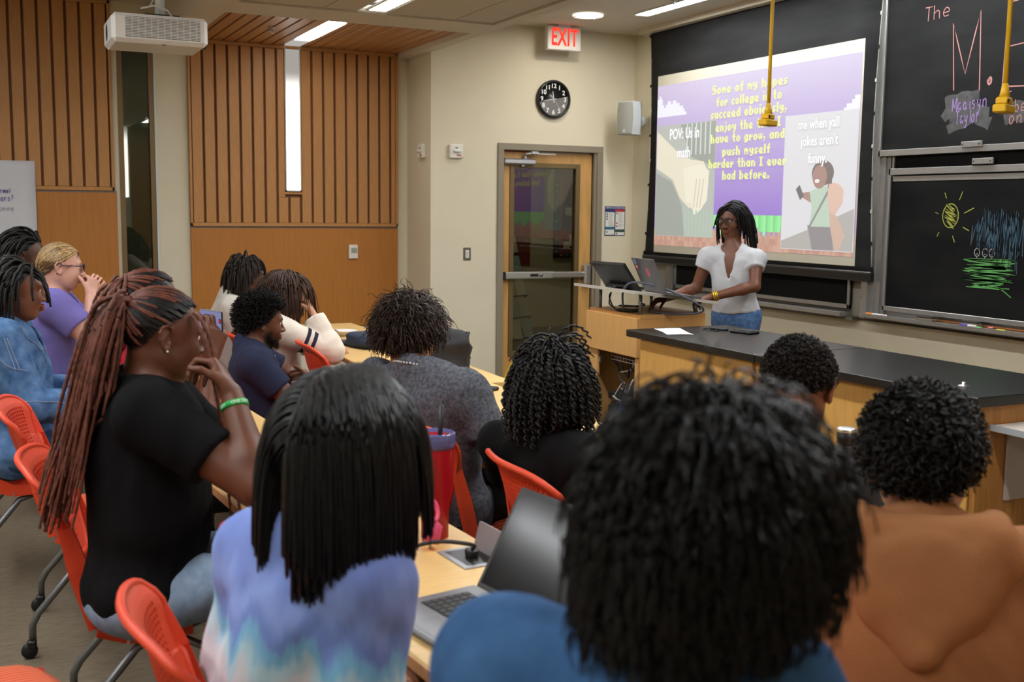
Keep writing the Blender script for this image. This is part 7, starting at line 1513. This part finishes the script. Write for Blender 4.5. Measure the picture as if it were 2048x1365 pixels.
# 8 ---- white jacket, long brown hair
p = Person('girl with long brown hair in a white varsity jacket leaning on her hand', (1.52, 6.2, 0), (1.535, 6.13, 1.105), 12, 8, -4, srgb(190, 140, 112), 1.0)
p.torso((1.48, 6.15, 0.47), (1.44, 5.98, 0.925), (1.50, 6.30, 0.935), 0.95, 1.0)
p.arm('R', (1.655, 6.02, 0.99), None, elbow=(1.75, 5.945, 0.785), thick=0.95, hand=RH((-0.25, 0.2, 0.95), (-0.8, 0.5, 0.1), curl=(60, 55, 35), thumb=(30, 20, 20), s=0.95)); p.arm('L', (1.78, 6.25, 0.79), None, elbow=(1.68, 6.36, 0.79), thick=0.95, hand=LH((0.9, -0.4, 0), (0, 0, -1)))
p.build_body(0.005, srgb(50, 34, 26)); p.shirt(cloth('navy_inner', srgb(40, 40, 60)), 0.010, 0.5, name='inner_top'); m_wj = cloth('white_jacket', srgb(222, 214, 200), 0.02, 10); p.shirt(m_wj, 0.026, long=True, neck=0.075, wr=0.007, wf=20, name='jacket', seed=15, fore=0.93, vneck=0.2); p.pants(cloth('dark_trousers', (0.02, 0.02, 0.025), 0.1, 20))
for f_ in (0.50, 0.62): q = p.shR + (p.elR - p.shR) * f_; band(p, 'sleeve_stripe', q, p.elR - p.shR, 0.0735 - 0.006 * f_, 0.010, mat('stripe_navy', srgb(34, 34, 52), 0.9))
r0, nn = scalp(1300, 91, 0.08, -0.05, 0.0); d = nn * 0.6; d[:, 1] += np.sign(r0[:, 1] + 0.001) * 0.5; d[:, 0] += np.where(r0[:, 0] > 0.02, 0.1, -0.35); add_hair('long_hair', hang(p.world(r0), p.wdir(d), 17, 0.0165 * (0.85 + 0.2 * RNG.random(len(r0))), p.head_cols(0.010), 0.30, 0.03, seed=7), 0.0026, m_hbrl, p.o, 3, 0.7, label='long straight brown hair')

# 9 ---- short locs, light grey T-shirt, by the wood wall
p = Person('man with short locs in a light grey T-shirt by the wood wall', (1.42, 6.75, 0), (1.448, 6.735, 1.165), 6, 4, 0, D3, 1.02)
p.torso((1.34, 6.78, 0.48), (1.33, 6.58, 0.985), (1.39, 6.95, 0.995), 1.12, 1.05, 0.058); p.arm('R', (1.62, 6.70, 0.78), None, elbow=(1.40, 6.47, 0.80), thick=1.2, hand=RH((1, 0.2, 0), (0, 0, -1))); p.arm('L', (1.70, 6.88, 0.79), None, elbow=(1.50, 7.06, 0.82), thick=1.2, hand=LH((1, -0.2, 0), (0, 0, -1)))
p.build_body(0.006, BLK, line=0.07); p.shirt(cloth('light_grey_tee', srgb(188, 182, 172), 0.03, 12), 0.014, 0.62, wr=0.005, seed=17); p.pants(cloth('dark_trousers', (0.02, 0.02, 0.025), 0.1, 20))
r0, nn = scalp(190, 95, 0.085, -0.05, 0.02); d = nn * 0.8; d[:, 2] -= 0.1; add_hair('locs_hair', hang(p.world(r0), p.wdir(d), 9, 0.0155 * (0.8 + 0.4 * RNG.random(len(r0))), p.head_cols(0.010), 0.6, 0.05, seed=8), 0.0056, hair_mat('locs_brown', srgb(34, 24, 18), 0.6), p.o, 5, 0.75, label='short brown locs')

# 10 --- curly brown hair, acid-washed grey T-shirt
p = Person('man with curly brown hair and a bead necklace in an acid-washed grey T-shirt', (1.40, 3.72, 0), (1.405, 3.775, 1.122), 36, 10, 0, srgb(188, 136, 108), 1.03)
p.torso((1.46, 3.60, 0.50), (1.505, 3.475, 0.955), (1.295, 3.86, 0.965), 1.05, 1.0, 0.054)
p.arm('R', (1.78, 3.50, 0.77), None, elbow=(1.585, 3.375, 0.755), thick=0.98, hand=RH((0.9, 0.4, 0), (0, 0, -1), curl=(40, 50, 30))); p.arm('L', (1.74, 4.0, 0.78), None, elbow=(1.50, 4.02, 0.76), thick=1.0, hand=LH((0.9, -0.3, 0), (0, 0, -1), curl=(40, 50, 30)))
p.build_body(0.005, srgb(40, 28, 20)); m_aw = cloth('acid_wash', srgb(62, 64, 71), 0.1, 85, col2=srgb(104, 106, 114), detail=8); p.shirt(m_aw, 0.018, 0.70, neck=0.070, wr=0.008, wf=16, seed=19); p.pants(cloth('dark_trousers', (0.02, 0.02, 0.025), 0.1, 20))
r0, nn = scalp(2200, 101, 0.07, -0.05, 0.0); d = nn * 0.9 + np.tile([[0, 0, 0.35]], (len(nn), 1)); Lh = np.where(r0[:, 2] < 0.0, 0.0045, 0.0085) * (0.8 + 0.4 * RNG.random(len(r0)))
add_hair('curly_hair', hang(p.world(r0), p.wdir(d), 13, Lh, p.head_cols(0.006, False), 0.22, 0.13, seed=9, wave=0.6, wfreq=1.1), 0.0021, m_hbrn, p.o, 3, 0.5, label='thick curly brown hair')
r0, nn = scalp(500, 103, 0.07, 0.0, 0.03); add_hair('curls', p.world(curls(r0 + nn * 0.018, nn, 0.030, 0.009, 1.5, 12, 7)), 0.0018, m_hbrn, p.o, 3, 0.7)
bead = MB().lathe([(0, -0.0045), (0.0035, -0.003), (0.0047, 0), (0.0035, 0.003), (0, 0.0045)], 8).mesh('bead'); bead.materials.append(mat('pearl', srgb(196, 192, 188), 0.3))
for k in range(40):
    a = 2 * PI * k / 40; q = p.nb + p.ups * (0.040 + 0.020 * -math.cos(a)) + (p.fwd * math.cos(a) + p.lat * math.sin(a)) * 0.076 - p.fwd * 0.010; link('bead', bead, None, p.o, loc=tuple(q - np.array(p.o.location)))
p.glasses(m_gblk)

# 11 --- loose black curls, black top
p = Person('girl with shoulder-length black curls in a black top', (1.58, 2.88, 0), (1.548, 2.925, 1.042), 46, 6, 0, D2, 1.0)
p.torso((1.62, 2.80, 0.45), (1.555, 2.735, 0.862), (1.425, 3.055, 0.872), 0.90, 0.95)
p.arm('R', (1.80, 2.90, 0.765), None, elbow=(1.625, 2.70, 0.72), thick=0.92, hand=RH((0.7, 0.7, 0), (0, 0, -1), curl=(20, 30, 20), s=0.92)); p.arm('L', (1.74, 3.12, 0.77), None, elbow=(1.50, 3.18, 0.74), thick=0.92, hand=LH((0.9, -0.3, 0), (0, 0, -1), s=0.92))
p.build_body(0.005, BLK); p.shirt(cloth('black_top', (0.006, 0.006, 0.0066), 0.15, 10), 0.012, long=True, fore=0.25, neck=0.075, wr=0.004, seed=21, name='black_top'); p.pants(cloth('dark_trousers', (0.02, 0.02, 0.025), 0.1, 20))
r0, nn = scalp(420, 111, 0.078, -0.05, 0.0); d = nn * 1.0 + V3(0, 0, 0.05); LL = 0.0120 * (0.8 + 0.35 * RNG.random(len(r0))) * np.where(r0[:, 2] < 0, 0.75, 1.0)
P = resample(hang(p.world(r0), p.wdir(d), 15, LL, p.head_cols(0.012), 0.36, 0.08, seed=10), 3); r_ = np.random.default_rng(3); t = np.arange(P.shape[1])[None, :, None]; ph = r_.random((len(P), 1, 1)) * 6.28
P = P + 0.0045 * np.concatenate([np.cos(t * 1.25 + ph), np.sin(t * 1.25 + ph), 0 * t * ph], 2) * np.minimum(1, t / 6); add_hair('curly_hair', P, 0.0042, m_hblk, p.o, 4, 0.7, label='springy black curls')
r0, nn = scalp(900, 112, 0.078, -0.05, 0.0); add_hair('hair_base', hang(p.world(r0), p.wdir(nn + V3(0, 0, 0.1)), 10, 0.010, p.head_cols(0.010), 0.36, 0.15, seed=12), 0.0032, m_hblk, p.o, 3, 0.7)

# 12 --- bowed head with short curls
p = Person('person with short dark curls bowing over the front-row table', (1.70, 2.14, 0), (1.905, 2.235, 1.130), 40, 42, 0, D2, 1.04)
p.torso((1.62, 2.10, 0.48), (1.86, 2.00, 0.93), (1.62, 2.32, 0.94), 1.0, 1.0); p.arm('R', (2.08, 2.15, 0.78), None, elbow=(1.96, 1.98, 0.77), hand=RH((0.5, 0.8, 0), (0, 0, -1))); p.arm('L', (2.0, 2.42, 0.78), None, elbow=(1.78, 2.45, 0.77), hand=LH((0.9, -0.3, 0), (0, 0, -1)))
p.build_body(0.006, srgb(34, 24, 20)); p.shirt(cloth('charcoal_tee', srgb(46, 46, 50)), 0.014, 0.6); p.pants(cloth('dark_trousers', (0.02, 0.02, 0.025), 0.1, 20))
r0, nn = scalp(2600, 121, 0.072, -0.052, -0.005); add_hair('short_hair', p.world(curls(r0, nn, 0.018, 0.0038, 1.6, 8, 4)), 0.0018, hair_mat('soft_black', srgb(30, 22, 18), 0.6), p.o, 3, 0.8)

# 13 --- tan hoodie
p = Person('person with short black curls in a tan hoodie at the front-row table', (1.52, 1.42, 0), (1.558, 1.476, 1.128), 40, 4, -4, srgb(176, 122, 92), 1.03)
p.torso((1.50, 1.38, 0.50), (1.655, 1.285, 0.960), (1.390, 1.565, 0.950), 1.15, 1.12, 0.056)
p.arm('R', (1.96, 1.36, 0.78), None, elbow=(1.78, 1.18, 0.74), thick=0.98, hand=RH((0.8, 0.5, 0), (0, 0, -1))); p.arm('L', (1.80, 1.78, 0.78), None, elbow=(1.52, 1.76, 0.74), thick=0.98, hand=LH((0.9, -0.2, 0), (0, 0, -1)))
p.build_body(0.005, srgb(24, 18, 16), nape=-0.05); m_tan = cloth('tan_fleece', srgb(156, 106, 70), 0.05, 14, bump=0.25, bscale=350)
p.shirt(m_tan, 0.026, long=True, neck=0.070, wr=0.008, wf=13, seed=23, name='hoodie', up=0.0)
# hood lying on the back, a thick folded cowl
p.nb = p.nb + p.ups * 0.010 - p.fwd * 0.016
Ph = [cap(p.nb + p.lat * 0.115 + p.ups * 0.035 + p.fwd * 0.02, p.nb + p.lat * 0.10 - p.fwd * 0.085 + p.ups * 0.03, 0.034, 0.036, 0.03), cap(p.nb - p.lat * 0.115 + p.ups * 0.035 + p.fwd * 0.02, p.nb - p.lat * 0.10 - p.fwd * 0.085 + p.ups * 0.03, 0.034, 0.036, 0.03), cap(p.nb - p.lat * 0.10 - p.fwd * 0.085 + p.ups * 0.03, p.nb + p.lat * 0.10 - p.fwd * 0.085 + p.ups * 0.03, 0.036, 0.036, 0.03),
      cap(p.nb - p.lat * 0.125 - p.fwd * 0.085 - p.ups * 0.01, p.nb - p.fwd * 0.138 - p.ups * 0.165, 0.034, 0.020, 0.05), cap(p.nb + p.lat * 0.125 - p.fwd * 0.085 - p.ups * 0.01, p.nb - p.fwd * 0.138 - p.ups * 0.165, 0.034, 0.020, 0.05), ell(p.nb - p.fwd * 0.125 - p.ups * 0.065, (0.030, 0.115, 0.095), np.stack([p.fwd, p.lat, p.ups], 1), 0.04)]
V, F = sdf_mesh('hood', Ph, 0.007, None, wr=0.0025, wf=42, seed=5); add_obj('hood', V, F, m_tan, p.o); p.pants(cloth('dark_trousers', (0.02, 0.02, 0.025), 0.1, 20))
r0, nn = scalp(2200, 131, 0.07, -0.03, 0.0); add_hair('curly_hair', p.world(curls(r0, nn, 0.034, 0.0075, 1.5, 11, 6)), 0.0024, m_hblk, p.o, 3, 0.8, label='tight black curls'); r0, nn = scalp(1500, 132, 0.07, -0.06, -0.01); add_hair('hair_base', p.world(curls(r0, nn, 0.016, 0.004, 1.0, 7, 8)), 0.0022, m_hblk, p.o)

# 14 --- tie-dye shirt, straight black bob
p = Person('girl with a straight black bob in a pastel tie-dye shirt', (0.52, 1.85, 0), (0.545, 1.755, 1.195), 24, 14, -6, D2, 1.03)
p.torso((0.42, 1.80, 0.52), (0.545, 1.665, 0.985), (0.425, 1.905, 0.985), 0.92, 1.0); p.arm('R', (0.70, 1.76, 0.70), None, elbow=(0.525, 1.655, 0.73), thick=0.95, hand=RH((0.8, 0.5, 0), (0, 0, -1))); p.arm('L', (0.62, 1.90, 0.70), None, elbow=(0.395, 1.95, 0.73), thick=0.95, hand=LH((0.95, -0.2, 0), (0, 0, -1)))
p.build_body(0.006, BLK)
mt = mat('cloth_tie_dye', srgb(150, 170, 220), 0.9, spec=0.2); nt = mt.node_tree; bb = nt.nodes['Principled BSDF']; tc = nt.nodes.new('ShaderNodeTexCoord'); sp_ = nt.nodes.new('ShaderNodeSeparateXYZ'); nt.links.new(tc.outputs['Object'], sp_.inputs[0]); nz = nt.nodes.new('ShaderNodeTexNoise'); nz.inputs['Scale'].default_value = 9; nz.inputs['Detail'].default_value = 4; mpn = nt.nodes.new('ShaderNodeMapping'); mpn.inputs['Scale'].default_value = (2.2, 2.2, 0.5); nt.links.new(tc.outputs['Object'], mpn.inputs[0]); nt.links.new(mpn.outputs[0], nz.inputs['Vector'])
ma = nt.nodes.new('ShaderNodeMath'); ma.operation = 'MULTIPLY_ADD'; ma.inputs[1].default_value = 0.22; nt.links.new(nz.outputs['Fac'], ma.inputs[0]); nt.links.new(sp_.outputs[2], ma.inputs[2]); mr = nt.nodes.new('ShaderNodeMapRange'); mr.inputs[1].default_value = 0.80; mr.inputs[2].default_value = 1.14; nt.links.new(ma.outputs[0], mr.inputs[0])
rp = nt.nodes.new('ShaderNodeValToRGB'); rp.color_ramp.interpolation = 'EASE'; els = [(0.0, (206, 178, 184)), (0.18, (196, 190, 206)), (0.34, (206, 204, 210)), (0.46, (176, 206, 220)), (0.54, (126, 184, 220)), (0.62, (118, 142, 208)), (0.75, (138, 160, 222)), (1.0, (120, 140, 206))]
while len(rp.color_ramp.elements) < len(els): rp.color_ramp.elements.new(0.5)
for e_, (po_, c_) in zip(rp.color_ramp.elements, els): e_.position = po_; e_.color = (*srgb(*c_), 1)
nt.links.new(mr.outputs[0], rp.inputs[0]); nt.links.new(rp.outputs[0], bb.inputs['Base Color'])
p.shirt(mt, 0.022, 0.85, neck=0.060, wr=0.009, wf=14, seed=25, name='tie_dye_shirt'); p.pants(cloth('dark_trousers', (0.02, 0.02, 0.025), 0.1, 20))
r0, nn = scalp(3600, 141, 0.08, -0.05, 0.0); d = nn * 0.5; d[:, 1] += np.sign(r0[:, 1] - 0.01) * 0.6; d[:, 0] += np.where(r0[:, 0] > 0.02, 0.15, -0.3); add_hair('straight_hair', hang(p.world(r0), p.wdir(d), 18, 0.0146 * (0.86 + 0.16 * RNG.random(len(r0))), p.head_cols(0.008), 0.38, 0.015, seed=13), 0.0026, m_hblk_s, p.o, 3, 0.75, label='straight black bob')
p.glasses(mat('glasses_clear_brown', srgb(196, 140, 110), 0.2))
V, F = sdf_mesh('crimson_scarf', [ell((0.372, 1.925, 1.012), (0.020, 0.034, 0.020), rotx(25), 0.02), cap((0.368, 1.93, 1.0), (0.372, 1.925, 0.93), 0.010, 0.006, 0.02)], 0.006, None, wr=0.004, wf=70); add_obj('crimson_scarf', V, F, cloth('crimson', srgb(176, 24, 62)), p.o)

# 15 --- denim shirt nearest the camera
p = Person('person with thick wavy black hair in a denim shirt nearest the camera', (0.52, 0.88, 0), (0.640, 0.875, 1.262), 18, 16, 14, srgb(184, 128, 98), 1.0)
p.torso((0.42, 0.90, 0.55), (0.70, 0.72, 1.03), (0.50, 1.03, 1.09), 1.05, 1.05); p.arm('R', (0.668, 0.825, 1.160), None, elbow=(0.745, 0.735, 0.93), thick=0.95, hand=RH((-0.1, 0.1, 1), (-0.8, 0.5, 0), curl=(60, 60, 40)))
for k in range(14):
    a = 2 * PI * k / 14; q = p.wrR + V3(0.033 * math.cos(a), 0.033 * math.sin(a), -0.012); MB().lathe([(0, -0.0075), (0.0055, -0.005), (0.0075, 0), (0.0055, 0.005), (0, 0.0075)], 10).build('bracelet_bead', mat('bead_%d' % (k % 3), (srgb(120, 176, 220), srgb(60, 66, 170), srgb(90, 190, 206))[k % 3], 0.25), p.o, loc=tuple(q - np.array(p.o.location)))
p.arm('L', (0.86, 1.16, 0.80), None, elbow=(0.60, 1.17, 0.82), thick=1.05, hand=LH((0.95, -0.2, 0), (0, 0, -1))) # ; p.arm('L', (0.84, 1.16, 0.80), None, elbow=(0.56, 1.14, 0.80), thick=1.1, hand=LH((0.95, -0.2, 0), (0, 0, -1)))
p.build_body(0.006, BLK); m_d2 = cloth('denim_dark', srgb(46, 78, 118), 0.2, 14, col2=srgb(66, 104, 148), bump=0.2); ds = p.shirt(m_d2, 0.028, long=True, neck=0.072, wr=0.008, wf=13, seed=27, name='denim_shirt'); bk_ = -p.fwd * 0.2
for dv in (0, 0.012): snap_seam(p, ds, [p.shL + bk_ * 0.4 + p.lat * 0.05 - p.ups * (0.05 + dv), p.shL * 0.7 + p.shR * 0.3 + bk_ - p.ups * (0.085 + dv), (p.shL + p.shR) / 2 + bk_ - p.ups * (0.10 + dv), p.shR + bk_ - p.ups * (0.09 + dv)], 0.0028)
p.pants(cloth('dark_trousers', (0.02, 0.02, 0.025), 0.1, 20))
hair_shell(p, 0.020, m_hblk_s, front=0.07, side=-0.02, nape=-0.075, wr=0.006, wf=40, h=0.008)
r0, nn = scalp(5200, 151, 0.075, -0.065, -0.01); d = nn + V3(0, 0, 0.1); add_hair('wavy_hair', hang(p.world(r0), p.wdir(d), 12, 0.0082 * (0.75 + 0.4 * RNG.random(len(r0))), p.head_cols(0.016, False), 0.34, 0.05, seed=14, wave=0.28, wfreq=0.6), 0.0017, m_hblk_s, p.o, 3, 0.6, label='thick wavy black hair')
